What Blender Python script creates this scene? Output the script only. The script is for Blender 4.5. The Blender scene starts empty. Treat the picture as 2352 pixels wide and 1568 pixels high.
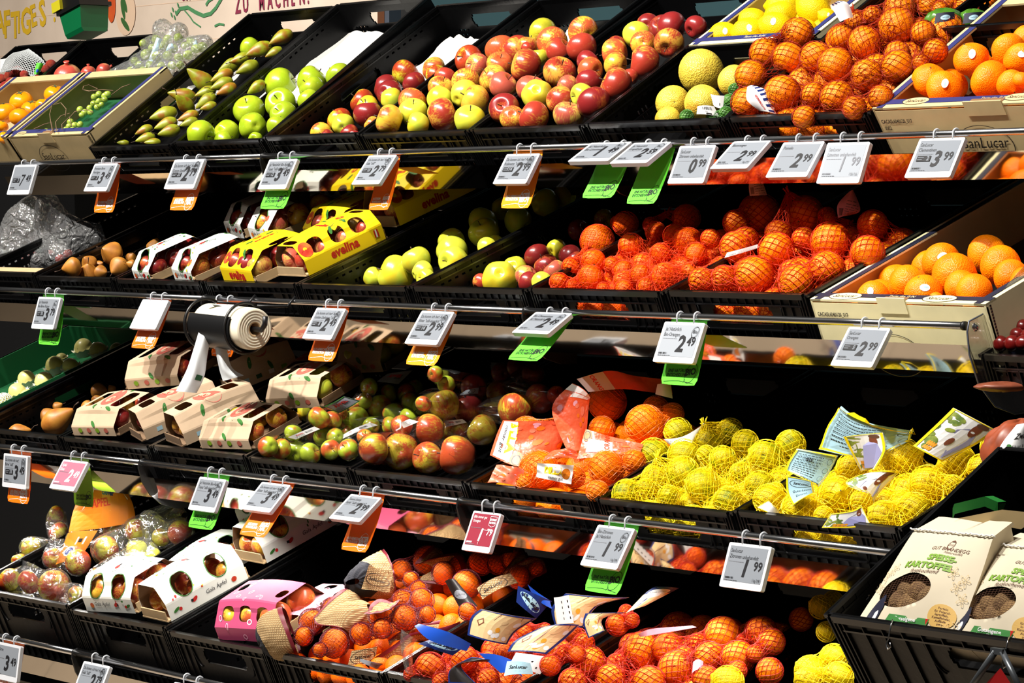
import bpy, bmesh, math, random
import numpy as np
from mathutils import Vector, Matrix

random.seed(7)
scn = bpy.context.scene
col = scn.collection
V = Vector
R = math.radians

# ------------------------------------------------------------------ camera
W_PX, H_PX, F_PX = 2352.0, 1568.0, 7553.8
CAM = V((6.5324, -4.22038, 1.6))
YAW, PITCH = 0.92261, -0.03722
cam_d = bpy.data.cameras.new('camera')
cam_d.sensor_width = 36.0
cam_d.lens = F_PX * 36.0 / W_PX
cam_d.clip_end = 60
cam_o = bpy.data.objects.new('camera', cam_d)
cam_o.location = CAM
cam_o.rotation_euler = (math.pi / 2 + PITCH, 0, YAW)
col.objects.link(cam_o)
scn.camera = cam_o
FW = V((-math.sin(YAW) * math.cos(PITCH), math.cos(YAW) * math.cos(PITCH), math.sin(PITCH)))
RT = V((math.cos(YAW), math.sin(YAW), 0))
UP = RT.cross(FW)

def ray(px, py):
    return FW + RT * ((px - W_PX / 2) / F_PX) - UP * ((py - H_PX / 2) / F_PX)
def onY(px, py, Y):
    v = ray(px, py); return CAM + v * ((Y - CAM.y) / v.y)
def onX(px, py, X):
    v = ray(px, py); return CAM + v * ((X - CAM.x) / v.x)
def onZ(px, py, Z):
    v = ray(px, py); return CAM + v * ((Z - CAM.z) / v.z)
def proj(P):
    v = P - CAM; z = v.dot(FW)
    return (W_PX / 2 + F_PX * v.dot(RT) / z, H_PX / 2 - F_PX * v.dot(UP) / z, F_PX / z)

# ------------------------------------------------------------------ world, exposure, ceiling spots
scn.view_settings.view_transform = 'Standard'
scn.view_settings.look = 'None'
scn.view_settings.gamma = 1.0
scn.view_settings.exposure = 0.0
scn.view_settings.use_curve_mapping = False
world = bpy.data.worlds.new('shop_air'); scn.world = world
world.use_nodes = True
world.node_tree.nodes['Background'].inputs[0].default_value = (1.0, 0.95, 0.88, 1)
world.node_tree.nodes['Background'].inputs[1].default_value = 0.035

SPOTS = [(-2.6, .62), (-1.35, .72), (-0.1, .88), (1.15, 1.05), (2.4, 1.0), (3.65, .5)]
for sx, sp in SPOTS:
    ld = bpy.data.lights.new('ceiling_spot', 'SPOT')
    ld.energy = 840 * sp
    ld.spot_size = R(66); ld.spot_blend = 0.6
    ld.shadow_soft_size = 0.05
    ld.color = (1.0, 0.955, 0.89)
    lo = bpy.data.objects.new('ceiling_spot', ld)
    lo.location = (sx, -2.75, 4.9)
    tgt = V((sx + 0.05, -0.15, 1.25))
    lo.rotation_euler = (tgt - V(lo.location)).to_track_quat('-Z', 'Y').to_euler()
    col.objects.link(lo)
ad = bpy.data.lights.new('aisle_panel', 'AREA')
ad.shape = 'RECTANGLE'; ad.size = 5.0; ad.size_y = 0.5; ad.energy = 11; ad.color = (1, .95, .9)
ao = bpy.data.objects.new('aisle_panel', ad)
ao.location = (2.0, -3.4, 3.7)
ao.rotation_euler = (V((1.0, 0.0, 1.0)) - V(ao.location)).to_track_quat('-Z', 'Y').to_euler()
col.objects.link(ao)

for lx, le in ((-.9, 1.0), (.1, 1.2), (1.1, 1.2), (2.1, 1.2)):       # light strip behind the mirrored edge of the third shelf
    ld = bpy.data.lights.new('under_shelf_strip', 'AREA'); ld.shape = 'RECTANGLE'; ld.size = .9; ld.size_y = .012; ld.energy = 4.2 * le; ld.color = (1, .95, .88)
    lo = bpy.data.objects.new('under_shelf_strip', ld); lo.location = (lx, -.318, .965); lo.rotation_euler = (R(14), 0, 0); col.objects.link(lo)
# ------------------------------------------------------------------ object helpers
WM = {}          # world matrix of every root, kept here because nothing is evaluated while building
FRUIT_COUNT = {}
def tag(o, label=None, cat=None, group=None, kind=None):
    if label: o['label'] = label
    if cat: o['category'] = cat
    if group: o['group'] = group
    if kind: o['kind'] = kind
    return o
def empty(name, M, label=None, cat=None, group=None):
    o = bpy.data.objects.new(name, None)
    if not isinstance(M, Matrix): M = Matrix.Translation(M)
    o.matrix_world = M; o.empty_display_size = .05
    col.objects.link(o); WM[o.name] = M.copy()
    return tag(o, label, cat, group)
def frame_matrix(o, ex, ey, ez):
    M = Matrix.Identity(4)
    for i, e in enumerate((ex, ey, ez)):
        M[0][i], M[1][i], M[2][i] = e.x, e.y, e.z
    M[0][3], M[1][3], M[2][3] = o.x, o.y, o.z
    return M

class MB:
    """collects geometry in world (or local) space and links it as one mesh object"""
    def __init__(s): s.v = []; s.f = []; s.m = []; s.mats = []; s.cur = 0; s.sm = []; s.smooth = False
    def mat(s, m):
        if m not in s.mats: s.mats.append(m)
        s.cur = s.mats.index(m); return s
    def add(s, vs, fs, smooth=None):
        b = len(s.v); s.v += [tuple(p) for p in vs]
        for f in fs:
            s.f.append([b + i for i in f]); s.m.append(s.cur); s.sm.append(s.smooth if smooth is None else smooth)
    def box(s, o, ex, ey, ez):
        o, ex, ey, ez = V(o), V(ex), V(ey), V(ez)
        p = [o, o + ex, o + ex + ey, o + ey]; p += [q + ez for q in p]
        fs = [(0, 3, 2, 1), (4, 5, 6, 7), (0, 1, 5, 4), (1, 2, 6, 5), (2, 3, 7, 6), (3, 0, 4, 7)]
        if ex.cross(ey).dot(ez) < 0: fs = [f[::-1] for f in fs]
        s.add(p, fs, False)
    def abox(s, x0, x1, y0, y1, z0, z1):
        s.box((x0, y0, z0), (x1 - x0, 0, 0), (0, y1 - y0, 0), (0, 0, z1 - z0))
    def tube(s, pts, r, n=8, cap=True):
        pts = [V(p) for p in pts]; rs = r if isinstance(r, (list, tuple)) else [r] * len(pts)
        rings = []; prev = None
        for i, p in enumerate(pts):
            t = (pts[min(i + 1, len(pts) - 1)] - pts[max(i - 1, 0)]).normalized()
            if prev is None:
                a = t.cross(V((0, 0, 1)));
                if a.length < .1: a = t.cross(V((1, 0, 0)))
                a.normalize()
            else:
                a = (prev - t * prev.dot(t)).normalized()
            prev = a; b = t.cross(a)
            rings.append([p + (a * math.cos(2 * math.pi * k / n) + b * math.sin(2 * math.pi * k / n)) * rs[i] for k in range(n)])
        vs = [q for rg in rings for q in rg]; fs = []
        for i in range(len(pts) - 1):
            for k in range(n):
                k2 = (k + 1) % n
                fs.append((i * n + k, i * n + k2, (i + 1) * n + k2, (i + 1) * n + k))
        if cap: fs.append(tuple(range(n))[::-1]); fs.append(tuple((len(pts) - 1) * n + k for k in range(n)))
        s.add(vs, fs, True)
    def lathe(s, prof, o=(0, 0, 0), n=24, ax=None):
        """prof: list of (radius, height)"""
        o = V(o)
        if ax is None: a, b, c = V((1, 0, 0)), V((0, 1, 0)), V((0, 0, 1))
        else:
            c = V(ax).normalized(); a = c.orthogonal().normalized(); b = c.cross(a)
        vs = []; fs = []
        for (r, h) in prof:
            for k in range(n):
                t = 2 * math.pi * k / n
                vs.append(o + (a * math.cos(t) + b * math.sin(t)) * r + c * h)
        for i in range(len(prof) - 1):
            for k in range(n):
                k2 = (k + 1) % n
                fs.append((i * n + k, i * n + k2, (i + 1) * n + k2, (i + 1) * n + k))
        s.add(vs, fs, True)
    def grid(s, P, closed_u=False, skip=None):
        """P[i][j] -> points"""
        n, m = len(P), len(P[0]); vs = [q for row in P for q in row]; fs = []
        for i in range(n - (0 if closed_u else 1)):
            i2 = (i + 1) % n
            for j in range(m - 1):
                if skip and skip(i, j): continue
                fs.append((i * m + j, i2 * m + j, i2 * m + j + 1, i * m + j + 1))
        s.add(vs, fs)
    def mesh(s, name, M=None):
        me = bpy.data.meshes.new(name)
        if M is None: me.from_pydata(s.v, [], s.f)
        else:
            Mi = M.inverted(); me.from_pydata([tuple(Mi @ V(p)) for p in s.v], [], s.f)
        for m in s.mats: me.materials.append(m)
        if s.mats: me.polygons.foreach_set('material_index', s.m)
        me.polygons.foreach_set('use_smooth', s.sm)
        me.update(); return me
    def build(s, name, parent=None, label=None, cat=None, group=None, kind=None, mat=None):
        if mat is not None: s.mats = [mat]; s.m = [0] * len(s.f)
        if parent is not None:
            M = WM[parent.name]; o = bpy.data.objects.new(name, s.mesh(name, M))
            col.objects.link(o); o.parent = parent; WM[o.name] = M
        else:
            a = np.array(s.v); c = (a.min(0) + a.max(0)) / 2; c[2] = a[:, 2].min()
            M = Matrix.Translation(V(c)); o = bpy.data.objects.new(name, s.mesh(name, M))
            o.matrix_world = M; col.objects.link(o); WM[o.name] = M
        return tag(o, label, cat, group, kind)
def inst(name, me, parent, label=None):
    """mesh given in the parent's local space"""
    o = bpy.data.objects.new(name, me); col.objects.link(o); o.parent = parent; WM[o.name] = WM[parent.name]
    if label: o['label'] = label
    return o

# ------------------------------------------------------------------ materials
def srgb(r, g, b):
    f = lambda c: (c / 255 / 12.92) if c / 255 <= .04045 else ((c / 255 + .055) / 1.055) ** 2.4
    return (f(r), f(g), f(b), 1)
MATS = {}
def new_mat(name):
    m = bpy.data.materials.new(name); m.use_nodes = True
    nt = m.node_tree; b = nt.nodes['Principled BSDF']; return m, nt, b
def pm(name, c, rough=.5, metal=0, spec=.5, coat=0, noise=None, bump=None, trans=0, c2=None, emit=0):
    if name in MATS: return MATS[name]
    m, nt, b = new_mat(name); c = srgb(*c)
    b.inputs['Base Color'].default_value = c; b.inputs['Roughness'].default_value = rough
    b.inputs['Metallic'].default_value = metal; b.inputs['Specular IOR Level'].default_value = spec
    b.inputs['Coat Weight'].default_value = coat; b.inputs['Coat Roughness'].default_value = .12
    tc = None
    if noise or bump: tc = nt.nodes.new('ShaderNodeTexCoord')
    if noise:
        sc, amt = noise
        n = nt.nodes.new('ShaderNodeTexNoise'); n.inputs['Scale'].default_value = sc; n.inputs['Detail'].default_value = 5
        nt.links.new(tc.outputs['Object'], n.inputs['Vector'])
        mx = nt.nodes.new('ShaderNodeMix'); mx.data_type = 'RGBA'
        d = srgb(*c2) if c2 else tuple(x * (1 - amt) for x in c[:3]) + (1,)
        mx.inputs[6].default_value = c; mx.inputs[7].default_value = d
        rp = nt.nodes.new('ShaderNodeValToRGB'); rp.color_ramp.elements[0].position = .38; rp.color_ramp.elements[1].position = .66
        nt.links.new(n.outputs['Fac'], rp.inputs[0]); nt.links.new(rp.outputs[0], mx.inputs[0])
        nt.links.new(mx.outputs[2], b.inputs['Base Color'])
    if bump:
        sc, st, di = bump
        n = nt.nodes.new('ShaderNodeTexNoise'); n.inputs['Scale'].default_value = sc; n.inputs['Detail'].default_value = 3
        nt.links.new(tc.outputs['Object'], n.inputs['Vector'])
        bp = nt.nodes.new('ShaderNodeBump'); bp.inputs['Strength'].default_value = st; bp.inputs['Distance'].default_value = di
        nt.links.new(n.outputs['Fac'], bp.inputs['Height']); nt.links.new(bp.outputs[0], b.inputs['Normal'])
    MATS[name] = m; return m
def M_(n): return MATS[n]

def fruit_mat(name, base, blush=None, amount=0.0, streak=.5, dots=None, rough=.28, pore=0, c3=None, coat=.25, var=.12, spec=.5):
    """procedural fruit skin: ground colour, blush in patches and streaks from stem to calyx, lenticels, pores"""
    m, nt, b = new_mat(name); L = nt.links.new; N = nt.nodes.new
    tc = N('ShaderNodeTexCoord'); oi = N('ShaderNodeObjectInfo')
    mu = N('ShaderNodeMath'); mu.operation = 'MULTIPLY'; mu.inputs[1].default_value = 61.0; L(oi.outputs['Random'], mu.inputs[0])
    ad = N('ShaderNodeVectorMath'); ad.operation = 'ADD'; L(tc.outputs['Object'], ad.inputs[0]); L(mu.outputs[0], ad.inputs[1])
    cur = None
    # ground colour with slow variation
    n0 = N('ShaderNodeTexNoise'); n0.inputs['Scale'].default_value = 1.3; n0.inputs['Detail'].default_value = 3; L(ad.outputs[0], n0.inputs['Vector'])
    mx = N('ShaderNodeMix'); mx.data_type = 'RGBA'; c = srgb(*base)
    mx.inputs[6].default_value = c; mx.inputs[7].default_value = srgb(*c3) if c3 else tuple(x * .72 for x in c[:3]) + (1,)
    r0 = N('ShaderNodeValToRGB'); r0.color_ramp.elements[0].position = .42; r0.color_ramp.elements[1].position = .68
    L(n0.outputs['Fac'], r0.inputs[0]); L(r0.outputs[0], mx.inputs[0]); cur = mx.outputs[2]
    if blush:
        n1 = N('ShaderNodeTexNoise'); n1.inputs['Scale'].default_value = .85; n1.inputs['Detail'].default_value = 2; L(ad.outputs[0], n1.inputs['Vector'])
        sc = N('ShaderNodeVectorMath'); sc.operation = 'MULTIPLY'; sc.inputs[1].default_value = (7, 7, .8); L(ad.outputs[0], sc.inputs[0])
        n2 = N('ShaderNodeTexNoise'); n2.inputs['Scale'].default_value = 1.6; n2.inputs['Detail'].default_value = 4; L(sc.outputs[0], n2.inputs['Vector'])
        s1 = N('ShaderNodeMath'); s1.operation = 'MULTIPLY_ADD'; s1.inputs[1].default_value = 2.3; L(n1.outputs['Fac'], s1.inputs[0]); s1.inputs[2].default_value = -1.15 + amount
        s2 = N('ShaderNodeMath'); s2.operation = 'MULTIPLY_ADD'; s2.inputs[1].default_value = streak * 1.6; L(n2.outputs['Fac'], s2.inputs[0]); L(s1.outputs[0], s2.inputs[2])
        s3 = N('ShaderNodeMath'); s3.operation = 'SUBTRACT'; L(s2.outputs[0], s3.inputs[0]); s3.inputs[1].default_value = streak * .8
        rv = N('ShaderNodeMath'); rv.operation = 'MULTIPLY_ADD'; L(oi.outputs['Random'], rv.inputs[0]); rv.inputs[1].default_value = .5; L(s3.outputs[0], rv.inputs[2])
        cl = N('ShaderNodeValToRGB'); cl.color_ramp.elements[0].position = .3; cl.color_ramp.elements[1].position = .85
        cl.color_ramp.interpolation = 'EASE'; L(rv.outputs[0], cl.inputs[0])
        m2 = N('ShaderNodeMix'); m2.data_type = 'RGBA'; L(cl.outputs[0], m2.inputs[0]); L(cur, m2.inputs[6]); m2.inputs[7].default_value = srgb(*blush); cur = m2.outputs[2]
    if dots:
        vo = N('ShaderNodeTexVoronoi'); vo.inputs['Scale'].default_value = 11; L(ad.outputs[0], vo.inputs['Vector'])
        rd = N('ShaderNodeValToRGB'); rd.color_ramp.elements[0].position = .06; rd.color_ramp.elements[0].color = (.55, .55, .55, 1)
        rd.color_ramp.elements[1].position = .13; rd.color_ramp.elements[1].color = (0, 0, 0, 1)
        L(vo.outputs['Distance'], rd.inputs[0])
        m3 = N('ShaderNodeMix'); m3.data_type = 'RGBA'; L(rd.outputs[0], m3.inputs[0]); L(cur, m3.inputs[6]); m3.inputs[7].default_value = srgb(*dots); cur = m3.outputs[2]
    hs = N('ShaderNodeHueSaturation'); L(cur, hs.inputs['Color'])
    vv = N('ShaderNodeMath'); vv.operation = 'MULTIPLY_ADD'; L(oi.outputs['Random'], vv.inputs[0]); vv.inputs[1].default_value = var * 2; vv.inputs[2].default_value = 1 - var
    L(vv.outputs[0], hs.inputs['Value']); L(hs.outputs[0], b.inputs['Base Color'])
    b.inputs['Roughness'].default_value = rough; b.inputs['Coat Weight'].default_value = coat; b.inputs['Coat Roughness'].default_value = .18
    b.inputs['Specular IOR Level'].default_value = spec
    if pore:
        vo = N('ShaderNodeTexVoronoi'); vo.inputs['Scale'].default_value = 15; L(ad.outputs[0], vo.inputs['Vector'])
        nn = N('ShaderNodeTexNoise'); nn.inputs['Scale'].default_value = 3; L(ad.outputs[0], nn.inputs['Vector'])
        sm = N('ShaderNodeMath'); sm.operation = 'MULTIPLY_ADD'; L(nn.outputs['Fac'], sm.inputs[0]); sm.inputs[1].default_value = 1.2; L(vo.outputs['Distance'], sm.inputs[2])
        bp = N('ShaderNodeBump'); bp.inputs['Strength'].default_value = pore; bp.inputs['Distance'].default_value = .05
        L(sm.outputs[0], bp.inputs['Height']); L(bp.outputs[0], b.inputs['Normal'])
    MATS[name] = m; return m

def film_mat(name, tint=(1, 1, 1), body=0.05, gl=.14, wr=30, rough=.06, bumpd=.004, gmax=.75):
    """thin clear plastic: see-through, with sharp wrinkled reflections"""
    if name in MATS: return MATS[name]
    m = bpy.data.materials.new(name); m.use_nodes = True; nt = m.node_tree; nt.nodes.clear(); N = nt.nodes.new; L = nt.links.new
    out = N('ShaderNodeOutputMaterial'); tr = N('ShaderNodeBsdfTransparent'); gs = N('ShaderNodeBsdfGlossy'); df = N('ShaderNodeBsdfDiffuse')
    tr.inputs[0].default_value = (*tint, 1); gs.inputs['Roughness'].default_value = rough; df.inputs[0].default_value = (.9, .9, .9, 1)
    tc = N('ShaderNodeTexCoord'); n = N('ShaderNodeTexNoise'); n.inputs['Scale'].default_value = wr; n.inputs['Detail'].default_value = 2; n.inputs['Distortion'].default_value = 1.2
    L(tc.outputs['Object'], n.inputs['Vector'])
    bp = N('ShaderNodeBump'); bp.inputs['Strength'].default_value = 1; bp.inputs['Distance'].default_value = bumpd; L(n.outputs['Fac'], bp.inputs['Height'])
    L(bp.outputs[0], gs.inputs['Normal']); L(bp.outputs[0], df.inputs['Normal'])
    lw = N('ShaderNodeLayerWeight'); lw.inputs['Blend'].default_value = .35; L(bp.outputs[0], lw.inputs['Normal'])
    mr = N('ShaderNodeMapRange'); mr.inputs['To Min'].default_value = gl; mr.inputs['To Max'].default_value = gmax; L(lw.outputs['Fresnel'], mr.inputs[0])
    m1 = N('ShaderNodeMixShader'); m1.inputs[0].default_value = body; L(tr.outputs[0], m1.inputs[1]); L(df.outputs[0], m1.inputs[2])
    m2 = N('ShaderNodeMixShader'); L(mr.outputs[0], m2.inputs[0]); L(m1.outputs[0], m2.inputs[1]); L(gs.outputs[0], m2.inputs[2])
    L(m2.outputs[0], out.inputs['Surface']); MATS[name] = m; return m

def weave_mat(name, c1, c2, scale):
    m, nt, b = new_mat(name); N = nt.nodes.new; L = nt.links.new
    tc = N('ShaderNodeTexCoord'); fac = []
    for ax in ('X', 'Z'):
        w = N('ShaderNodeTexWave'); w.wave_type = 'BANDS'; w.bands_direction = ax; w.inputs['Scale'].default_value = scale
        w.inputs['Distortion'].default_value = .8; L(tc.outputs['Object'], w.inputs['Vector']); fac.append(w.outputs['Fac'])
    mu = N('ShaderNodeMath'); mu.operation = 'MULTIPLY'; L(fac[0], mu.inputs[0]); L(fac[1], mu.inputs[1])
    mx = N('ShaderNodeMix'); mx.data_type = 'RGBA'; L(mu.outputs[0], mx.inputs[0]); mx.inputs[6].default_value = srgb(*c2); mx.inputs[7].default_value = srgb(*c1)
    L(mx.outputs[2], b.inputs['Base Color']); b.inputs['Roughness'].default_value = .9; b.inputs['Specular IOR Level'].default_value = .1
    bp = N('ShaderNodeBump'); bp.inputs['Strength'].default_value = .7; bp.inputs['Distance'].default_value = .002; L(mu.outputs[0], bp.inputs['Height']); L(bp.outputs[0], b.inputs['Normal'])
    MATS[name] = m

fruit_mat('granny', (150, 176, 28), rough=.25, dots=(205, 215, 120), c3=(172, 186, 40), coat=.35)
fruit_mat('golden', (208, 208, 62), blush=(214, 190, 40), amount=.1, streak=.1, dots=(150, 140, 50), c3=(190, 205, 60))
fruit_mat('braeburn', (196, 190, 44), blush=(160, 54, 26), amount=.36, streak=.8, dots=(210, 180, 70))
fruit_mat('gala', (232, 188, 66), blush=(192, 84, 46), amount=.36, streak=.95, dots=(250, 210, 110), c3=(232, 170, 40))
fruit_mat('idared', (226, 164, 62), blush=(166, 54, 38), amount=.52, streak=.95, dots=(235, 150, 80))
fruit_mat('redapple', (196, 96, 44), blush=(134, 34, 34), amount=.72, streak=.7, dots=(220, 120, 70))
fruit_mat('pinkapple', (224, 184, 84), blush=(186, 84, 66), amount=.56, streak=.9, dots=(240, 190, 120))
fruit_mat('greenred', (176, 196, 52), blush=(196, 84, 40), amount=.16, streak=.2, dots=(225, 225, 120))
fruit_mat('bigapple', (196, 176, 52), blush=(176, 70, 36), amount=.42, streak=.85, dots=(235, 190, 90))
fruit_mat('pearskin', (150, 156, 30), blush=(150, 98, 24), amount=.12, streak=.25, dots=(110, 88, 30), rough=.42, coat=.05)
fruit_mat('brownpear', (176, 116, 38), c3=(150, 92, 30), dots=(205, 150, 70), rough=.5, coat=.02)
fruit_mat('kakipear', (190, 128, 48), c3=(168, 100, 34), dots=(120, 80, 30), rough=.45, coat=.02)
fruit_mat('orangeskin', (255, 136, 0), c3=(250, 116, 0), rough=.4, pore=.22, coat=0, var=.06, spec=.3)
fruit_mat('clementineskin', (252, 112, 0), c3=(244, 96, 0), rough=.4, pore=.22, coat=0, var=.07, spec=.3)
fruit_mat('lemonskin', (226, 192, 2), c3=(210, 182, 4), rough=.42, pore=.22, coat=0, var=.06, spec=.3)
fruit_mat('limelemon', (206, 190, 6), blush=(130, 140, 6), amount=.05, streak=.1, rough=.42, pore=.22, coat=0, spec=.3)
fruit_mat('pomeloskin', (238, 208, 70), blush=(226, 160, 44), amount=.12, streak=.05, rough=.42, pore=.25, coat=.05)
fruit_mat('limeskin', (60, 110, 24), c3=(90, 140, 40), rough=.35, pore=.3)
fruit_mat('persimmonskin', (250, 162, 10), c3=(244, 136, 8), rough=.22, coat=.4)
fruit_mat('pomegranateskin', (206, 82, 66), blush=(226, 170, 110), amount=.02, streak=.2, rough=.35)
fruit_mat('whitefruit', (232, 222, 140), c3=(218, 206, 112), dots=(170, 150, 70), rough=.4)
fruit_mat('lycheeskin', (176, 44, 38), c3=(186, 70, 30), rough=.5, pore=.5, coat=.05)
fruit_mat('grapeskin', (178, 196, 84), c3=(154, 176, 60), rough=.22, coat=.3)
fruit_mat('potatoskin', (140, 108, 66), c3=(110, 80, 48), rough=.8, coat=0, pore=.3)
fruit_mat('mangogreen', (216, 202, 38), c3=(190, 190, 50), rough=.35)
pm('stem_brown', (58, 36, 18), .7); pm('stem_green', (84, 88, 30), .7); pm('calyx_green', (70, 76, 40), .8)
pm('crate_black', (6, 6, 7), .36, spec=.22, bump=(60, .25, .002))
pm('crate_rim', (10, 10, 11), .24, spec=.5)
pm('shelf_black', (16, 16, 17), .45)
pm('steel_dark', (30, 30, 32), .35, metal=.3)
pm('mirror_steel', (196, 190, 182), .05, metal=1, bump=(4, .08, .004))
pm('chrome', (214, 215, 218), .2, metal=1)
pm('tag_white', (200, 202, 207), .45, spec=.2)
pm('hook_white', (190, 193, 197), .4)
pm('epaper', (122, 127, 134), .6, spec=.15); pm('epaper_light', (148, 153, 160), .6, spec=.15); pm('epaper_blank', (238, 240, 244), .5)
pm('epaper_pink', (176, 104, 124), .5); pm('epaper_red', (142, 40, 58), .5)
pm('ink', (22, 22, 26), .5); pm('ink_grey', (110, 112, 118), .5); pm('ink_white', (240, 240, 240), .5)
pm('flag_orange', (250, 112, 6), .45); pm('flag_amber', (250, 146, 8), .45); pm('flag_green', (98, 214, 56), .45); pm('flag_dullgreen', (120, 160, 30), .5)
pm('board', (226, 206, 186), .7, noise=(3, .1), c2=(206, 186, 166))
pm('board_yellow', (222, 178, 26), .7); pm('board_purple', (134, 36, 66), .7); pm('board_green', (72, 134, 84), .7); pm('board_leaf', (50, 96, 40), .7)
pm('board_orange', (216, 96, 26), .7, noise=(6, .2), c2=(190, 60, 18)); pm('board_peach', (222, 190, 160), .7)
pm('post_brown', (84, 46, 20), .5); pm('post_grey', (92, 98, 110), .4, metal=.5); pm('teal_glass', (44, 66, 70), .25)
pm('green_plastic', (0, 104, 58), .4); pm('black_plastic', (14, 14, 15), .4); pm('yellow_plastic', (208, 196, 30), .5)
pm('cardboard', (190, 160, 118), .8, noise=(25, .12)); pm('cardboard_dark', (120, 84, 52), .85)
pm('carton_cream', (226, 216, 170), .65, noise=(18, .08)); pm('carton_tan', (196, 172, 124), .7, noise=(18, .1)); pm('carton_blue', (38, 42, 96), .5); pm('carton_navy', (30, 32, 52), .5)
pm('carton_green', (16, 84, 44), .5)
pm('paper_white', (196, 194, 190), .8, bump=(20, .4, .004)); pm('foam_white', (236, 236, 228), .7)
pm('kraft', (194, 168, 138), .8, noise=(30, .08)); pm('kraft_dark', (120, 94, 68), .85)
pm('pack_white', (228, 228, 220), .45); pm('pack_yellow', (244, 208, 20), .4); pm('pack_pink', (178, 70, 108), .45); pm('pack_rose', (232, 170, 190), .5)
pm('p_red', (190, 30, 24), .5); pm('p_apple', (176, 44, 24), .45, noise=(30, .4), c2=(214, 120, 40)); pm('p_green', (50, 110, 40), .5); pm('p_dkgreen', (30, 80, 50), .5); pm('p_applepale', (184, 92, 76), .6)
pm('net_red', (196, 44, 4), .6, spec=.2); pm('net_orange', (226, 66, 18), .6, spec=.2); pm('net_darkred', (140, 34, 0), .6, spec=.2); pm('net_crimson', (178, 34, 10), .5, spec=.3); pm('film_coral', (236, 92, 52), .3, coat=.3, bump=(30, .6, .01), noise=(14, .2), c2=(240, 120, 84)); pm('net_yellow', (250, 222, 20), .5, spec=.3)
pm('net_wine', (104, 16, 34), .5); pm('net_white', (220, 226, 226), .5); pm('net_green', (60, 120, 40), .5); pm('net_lightorange', (240, 120, 30), .4)
weave_mat('burlap', (206, 180, 138), (140, 112, 76), 90); pm('burlap_navy', (22, 24, 34), .9, bump=(300, .6, .002))
pm('bag_paper', (208, 196, 172), .8, noise=(9, .05), bump=(14, .3, .004), spec=.2); pm('bag_paper2', (204, 178, 128), .75)
pm('bag_green', (116, 156, 48), .6); pm('bag_badge', (62, 128, 62), .5); pm('bag_gold', (206, 166, 90), .6); pm('bag_brown', (92, 56, 34), .7)
pm('handle_green', (30, 120, 44), .5); pm('twine', (226, 224, 218), .8)
pm('lb_blue', (24, 44, 110), .35); pm('lb_ltblue', (30, 84, 200), .35); pm('lb_sky', (168, 206, 222), .35); pm('lb_yellow', (244, 216, 24), .35)
pm('lb_violet', (150, 150, 196), .4); pm('lb_skin', (120, 64, 40), .5); pm('lb_tan', (222, 190, 140), .45); pm('lb_brick', (150, 66, 50), .45, noise=(60, .4), c2=(110, 40, 34)); pm('lb_white', (232, 232, 232), .4)
pm('lb_leaf', (84, 110, 40), .5, noise=(60, .4), c2=(150, 160, 60)); pm('lb_amber', (222, 150, 40), .4); pm('lb_dark', (30, 26, 26), .4)
pm('lb_coral', (236, 92, 56), .35, noise=(40, .2), c2=(246, 150, 120)); pm('clever_orange', (206, 116, 26), .35); pm('clever_blue', (28, 48, 120), .35)
pm('roll_cream', (222, 214, 190), .6); pm('poly_white', (206, 210, 212), .4)
pm('floor_tile', (150, 133, 112), .55, noise=(6, .1)); pm('grout', (120, 108, 92), .8)
pm('sign_red', (150, 22, 24), .4); pm('sign_grey', (92, 96, 100), .35, metal=.6); pm('tomato', (96, 14, 12), .25, coat=.3); pm('carrot', (128, 66, 44), .4, noise=(60, .3)); pm('onion', (150, 70, 40), .4, noise=(50, .3))
film_mat('film_clear'); film_mat('film_bag', body=.035, gl=.10, wr=26, rough=.08, bumpd=.012, gmax=.6); film_mat('film_tray', body=.004, gl=.035, wr=14, bumpd=.003, gmax=.35)
film_mat('film_crisp', body=.13, gl=.16, wr=34, rough=.07, bumpd=.02, gmax=.7); film_mat('acrylic', body=.01, gl=.05, wr=1, bumpd=0, rough=.02); film_mat('film_orange', tint=(1, .55, .35), body=.3, gl=.08, wr=20, bumpd=.006)
# ------------------------------------------------------------------ lettering and prints on surfaces
_TXT = {}
def text_geo(body, shear=0.0, bold=0.0):
    key = (body, shear, bold)
    if key in _TXT: return _TXT[key]
    cu = bpy.data.curves.new('t', 'FONT'); cu.body = body; cu.size = 1; cu.shear = shear; cu.resolution_u = 2
    cu.offset = bold; cu.fill_mode = 'FRONT'
    o = bpy.data.objects.new('t', cu); col.objects.link(o)
    dg = bpy.context.evaluated_depsgraph_get(); dg.update()
    me = bpy.data.meshes.new_from_object(o.evaluated_get(dg))
    vs = [(v.co.x, v.co.y) for v in me.vertices]; fs = [tuple(p.vertices) for p in me.polygons]
    bpy.data.objects.remove(o); bpy.data.curves.remove(cu); bpy.data.meshes.remove(me)
    if not vs: vs = [(0, 0)]; fs = []
    xs = [v[0] for v in vs]
    _TXT[key] = (vs, fs, min(xs), max(xs)); return _TXT[key]

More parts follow.
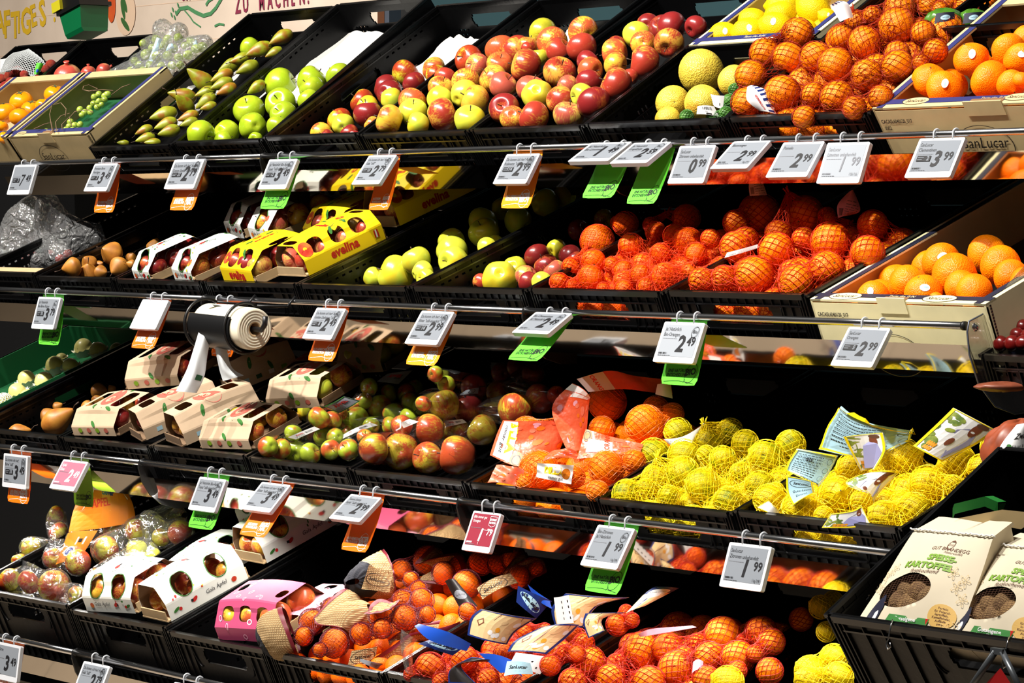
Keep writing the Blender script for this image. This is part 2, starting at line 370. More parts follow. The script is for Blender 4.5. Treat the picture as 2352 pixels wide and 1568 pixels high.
class Print:
    """flat artwork laid on a surface S(x, y) -> point, in the surface's own metres"""
    def __init__(s, S, off=.0004):
        s.S = S; s.mb = MB(); s.off = off; s.k = 0
    def _p(s, x, y):
        e = .002; p = s.S(x, y); a = s.S(x + e, y) - p; b = s.S(x, y + e) - p
        n = a.cross(b); n = n.normalized() if n.length > 1e-12 else V((0, -1, 0))
        return p + n * (min(s.off, .0008) + s.k * .00003)
    def geo(s, pts, fs, mat):
        s.k += 1; s.mb.mat(M_(mat)); s.mb.add([s._p(x, y) for x, y in pts], fs, False); return s
    def poly(s, pts, mat): return s.geo(pts, [tuple(range(len(pts)))], mat)
    def rect(s, x0, y0, x1, y1, mat, nx=1, ny=1):
        pts = [(x0 + (x1 - x0) * i / nx, y0 + (y1 - y0) * j / ny) for i in range(nx + 1) for j in range(ny + 1)]
        fs = [(i * (ny + 1) + j, (i + 1) * (ny + 1) + j, (i + 1) * (ny + 1) + j + 1, i * (ny + 1) + j + 1) for i in range(nx) for j in range(ny)]
        return s.geo(pts, fs, mat)
    def ell(s, cx, cy, rx, ry, mat, rot=0, n=20, ring=0):
        c, q = math.cos(rot), math.sin(rot); f = lambda a, k: (cx + c * rx * k * math.cos(a) - q * ry * k * math.sin(a), cy + q * rx * k * math.cos(a) + c * ry * k * math.sin(a))
        A = [2 * math.pi * i / n for i in range(n)]
        if ring:
            pts = [f(a, 1) for a in A] + [f(a, 1 - ring) for a in A]
            fs = [(i, (i + 1) % n, n + (i + 1) % n, n + i) for i in range(n)]
        else:
            pts = [(cx, cy)] + [f(a, .5) for a in A] + [f(a, 1) for a in A]
            fs = [(0, 1 + i, 1 + (i + 1) % n) for i in range(n)] + [(1 + i, 1 + n + i, 1 + n + (i + 1) % n, 1 + (i + 1) % n) for i in range(n)]
        return s.geo(pts, fs, mat)
    def line(s, pts, w, mat):
        P = []; n = len(pts)
        for i, (x, y) in enumerate(pts):
            x0, y0 = pts[max(i - 1, 0)]; x1, y1 = pts[min(i + 1, n - 1)]
            dx, dy = x1 - x0, y1 - y0; l = math.hypot(dx, dy) or 1
            P += [(x - dy / l * w / 2, y + dx / l * w / 2), (x + dy / l * w / 2, y - dx / l * w / 2)]
        return s.geo(P, [(2 * i, 2 * i + 2, 2 * i + 3, 2 * i + 1)[::-1] for i in range(n - 1)], mat)
    def text(s, body, x, y, size, mat, rot=0, shear=0, sx=1, al='L', bold=0, flip=1):
        vs, fs, a, b = text_geo(body, shear, bold)
        o = {'L': a, 'C': (a + b) / 2, 'R': b}[al]; c, q = math.cos(rot), math.sin(rot); pts = []
        for (u, v) in vs:
            u = (u - o) * size * sx; v = v * size * flip; pts.append((x + c * u - q * v, y + q * u + c * v))
        return s.geo(pts, fs, mat)
    def barcode(s, x, y, w, h, mat='ink', n=14):
        r = random.Random(int(x * 1e5) + n); p = 0
        while p < w:
            b = w / n * r.choice((.3, .5, .8)); s.rect(x + p, y, x + min(p + b, w), y + h, mat); p += b + w / n * r.choice((.4, .7))
        return s
    def build(s, name, parent, label=None):
        if not s.mb.f: return None
        return s.mb.build(name, parent, label)

def plane_surf(o, ex, ey):
    o, ex, ey = V(o), V(ex), V(ey); return lambda x, y: o + ex * x + ey * y

# ------------------------------------------------------------------ display geometry
RAIL = [(0.0, 1.75048), (-.18385, 1.41608), (-.3488, 1.03714), (-.51844, .61631)]
TILT = [R(33), R(22), R(22), R(23)]
CH = [.107, .107, .107, .168]
JOINTS = [[(0, 376.5), (605, 359), (1380, 334), (2420, 298.5)],
          [(-80, 661), (470, 685), (1208, 714), (2215, 748)],
          [(-60, 1018), (326, 1062), (1058, 1151), (2060, 1270)],
          [(-90, 1441), (173, 1498), (910, 1664), (1900, 1878)]]
TN = ['top', 'second', 'third', 'lowest']
BN = ['left', 'middle', 'right']
FRONT = .015            # crate fronts stand this far behind the rail axis

def shelf_bay(t, k):
    (xa, ya), (xb, yb) = JOINTS[t][k], JOINTS[t][k + 1]
    ry, rz = RAIL[t]; A = onY(xa, ya, ry); B = onY(xb, yb, ry)
    root = empty('display_shelf', (A + B) / 2, f'black sloping fruit shelf with chrome rail and mirrored strip, {TN[t]} level, {BN[k]} bay', 'shelf', 'fruit display shelves')
    L = B - A
    mb = MB(); mb.tube([A + L * .001, A + L * .25, A + L * .5, A + L * .75, B - L * .001], .0068, 14); mb.build('price_rail', root, 'chrome rail', mat=M_('chrome'))
    ct, st = math.cos(TILT[t]), math.sin(TILT[t]); ey = V((0, ct, st)); ez = V((0, -st, ct))
    F = V((A.x, ry + FRONT, rz + .045)); h = CH[t] + .004
    mb = MB(); mb.box(F - ez * (h + .012) - ey * .004, V((L.x, 0, 0)), ey * .63, ez * .011); mb.build('shelf_plate', root, mat=M_('shelf_black'))
    # mirrored strip under the rail, leaning back so that it shows what lies below it
    a = [R(30), R(27), R(27), R(27)][t]
    zt, zb = -.034, -.083
    top = V((A.x + .003, ry + .012, A.z + zt)); dn = V((0, (zt - zb) * math.tan(a), zb - zt))
    ex = V((L.x - .006, 0, L.z)); nrm = ex.cross(dn).normalized()
    mb = MB(); mb.box(top, ex, dn, V((0, .003, 0))); mb.build('mirror_strip', root, 'mirror-bright strip under the rail', mat=M_('mirror_steel'))
    mb = MB(); mb.box(top + dn, ex, V((0, .45, .10)), V((0, 0, .002))); mb.build('shelf_underside', root, mat=M_('shelf_black'))
    # end fins that carry the rail
    mb = MB()
    P = [(0.006, .010), (-.008, .004), (-.010, -.012), (0.0, -.045), (.02, -.075), (.05, -.098), (.09, -.11), (.13, -.11), (.13, .0), (.04, .0)]
    q = [V((0, y, z)) for y, z in P]
    for X0, nme in ((B, 'rail_bracket'),):
        if t == 1 and k == 2: continue
        m = MB(); n = len(q)
        vs = [X0 + p + V((-.0025, 0, 0)) for p in q] + [X0 + p + V((.0025, 0, 0)) for p in q]
        m.add(vs, [tuple(range(n))[::-1], tuple(range(n, 2 * n))] + [(i, (i + 1) % n, n + (i + 1) % n, n + i) for i in range(n)], False)
        m.build(nme, root, mat=M_('shelf_black'))
    # small caps that join the rail lengths
    mb = MB(); mb.tube([B - L.normalized() * .003, B + L.normalized() * .003], .0082, 14); mb.build('rail_collar', root, mat=M_('shelf_black'))
    return root
for t in range(4):
    for k in range(3): shelf_bay(t, k)

def struct(name, mb, m): o = mb.build(name, None, kind='structure', mat=M_(m)); return o
mb = MB(); mb.abox(-3.2, 5.2, .74, .78, 0, 1.86); struct('wall_back', mb, 'shelf_black')
mb = MB(); mb.abox(-9, 9, -9, 2.2, -.02, 0); fl = struct('floor', mb, 'floor_tile')
mb = MB()
for i in range(-14, 15): mb.abox(i * .6, i * .6 + .004, -9, 1, 0, .0006)
for j in range(-15, 2): mb.abox(-9, 9, j * .6 + .3, j * .6 + .304, 0, .0006)
struct('trim_1', mb, 'grout')
mb = MB(); mb.abox(-3.0, 4.6, -.30, .72, 0, .12); struct('trim_2', mb, 'shelf_black')

# wooden board with the shop's painted lettering, its posts, and the dark glass beside it
BY = 1.05
def bpt(px, py): return onY(px, py, BY)
bR = bpt(880, 10).x; bL = bpt(-60, 10).x
root = empty('painted_board', V(((bL + bR) / 2, BY, 1.9)), 'long pale wooden board with painted fruit, leaves and lettering behind the top crates', 'sign')
mb = MB(); mb.abox(bL - .4, bR, BY, BY + .02, 1.9, 2.9); mb.build('panel', root, mat=M_('board'))
mb = MB()
for z in (2.02, 2.14, 2.26, 2.38, 2.5): mb.abox(bL - .4, bR, BY - .0006, BY, z, z + .0015)
mb.build('plank_joints', root, mat=M_('board_peach'))
pr = Print(plane_surf((0, BY - .001, 0), (1, 0, 0), (0, 0, 1)))
def bx(px, py): p = bpt(px, py); return p.x, p.z
def btxt(ch, px, py, hpx, mat, rot=0, sx=.62, bold=.02):
    x, z = bx(px, py); s = proj(V((x, BY, z)))[2]
    pr.text(ch, x, z, hpx / s / .72, mat, rot=rot, sx=sx, bold=bold)
for ch, px, py, h, rot in (('A', -9, 80, 54, .05), ('F', 11, 86, 62, .05), ('T', 26, 87, 60, .02), ('I', 42, 75, 50, 0), ('G', 50, 80, 60, .08), ('E', 74, 62, 50, .2), ('S', 93, 61, 60, .15)):
    btxt(ch, px, py, h, 'board_yellow', rot, .8, .03)
x, z = bx(126, 45); pr.ell(x, z, .006, .008, 'board_yellow')
for i, ch in enumerate('ZU MACHEN!'):
    btxt(ch, 541 + i * 18.5, 31 - i * 2.6, 40 if i < 2 else 36, 'board_purple', .06, .62, .03)
btxt('SAFT', 420, 2, 20, 'board_purple')
def bcurve(pts, w, mat): pr.line([bx(*p) for p in pts], w, mat)
bcurve([(405, 33), (415, 20), (432, 17), (450, 28), (468, 36), (485, 31), (497, 18), (510, -4)], .012, 'board_green')
bcurve([(474, 12), (480, 2), (492, -6)], .010, 'board_green'); bcurve([(425, 24), (437, 38), (445, 50), (462, 62)], .005, 'board_green')
bcurve([(494, 60), (505, 55), (516, 57)], .007, 'board_green')
for q in ((398, 22), (405, 30), (395, 34), (410, 12), (402, 40)): x, z = bx(*q); pr.ell(x, z, .0035, .009, 'board_green', rot=.5)
x, z = bx(257, 12); pr.ell(x, z, .026, .055, 'board_orange')
x, z = bx(290, 30); pr.ell(x, z, .06, .07, 'board_peach')
for q in ((287, 8, .5), (289, 56, .9), (284, 22, .35)): x, z = bx(q[0], q[1]); pr.ell(x, z, .010, .034, 'board_leaf', rot=q[2])
pr.build('painted_lettering', root)
mb = MB(); x = bx(880, 10)[0]; mb.abox(x + .001, x + .034, BY - .02, BY + .02, 1.9, 2.9); mb.build('wooden_post', None, 'brown wooden post at the right end of the painted board', 'post', mat=M_('post_brown'))
mb = MB(); mb.abox(x + .036, x + .058, BY - .02, BY + .02, 1.9, 2.9); mb.build('metal_post', None, 'grey metal post between brown post and dark glass', 'post', mat=M_('post_grey'))
mb = MB(); mb.tube([bpt(246, -20), bpt(246, 70)], .004, 8); mb.build('hanging_rod', None, 'thin dark rod in front of the painted orange fruit', 'rod', mat=M_('post_grey'))
mb = MB(); mb.abox(x + .06, 6.0, BY + .05, BY + .07, 1.9, 3.0); struct('window_1', mb, 'teal_glass')
# green bin hanging in front of the board
G0 = onY(196, 50, .70)
ex = V((math.cos(.1), 0, math.sin(.22))).normalized(); ezz = V((-ex.z, 0, ex.x)); sc = proj(G0)[2]
root = empty('green_bin', G0, 'dark green plastic bin with black rim hanging above the crates', 'bin')
def taper(mb, c, w0, w1, d, h):
    vs = []
    for (w, z, dd) in ((w0, 0, d * .85), (w0, .012, d), (w1, h, d * 1.08)):
        for a, b in ((-1, -1), (1, -1), (1, 1), (-1, 1)): vs.append(c + ex * (a * w / 2) + V((0, b * dd / 2, 0)) + ezz * z)
    fs = [(0, 3, 2, 1)] + [(i * 4 + k, i * 4 + (k + 1) % 4, (i + 1) * 4 + (k + 1) % 4, (i + 1) * 4 + k) for i in range(2) for k in range(4)] + [(8, 9, 10, 11)]
    mb.add(vs, fs, False)
mb = MB(); taper(mb, G0 - ezz * .042, .10, .125, .09, .075); mb.build('bin_body', root, mat=M_('green_plastic'))
mb = MB(); mb.box(G0 + ezz * .033 - ex * .07 - V((0, .055, 0)), ex * .14, V((0, .11, 0)), ezz * .012); mb.box(G0 + ezz * .045 - ex * .06 - V((0, .05, 0)), ex * .12, V((0, .1, 0)), ezz * .03); mb.build('bin_rim', root, mat=M_('black_plastic'))
mb = MB(); mb.box(G0 + ezz * .046 - ex * .085 - V((0, .06, 0)), ex * .05, V((0, .01, 0)), ezz * .03); mb.build('bin_label', root, mat=M_('yellow_plastic'))

# ------------------------------------------------------------------ crates
def stadium(cx, cy, w, h, n=5):
    rs = []
    for i in range(n):
        y0 = -h / 2 + h * i / n; y1 = y0 + h / n; ym = (y0 + y1) / 2; hw = w / 2 - h / 2 + math.sqrt(max(0, (h / 2) ** 2 - ym * ym))
        rs.append((cx - hw, cx + hw, cy + y0, cy + y1))
    return rs
def panel(mb, o, eu, ew, en, w, h, th, holes):
    """upright wall with holes: o corner, eu along, ew up, en outward thickness"""
    xs = sorted({0, w, *[round(v, 5) for r in holes for v in r[:2] if 0 < v < w]}); ys = sorted({0, h, *[round(v, 5) for r in holes for v in r[2:] if 0 < v < h]})
    nx, ny = len(xs) - 1, len(ys) - 1
    def solid(i, j):
        if not (0 <= i < nx and 0 <= j < ny): return False
        cx, cy = (xs[i] + xs[i + 1]) / 2, (ys[j] + ys[j + 1]) / 2
        return not any(r[0] < cx < r[1] and r[2] < cy < r[3] for r in holes)
    P = lambda x, y, k: o + eu * x + ew * y + en * (th * k)
    for i in range(nx):
        for j in range(ny):
            if not solid(i, j): continue
            a, b, c, d = xs[i], xs[i + 1], ys[j], ys[j + 1]
            mb.add([P(a, c, 1), P(b, c, 1), P(b, d, 1), P(a, d, 1)], [(0, 1, 2, 3)], False)
            mb.add([P(a, c, 0), P(b, c, 0), P(b, d, 0), P(a, d, 0)], [(3, 2, 1, 0)], False)
            for (di, dj, e) in ((-1, 0, ((a, c), (a, d))), (1, 0, ((b, d), (b, c))), (0, -1, ((b, c), (a, c))), (0, 1, ((a, d), (b, d)))):
                if not solid(i + di, j + dj):
                    (p, q), (r2, s2) = e; mb.add([P(p, q, 0), P(p, q, 1), P(r2, s2, 1), P(r2, s2, 0)], [(0, 1, 2, 3)], False)
_CR = {}
def crate_meshes(W, D, H):
    key = (round(W, 3), round(D, 3), round(H, 3))
    if key in _CR: return _CR[key]
    X, Y, Z = V((1, 0, 0)), V((0, 1, 0)), V((0, 0, 1)); th = .004; out = []
    def endpanel(front):
        mb = MB(); mb.mat(M_('crate_black'))
        y = 0 if front else D; en = Y * -1 if front else Y
        hz = H - .047
        holes = stadium(W / 2, hz, min(.17, W * .42), .036)
        for r in range(2):
            for k in range(4): holes.append((.03 + k * .016, .038 + k * .016, .02 + r * .014, .026 + r * .014)); holes.append((W - .038 - k * .016, W - .03 - k * .016, .02 + r * .014, .026 + r * .014))
        panel(mb, V((.004, y - (.0 if front else 0) - en.y * th, -H)), X, Z, en, W - .008, H, th, holes)
        mb.mat(M_('crate_rim'))
        s = -1 if front else 1
        y0, y1 = sorted((y - s * th, y + s * .005)); mb.abox(.014, W - .014, y0, y1, -.011, 0)          # lip
        y0, y1 = sorted((y, y + s * .0035)); mb.abox(.02, W - .02, y0, y1, -.0265, -.0235); mb.abox(.03, W - .03, y0, y1, -H + .03, -H + .0325)
        mb.mat(M_('crate_black'))
        n = 15
        for i in range(n):                                                                           # stiffening ribs
            x = .03 + (W - .06) * i / (n - 1)
            mb.abox(x - .0012, x + .0012, y0, y1, -.0235, -.011)
            if abs(x - W / 2) > .1: mb.abox(x - .0014, x + .0014, y0, y1, -H + .004, -.0265)
            else: mb.abox(x - .0012, x + .0012, y0, y1, -H + .004, -H + .03)
        for sx in (0, 1):                                                                            # corner lattice
            for q in range(3):
                x = .005 + q * .008 if sx == 0 else W - .008 - q * .008
                mb.abox(x, x + .003, *sorted((y, y + s * .005)), -H, -.004 - q * .003)
        for sx in (-1, 1):                                                                           # curved handle surround
            pts = []
            for i in range(7):
                a = R(90 * i / 6); pts.append(V((W / 2 + sx * (.10 + .018 * math.cos(a)), y + s * .002, -.0265 - .05 * math.sin(a))))
            mb.tube(pts, .0016, 5)
        return mb.mesh('crate_end')
    def side(right):
        mb = MB(); mb.mat(M_('crate_black')); x = W if right else 0; en = X if right else X * -1
        holes = stadium(D / 2, H - .045, .135, .03)
        for k in range(7):
            for c0 in (.07, D - .2):
                if D > .4 or c0 < .1: holes.append((c0 + k * .02, c0 + k * .02 + .009, H - .030, H - .0255))
        for r in range(3):
            for k in range(3): holes.append((.13 + k * .012 + r * .004, .136 + k * .012 + r * .004, .022 + r * .014, .031 + r * .014))
        panel(mb, V((x - en.x * th, 0, -H)), Y, Z, en, D, H, th, holes)
        mb.mat(M_('crate_rim')); x0, x1 = sorted((x - en.x * .0075, x + en.x * .001)); mb.abox(x0, x1, -.003, D + .003, -.006, 0)
        x0, x1 = sorted((x - en.x * .0055, x - en.x * .004)); mb.abox(x0, x1, 0, D, -.0185, -.0155)
        mb.mat(M_('crate_black'))
        for i in range(13):
            yy = .03 + (D - .06) * i / 12; mb.abox(x0, x1, yy - .001, yy + .001, -.0155, -.006)
        return mb.mesh('crate_side')
    mb = MB(); mb.mat(M_('crate_black')); mb.abox(0, W, 0, D, -H, -H + .004)
    out = [('front_panel', endpanel(True)), ('back_panel', endpanel(False)), ('side_panel', side(False)), ('side_panel', side(True)), ('base', mb.mesh('crate_base'))]
    _CR[key] = out; return out

class Crate:
    def __init__(s, F, W, tilt, D=.6, H=.107, kind='plastic', label='', short='', group='black plastic fruit crates', cat='crate', yaw=0):
        s.F = V(F); s.W = W; s.D = D; s.H = H; s.tilt = tilt; s.short = short
        s.ex = V((1, 0, 0)); s.ey = V((0, math.cos(tilt), math.sin(tilt))); s.ez = V((0, -math.sin(tilt), math.cos(tilt)))
        if yaw:
            q = Matrix.Rotation(yaw, 3, 'Z'); s.ex, s.ey, s.ez = q @ s.ex, q @ s.ey, q @ s.ez
        s.M = frame_matrix(s.F, s.ex, s.ey, s.ez); s.Mi = s.M.inverted(); s.fruits = []
        if kind == 'plastic':
            s.root = empty('fruit_crate', s.M, label, cat, group)
            for n, me in crate_meshes(W, D, H): inst(n, me, s.root)
        elif kind: s.root = None
    def loc(s, P): return s.Mi @ P
    def wld(s, u, v, w): return s.M @ V((u, v, w))
    def t_on(s, px, py, a, b=0):
        """distance along the pixel ray at which local w = a + b*v"""
        d = ray(px, py); o = s.Mi @ CAM; dl = s.Mi.to_3x3() @ d
        return (a + b * o.y - o.z) / (dl.z - b * dl.y)
    def pt(s, px, py, a=0, b=0): return CAM + ray(px, py) * s.t_on(px, py, a, b)

def tier_crate(t, x0, x1, y, label, short, back=None, **kw):
    """crate on shelf t whose front rim runs from pixel column x0 to x1, front left corner at row y"""
    Y = RAIL[t][0] + FRONT + kw.pop('dy', 0); F = onY(x0, y, Y); W = onY(x1, y, Y).x - F.x - .004
    tilt = TILT[t]
    if back: Q = onX(back[0], back[1], F.x); tilt = math.atan2(Q.z - F.z, Q.y - F.y)
    kw.setdefault('H', CH[t]); return Crate(F, W, tilt, label=label, short=short, **kw)
C = {}
def cr(key, *a, **k): C[key] = tier_crate(*a, **k)
cr('pear', 0, 205, 397, 337, 'black crate of green pears left of the green apples, top shelf', 'pear crate', back=(566, 36))
cr('granny', 0, 399, 605, 326, 'black crate of bright green apples with white paper, top shelf', 'green apple crate', back=(767, 15))
cr('mixed', 0, 606, 827, 313, 'black crate of a few red and green apples, top shelf', 'two-tone crate', back=(995, 19))
cr('yellowred', 0, 829, 1080, 307, 'black crate heaped with yellow and red apples, top shelf', 'yellow-red crate', back=(1237, 0))
cr('redapp', 0, 1082, 1344, 296, 'black crate heaped with the reddest apples, top shelf', 'red crate', back=(1476, 6))
cr('pomelo', 0, 1346, 1667, 283, 'short black crate of pomelos and limes, top shelf', 'pomelo crate', back=(1573, 108), D=.31)
cr('bloodo', 0, 1669, 2003, 268, 'black crate of netted blood oranges, top shelf right', 'blood orange crate')
cr('bag2', 1, -70, 84, 622, 'dark crate under the crumpled clear bag, second shelf', 'bag crate')
cr('nashi', 1, 85, 264, 633, 'black crate of round brown pears, second shelf', 'brown pear crate')
cr('white', 1, 265, 468, 639, 'black crate of white apple cartons, second shelf', 'white carton crate')
cr('evel', 1, 470, 686, 644, 'black crate of yellow apple cartons, second shelf', 'yellow carton crate')
cr('golden', 1, 688, 943, 650, 'black crate of yellow-green apples, second shelf', 'golden apple crate')
cr('pinkl', 1, 945, 1214, 656, 'black crate of pink and yellow apples, second shelf', 'pink apple crate')
cr('clem', 1, 1216, 1527, 661, 'black crate of netted clementines, second shelf', 'clementine crate')
cr('bioor', 1, 1529, 1859, 666, 'black crate of netted oranges with paper tags, second shelf', 'netted orange crate')
cr('green3', 2, -270, -66, 950, 'black crate holding the green tray of white fruit, third shelf', 'white fruit crate')
cr('kaki', 2, -64, 142, 978, 'black crate of long tan pears, third shelf', 'tan pear crate')
cr('ja1', 2, 143, 349, 1001, 'black crate of brown paper apple cartons, third shelf left', 'left kraft carton crate')
cr('ja2', 2, 350, 570, 1021, 'black crate of brown paper apple cartons, next to wrapped green apples', 'right kraft carton crate')
cr('tray', 2, 571, 810, 1048, 'black crate of film-wrapped green and red apples, third shelf', 'wrapped green apple crate')
cr('big', 2, 811, 1075, 1076, 'black crate of big film-wrapped red-yellow apples, third shelf', 'big apple crate')
cr('billa', 2, 1076, 1369, 1107, 'black crate of oranges in printed orange bags, third shelf', 'bagged orange crate')
cr('biole', 2, 1370, 1687, 1142, 'black crate of plain netted lemons, third shelf', 'netted lemon crate')
cr('sanle', 2, 1688, 2076, 1170, 'black crate of lemons with photo labels, third shelf right end', 'labelled lemon crate')
cr('clever', 3, -70, 162, 1345, 'deep black crate of film-bagged apples, lowest shelf', 'bagged apple crate')
cr('gala', 3, 163, 385, 1397, 'deep black crate of white apple cartons, lowest shelf', 'gala carton crate')
cr('pink', 3, 386, 616, 1447, 'deep black crate of pink apple cartons, lowest shelf', 'pink carton crate')
cr('burlap', 3, 617, 882, 1494, 'deep black crate of clementines in burlap bags, lowest shelf', 'burlap bag crate')
cr('blue', 3, 884, 1166, 1540, 'deep black crate of clementines in blue printed nets, lowest shelf', 'blue net crate')
cr('rednet', 3, 1168, 1482, 1610, 'deep black crate of oranges in red nets, lowest shelf', 'red net crate')
cr('lownet', 3, 1484, 1800, 1682, 'deep black crate of netted lemons beside the potato crate', 'low lemon crate')
# ------------------------------------------------------------------ fruit shapes (unit radius, stem up +z)
def rev_mesh(name, fn, n=28, m=20, mat=None):
    """fn(theta 0..pi, phi) -> (radius, height)"""
    mb = MB(); mb.mat(mat); vs = []; fs = []
    for i in range(m + 1):
        th = math.pi * i / m
        for k in range(n):
            ph = 2 * math.pi * k / n; r, h = fn(th, ph); vs.append((r * math.cos(ph), r * math.sin(ph), h))
    for i in range(m):
        for k in range(n):
            k2 = (k + 1) % n; fs.append((i * n + k, (i + 1) * n + k, (i + 1) * n + k2, i * n + k2))
    mb.add(vs, fs, True); return mb.mesh(name)
def apple_fn(tall=.9, lobes=.0, taper=.08, dim=.30):
    def f(th, ph):
        r = math.sin(th); z = math.cos(th)
        rr = r * (1 + taper * z) * (1 + lobes * (1 - z) * .5 * math.cos(5 * ph))
        h = z * tall - dim * math.exp(-(r / .30) ** 2) * (z > 0) + .20 * math.exp(-(r / .28) ** 2) * (z < 0)
        return rr, h
    return f
def citrus_fn(flat=.94, nip=0.0, neck=0.0, wob=.012, ln=1.0):
    def f(th, ph):
        r = math.sin(th); z = math.cos(th)
        h = z * flat * ln + nip * (math.exp(-(r / .20) ** 2)) * (1 if z > 0 else -1) - .05 * math.exp(-(r / .14) ** 2) * (1 if z > 0 and not nip else 0)
        rr = r * (1 + wob * math.cos(3 * ph + 2 * z)) * (1 - neck * max(z, 0) ** 2)
        return rr, h
    return f
def pear_fn(long=1.65):
    def f(th, ph):
        z = math.cos(th); r = math.sin(th); t = (z + 1) / 2
        w = 1 - .62 * max(0, (t - .38) / .62) ** 1.15
        return r * w * (1 + .02 * math.cos(3 * ph)), -1 * .95 + (z + 1) * .95 * long * .72 + .12 * math.exp(-(r / .3) ** 2) * (z < 0)
    return f
def sticker_mesh():
    return None
FM = {}
def stem_mesh(p0, p1, bend=.1, r0=.035, mat='stem_brown'):
    mb = MB(); mb.mat(M_(mat)); p0, p1 = V(p0), V(p1); mid = (p0 + p1) / 2 + V((bend, 0, 0))
    mb.tube([p0, mid, p1], [r0 * .8, r0 * .8, r0 * 1.3], 6); return mb.mesh('stem')
def calyx_mesh(z, r=.16, mat='calyx_green', n=5):
    mb = MB(); mb.mat(M_(mat)); vs = [(0, 0, z)]; fs = []
    for i in range(n * 2):
        a = math.pi * i / n; q = r if i % 2 == 0 else r * .4; vs.append((q * math.cos(a), q * math.sin(a), z + (.03 if i % 2 == 0 else 0) * (1 if z > 0 else -1)))
    for i in range(n * 2): fs.append((0, 1 + i, 1 + (i + 1) % (n * 2)))
    mb.add(vs, fs); return mb.mesh('calyx')
AP = {}
for nm, kw in (('round', dict()), ('tall', dict(tall=1.0, lobes=.05, taper=.14)), ('flat', dict(tall=.82, taper=.05))): AP[nm] = apple_fn(**kw)
def reg(kind, shape, mat, extras, word, cat, oname, n=28, m=20):
    FM[kind] = dict(me=rev_mesh(oname, shape, n, m, M_(mat)), extras=extras, word=word, cat=cat, name=oname)
st_ap = ('stem', stem_mesh((0, 0, .58), (.12, 0, 1.06), .02)); cx_ap = ('calyx', calyx_mesh(-.705))
def regap(kind, shape, mat, word): reg(kind, AP[shape], mat, [st_ap, cx_ap], word, 'apple', 'apple')
regap('gr', 'tall', 'granny', 'bright green apple'); regap('go', 'tall', 'golden', 'pale yellow-green apple'); regap('br', 'round', 'braeburn', 'red and green apple')
regap('ga', 'round', 'gala', 'yellow-red apple'); regap('id', 'round', 'idared', 'red apple with yellow streaks'); regap('re', 'round', 'redapple', 'deep red apple')
regap('pi', 'round', 'pinkapple', 'pink-red apple'); regap('gg', 'round', 'greenred', 'green apple with red cheek'); regap('bg', 'tall', 'bigapple', 'large red-yellow apple')
reg('pe', pear_fn(2.65), 'pearskin', [('stem', stem_mesh((0, 0, 2.55), (.45, 0, 3.4), .15, .06))], 'green pear', 'pear', 'pear')
reg('na', pear_fn(1.4), 'brownpear', [('stem', stem_mesh((0, 0, .9), (.15, 0, 1.65), .05, .045))], 'round brown pear', 'pear', 'brown_pear')
reg('kp', pear_fn(2.1), 'kakipear', [('stem', stem_mesh((0, 0, 1.85), (.5, 0, 2.7), .2, .06))], 'long tan pear', 'pear', 'tan_pear')
reg('or', citrus_fn(), 'orangeskin', [('stem_scar', calyx_mesh(.90, .09))], 'orange', 'orange', 'orange')
reg('cl', citrus_fn(.84, neck=.0, wob=.03), 'clementineskin', [('stem_scar', calyx_mesh(.80, .11))], 'clementine', 'clementine', 'clementine')
reg('cm', citrus_fn(.86, nip=.10, wob=.035), 'orangeskin', [('stem_scar', calyx_mesh(.965, .08))], 'loose clementine', 'clementine', 'clementine')
reg('le', citrus_fn(1.0, nip=.16, ln=1.18, wob=.01), 'lemonskin', [('stem_scar', calyx_mesh(1.345, .07))], 'yellow lemon', 'lemon', 'lemon')
reg('ll', citrus_fn(1.0, nip=.14, ln=1.15, wob=.01), 'limelemon', [('stem_scar', calyx_mesh(1.295, .07))], 'greenish-yellow lemon', 'lemon', 'lemon')
reg('po', citrus_fn(1.0, neck=.12, wob=.01), 'pomeloskin', [('stem_scar', calyx_mesh(.955, .05, 'stem_brown'))], 'yellow pomelo', 'pomelo', 'pomelo')
reg('li', citrus_fn(1.0, nip=.06, ln=1.1), 'limeskin', [], 'green lime', 'lime', 'lime')
reg('ps', citrus_fn(.78, wob=.03), 'persimmonskin', [('calyx', calyx_mesh(.76, .42, 'calyx_green', 4))], 'glossy orange persimmon', 'persimmon', 'persimmon')
reg('pg', citrus_fn(.95, nip=.0, wob=.02), 'pomegranateskin', [('crown', (lambda: (lambda mb: (mb.mat(M_('pomegranateskin')), mb.lathe([(.16, .86), (.13, 1.0), (.22, 1.18), (.16, 1.05), (.1, .9)], n=12), mb.mesh('crown'))[2])(MB()))())], 'pinkish red pomegranate', 'pomegranate', 'pomegranate')
reg('wf', citrus_fn(.9), 'whitefruit', [('stem_scar', calyx_mesh(.86, .06, 'stem_brown'))], 'pale yellow fruit', 'fruit', 'pale_melon_pear')
reg('ly', citrus_fn(.95, wob=.02), 'lycheeskin', [], 'dark red lychee', 'lychee', 'lychee', 18, 12)
reg('gp', citrus_fn(1.0, ln=1.08), 'grapeskin', [], 'green grape', 'grape', 'grape', 14, 10)
reg('pt', citrus_fn(.9, ln=1.15, wob=.05), 'potatoskin', [], 'earthy brown potato', 'potato', 'potato')
reg('mg', citrus_fn(1.0, ln=1.2, wob=.02), 'mangogreen', [], 'yellow-green pomelo', 'pomelo', 'pomelo')
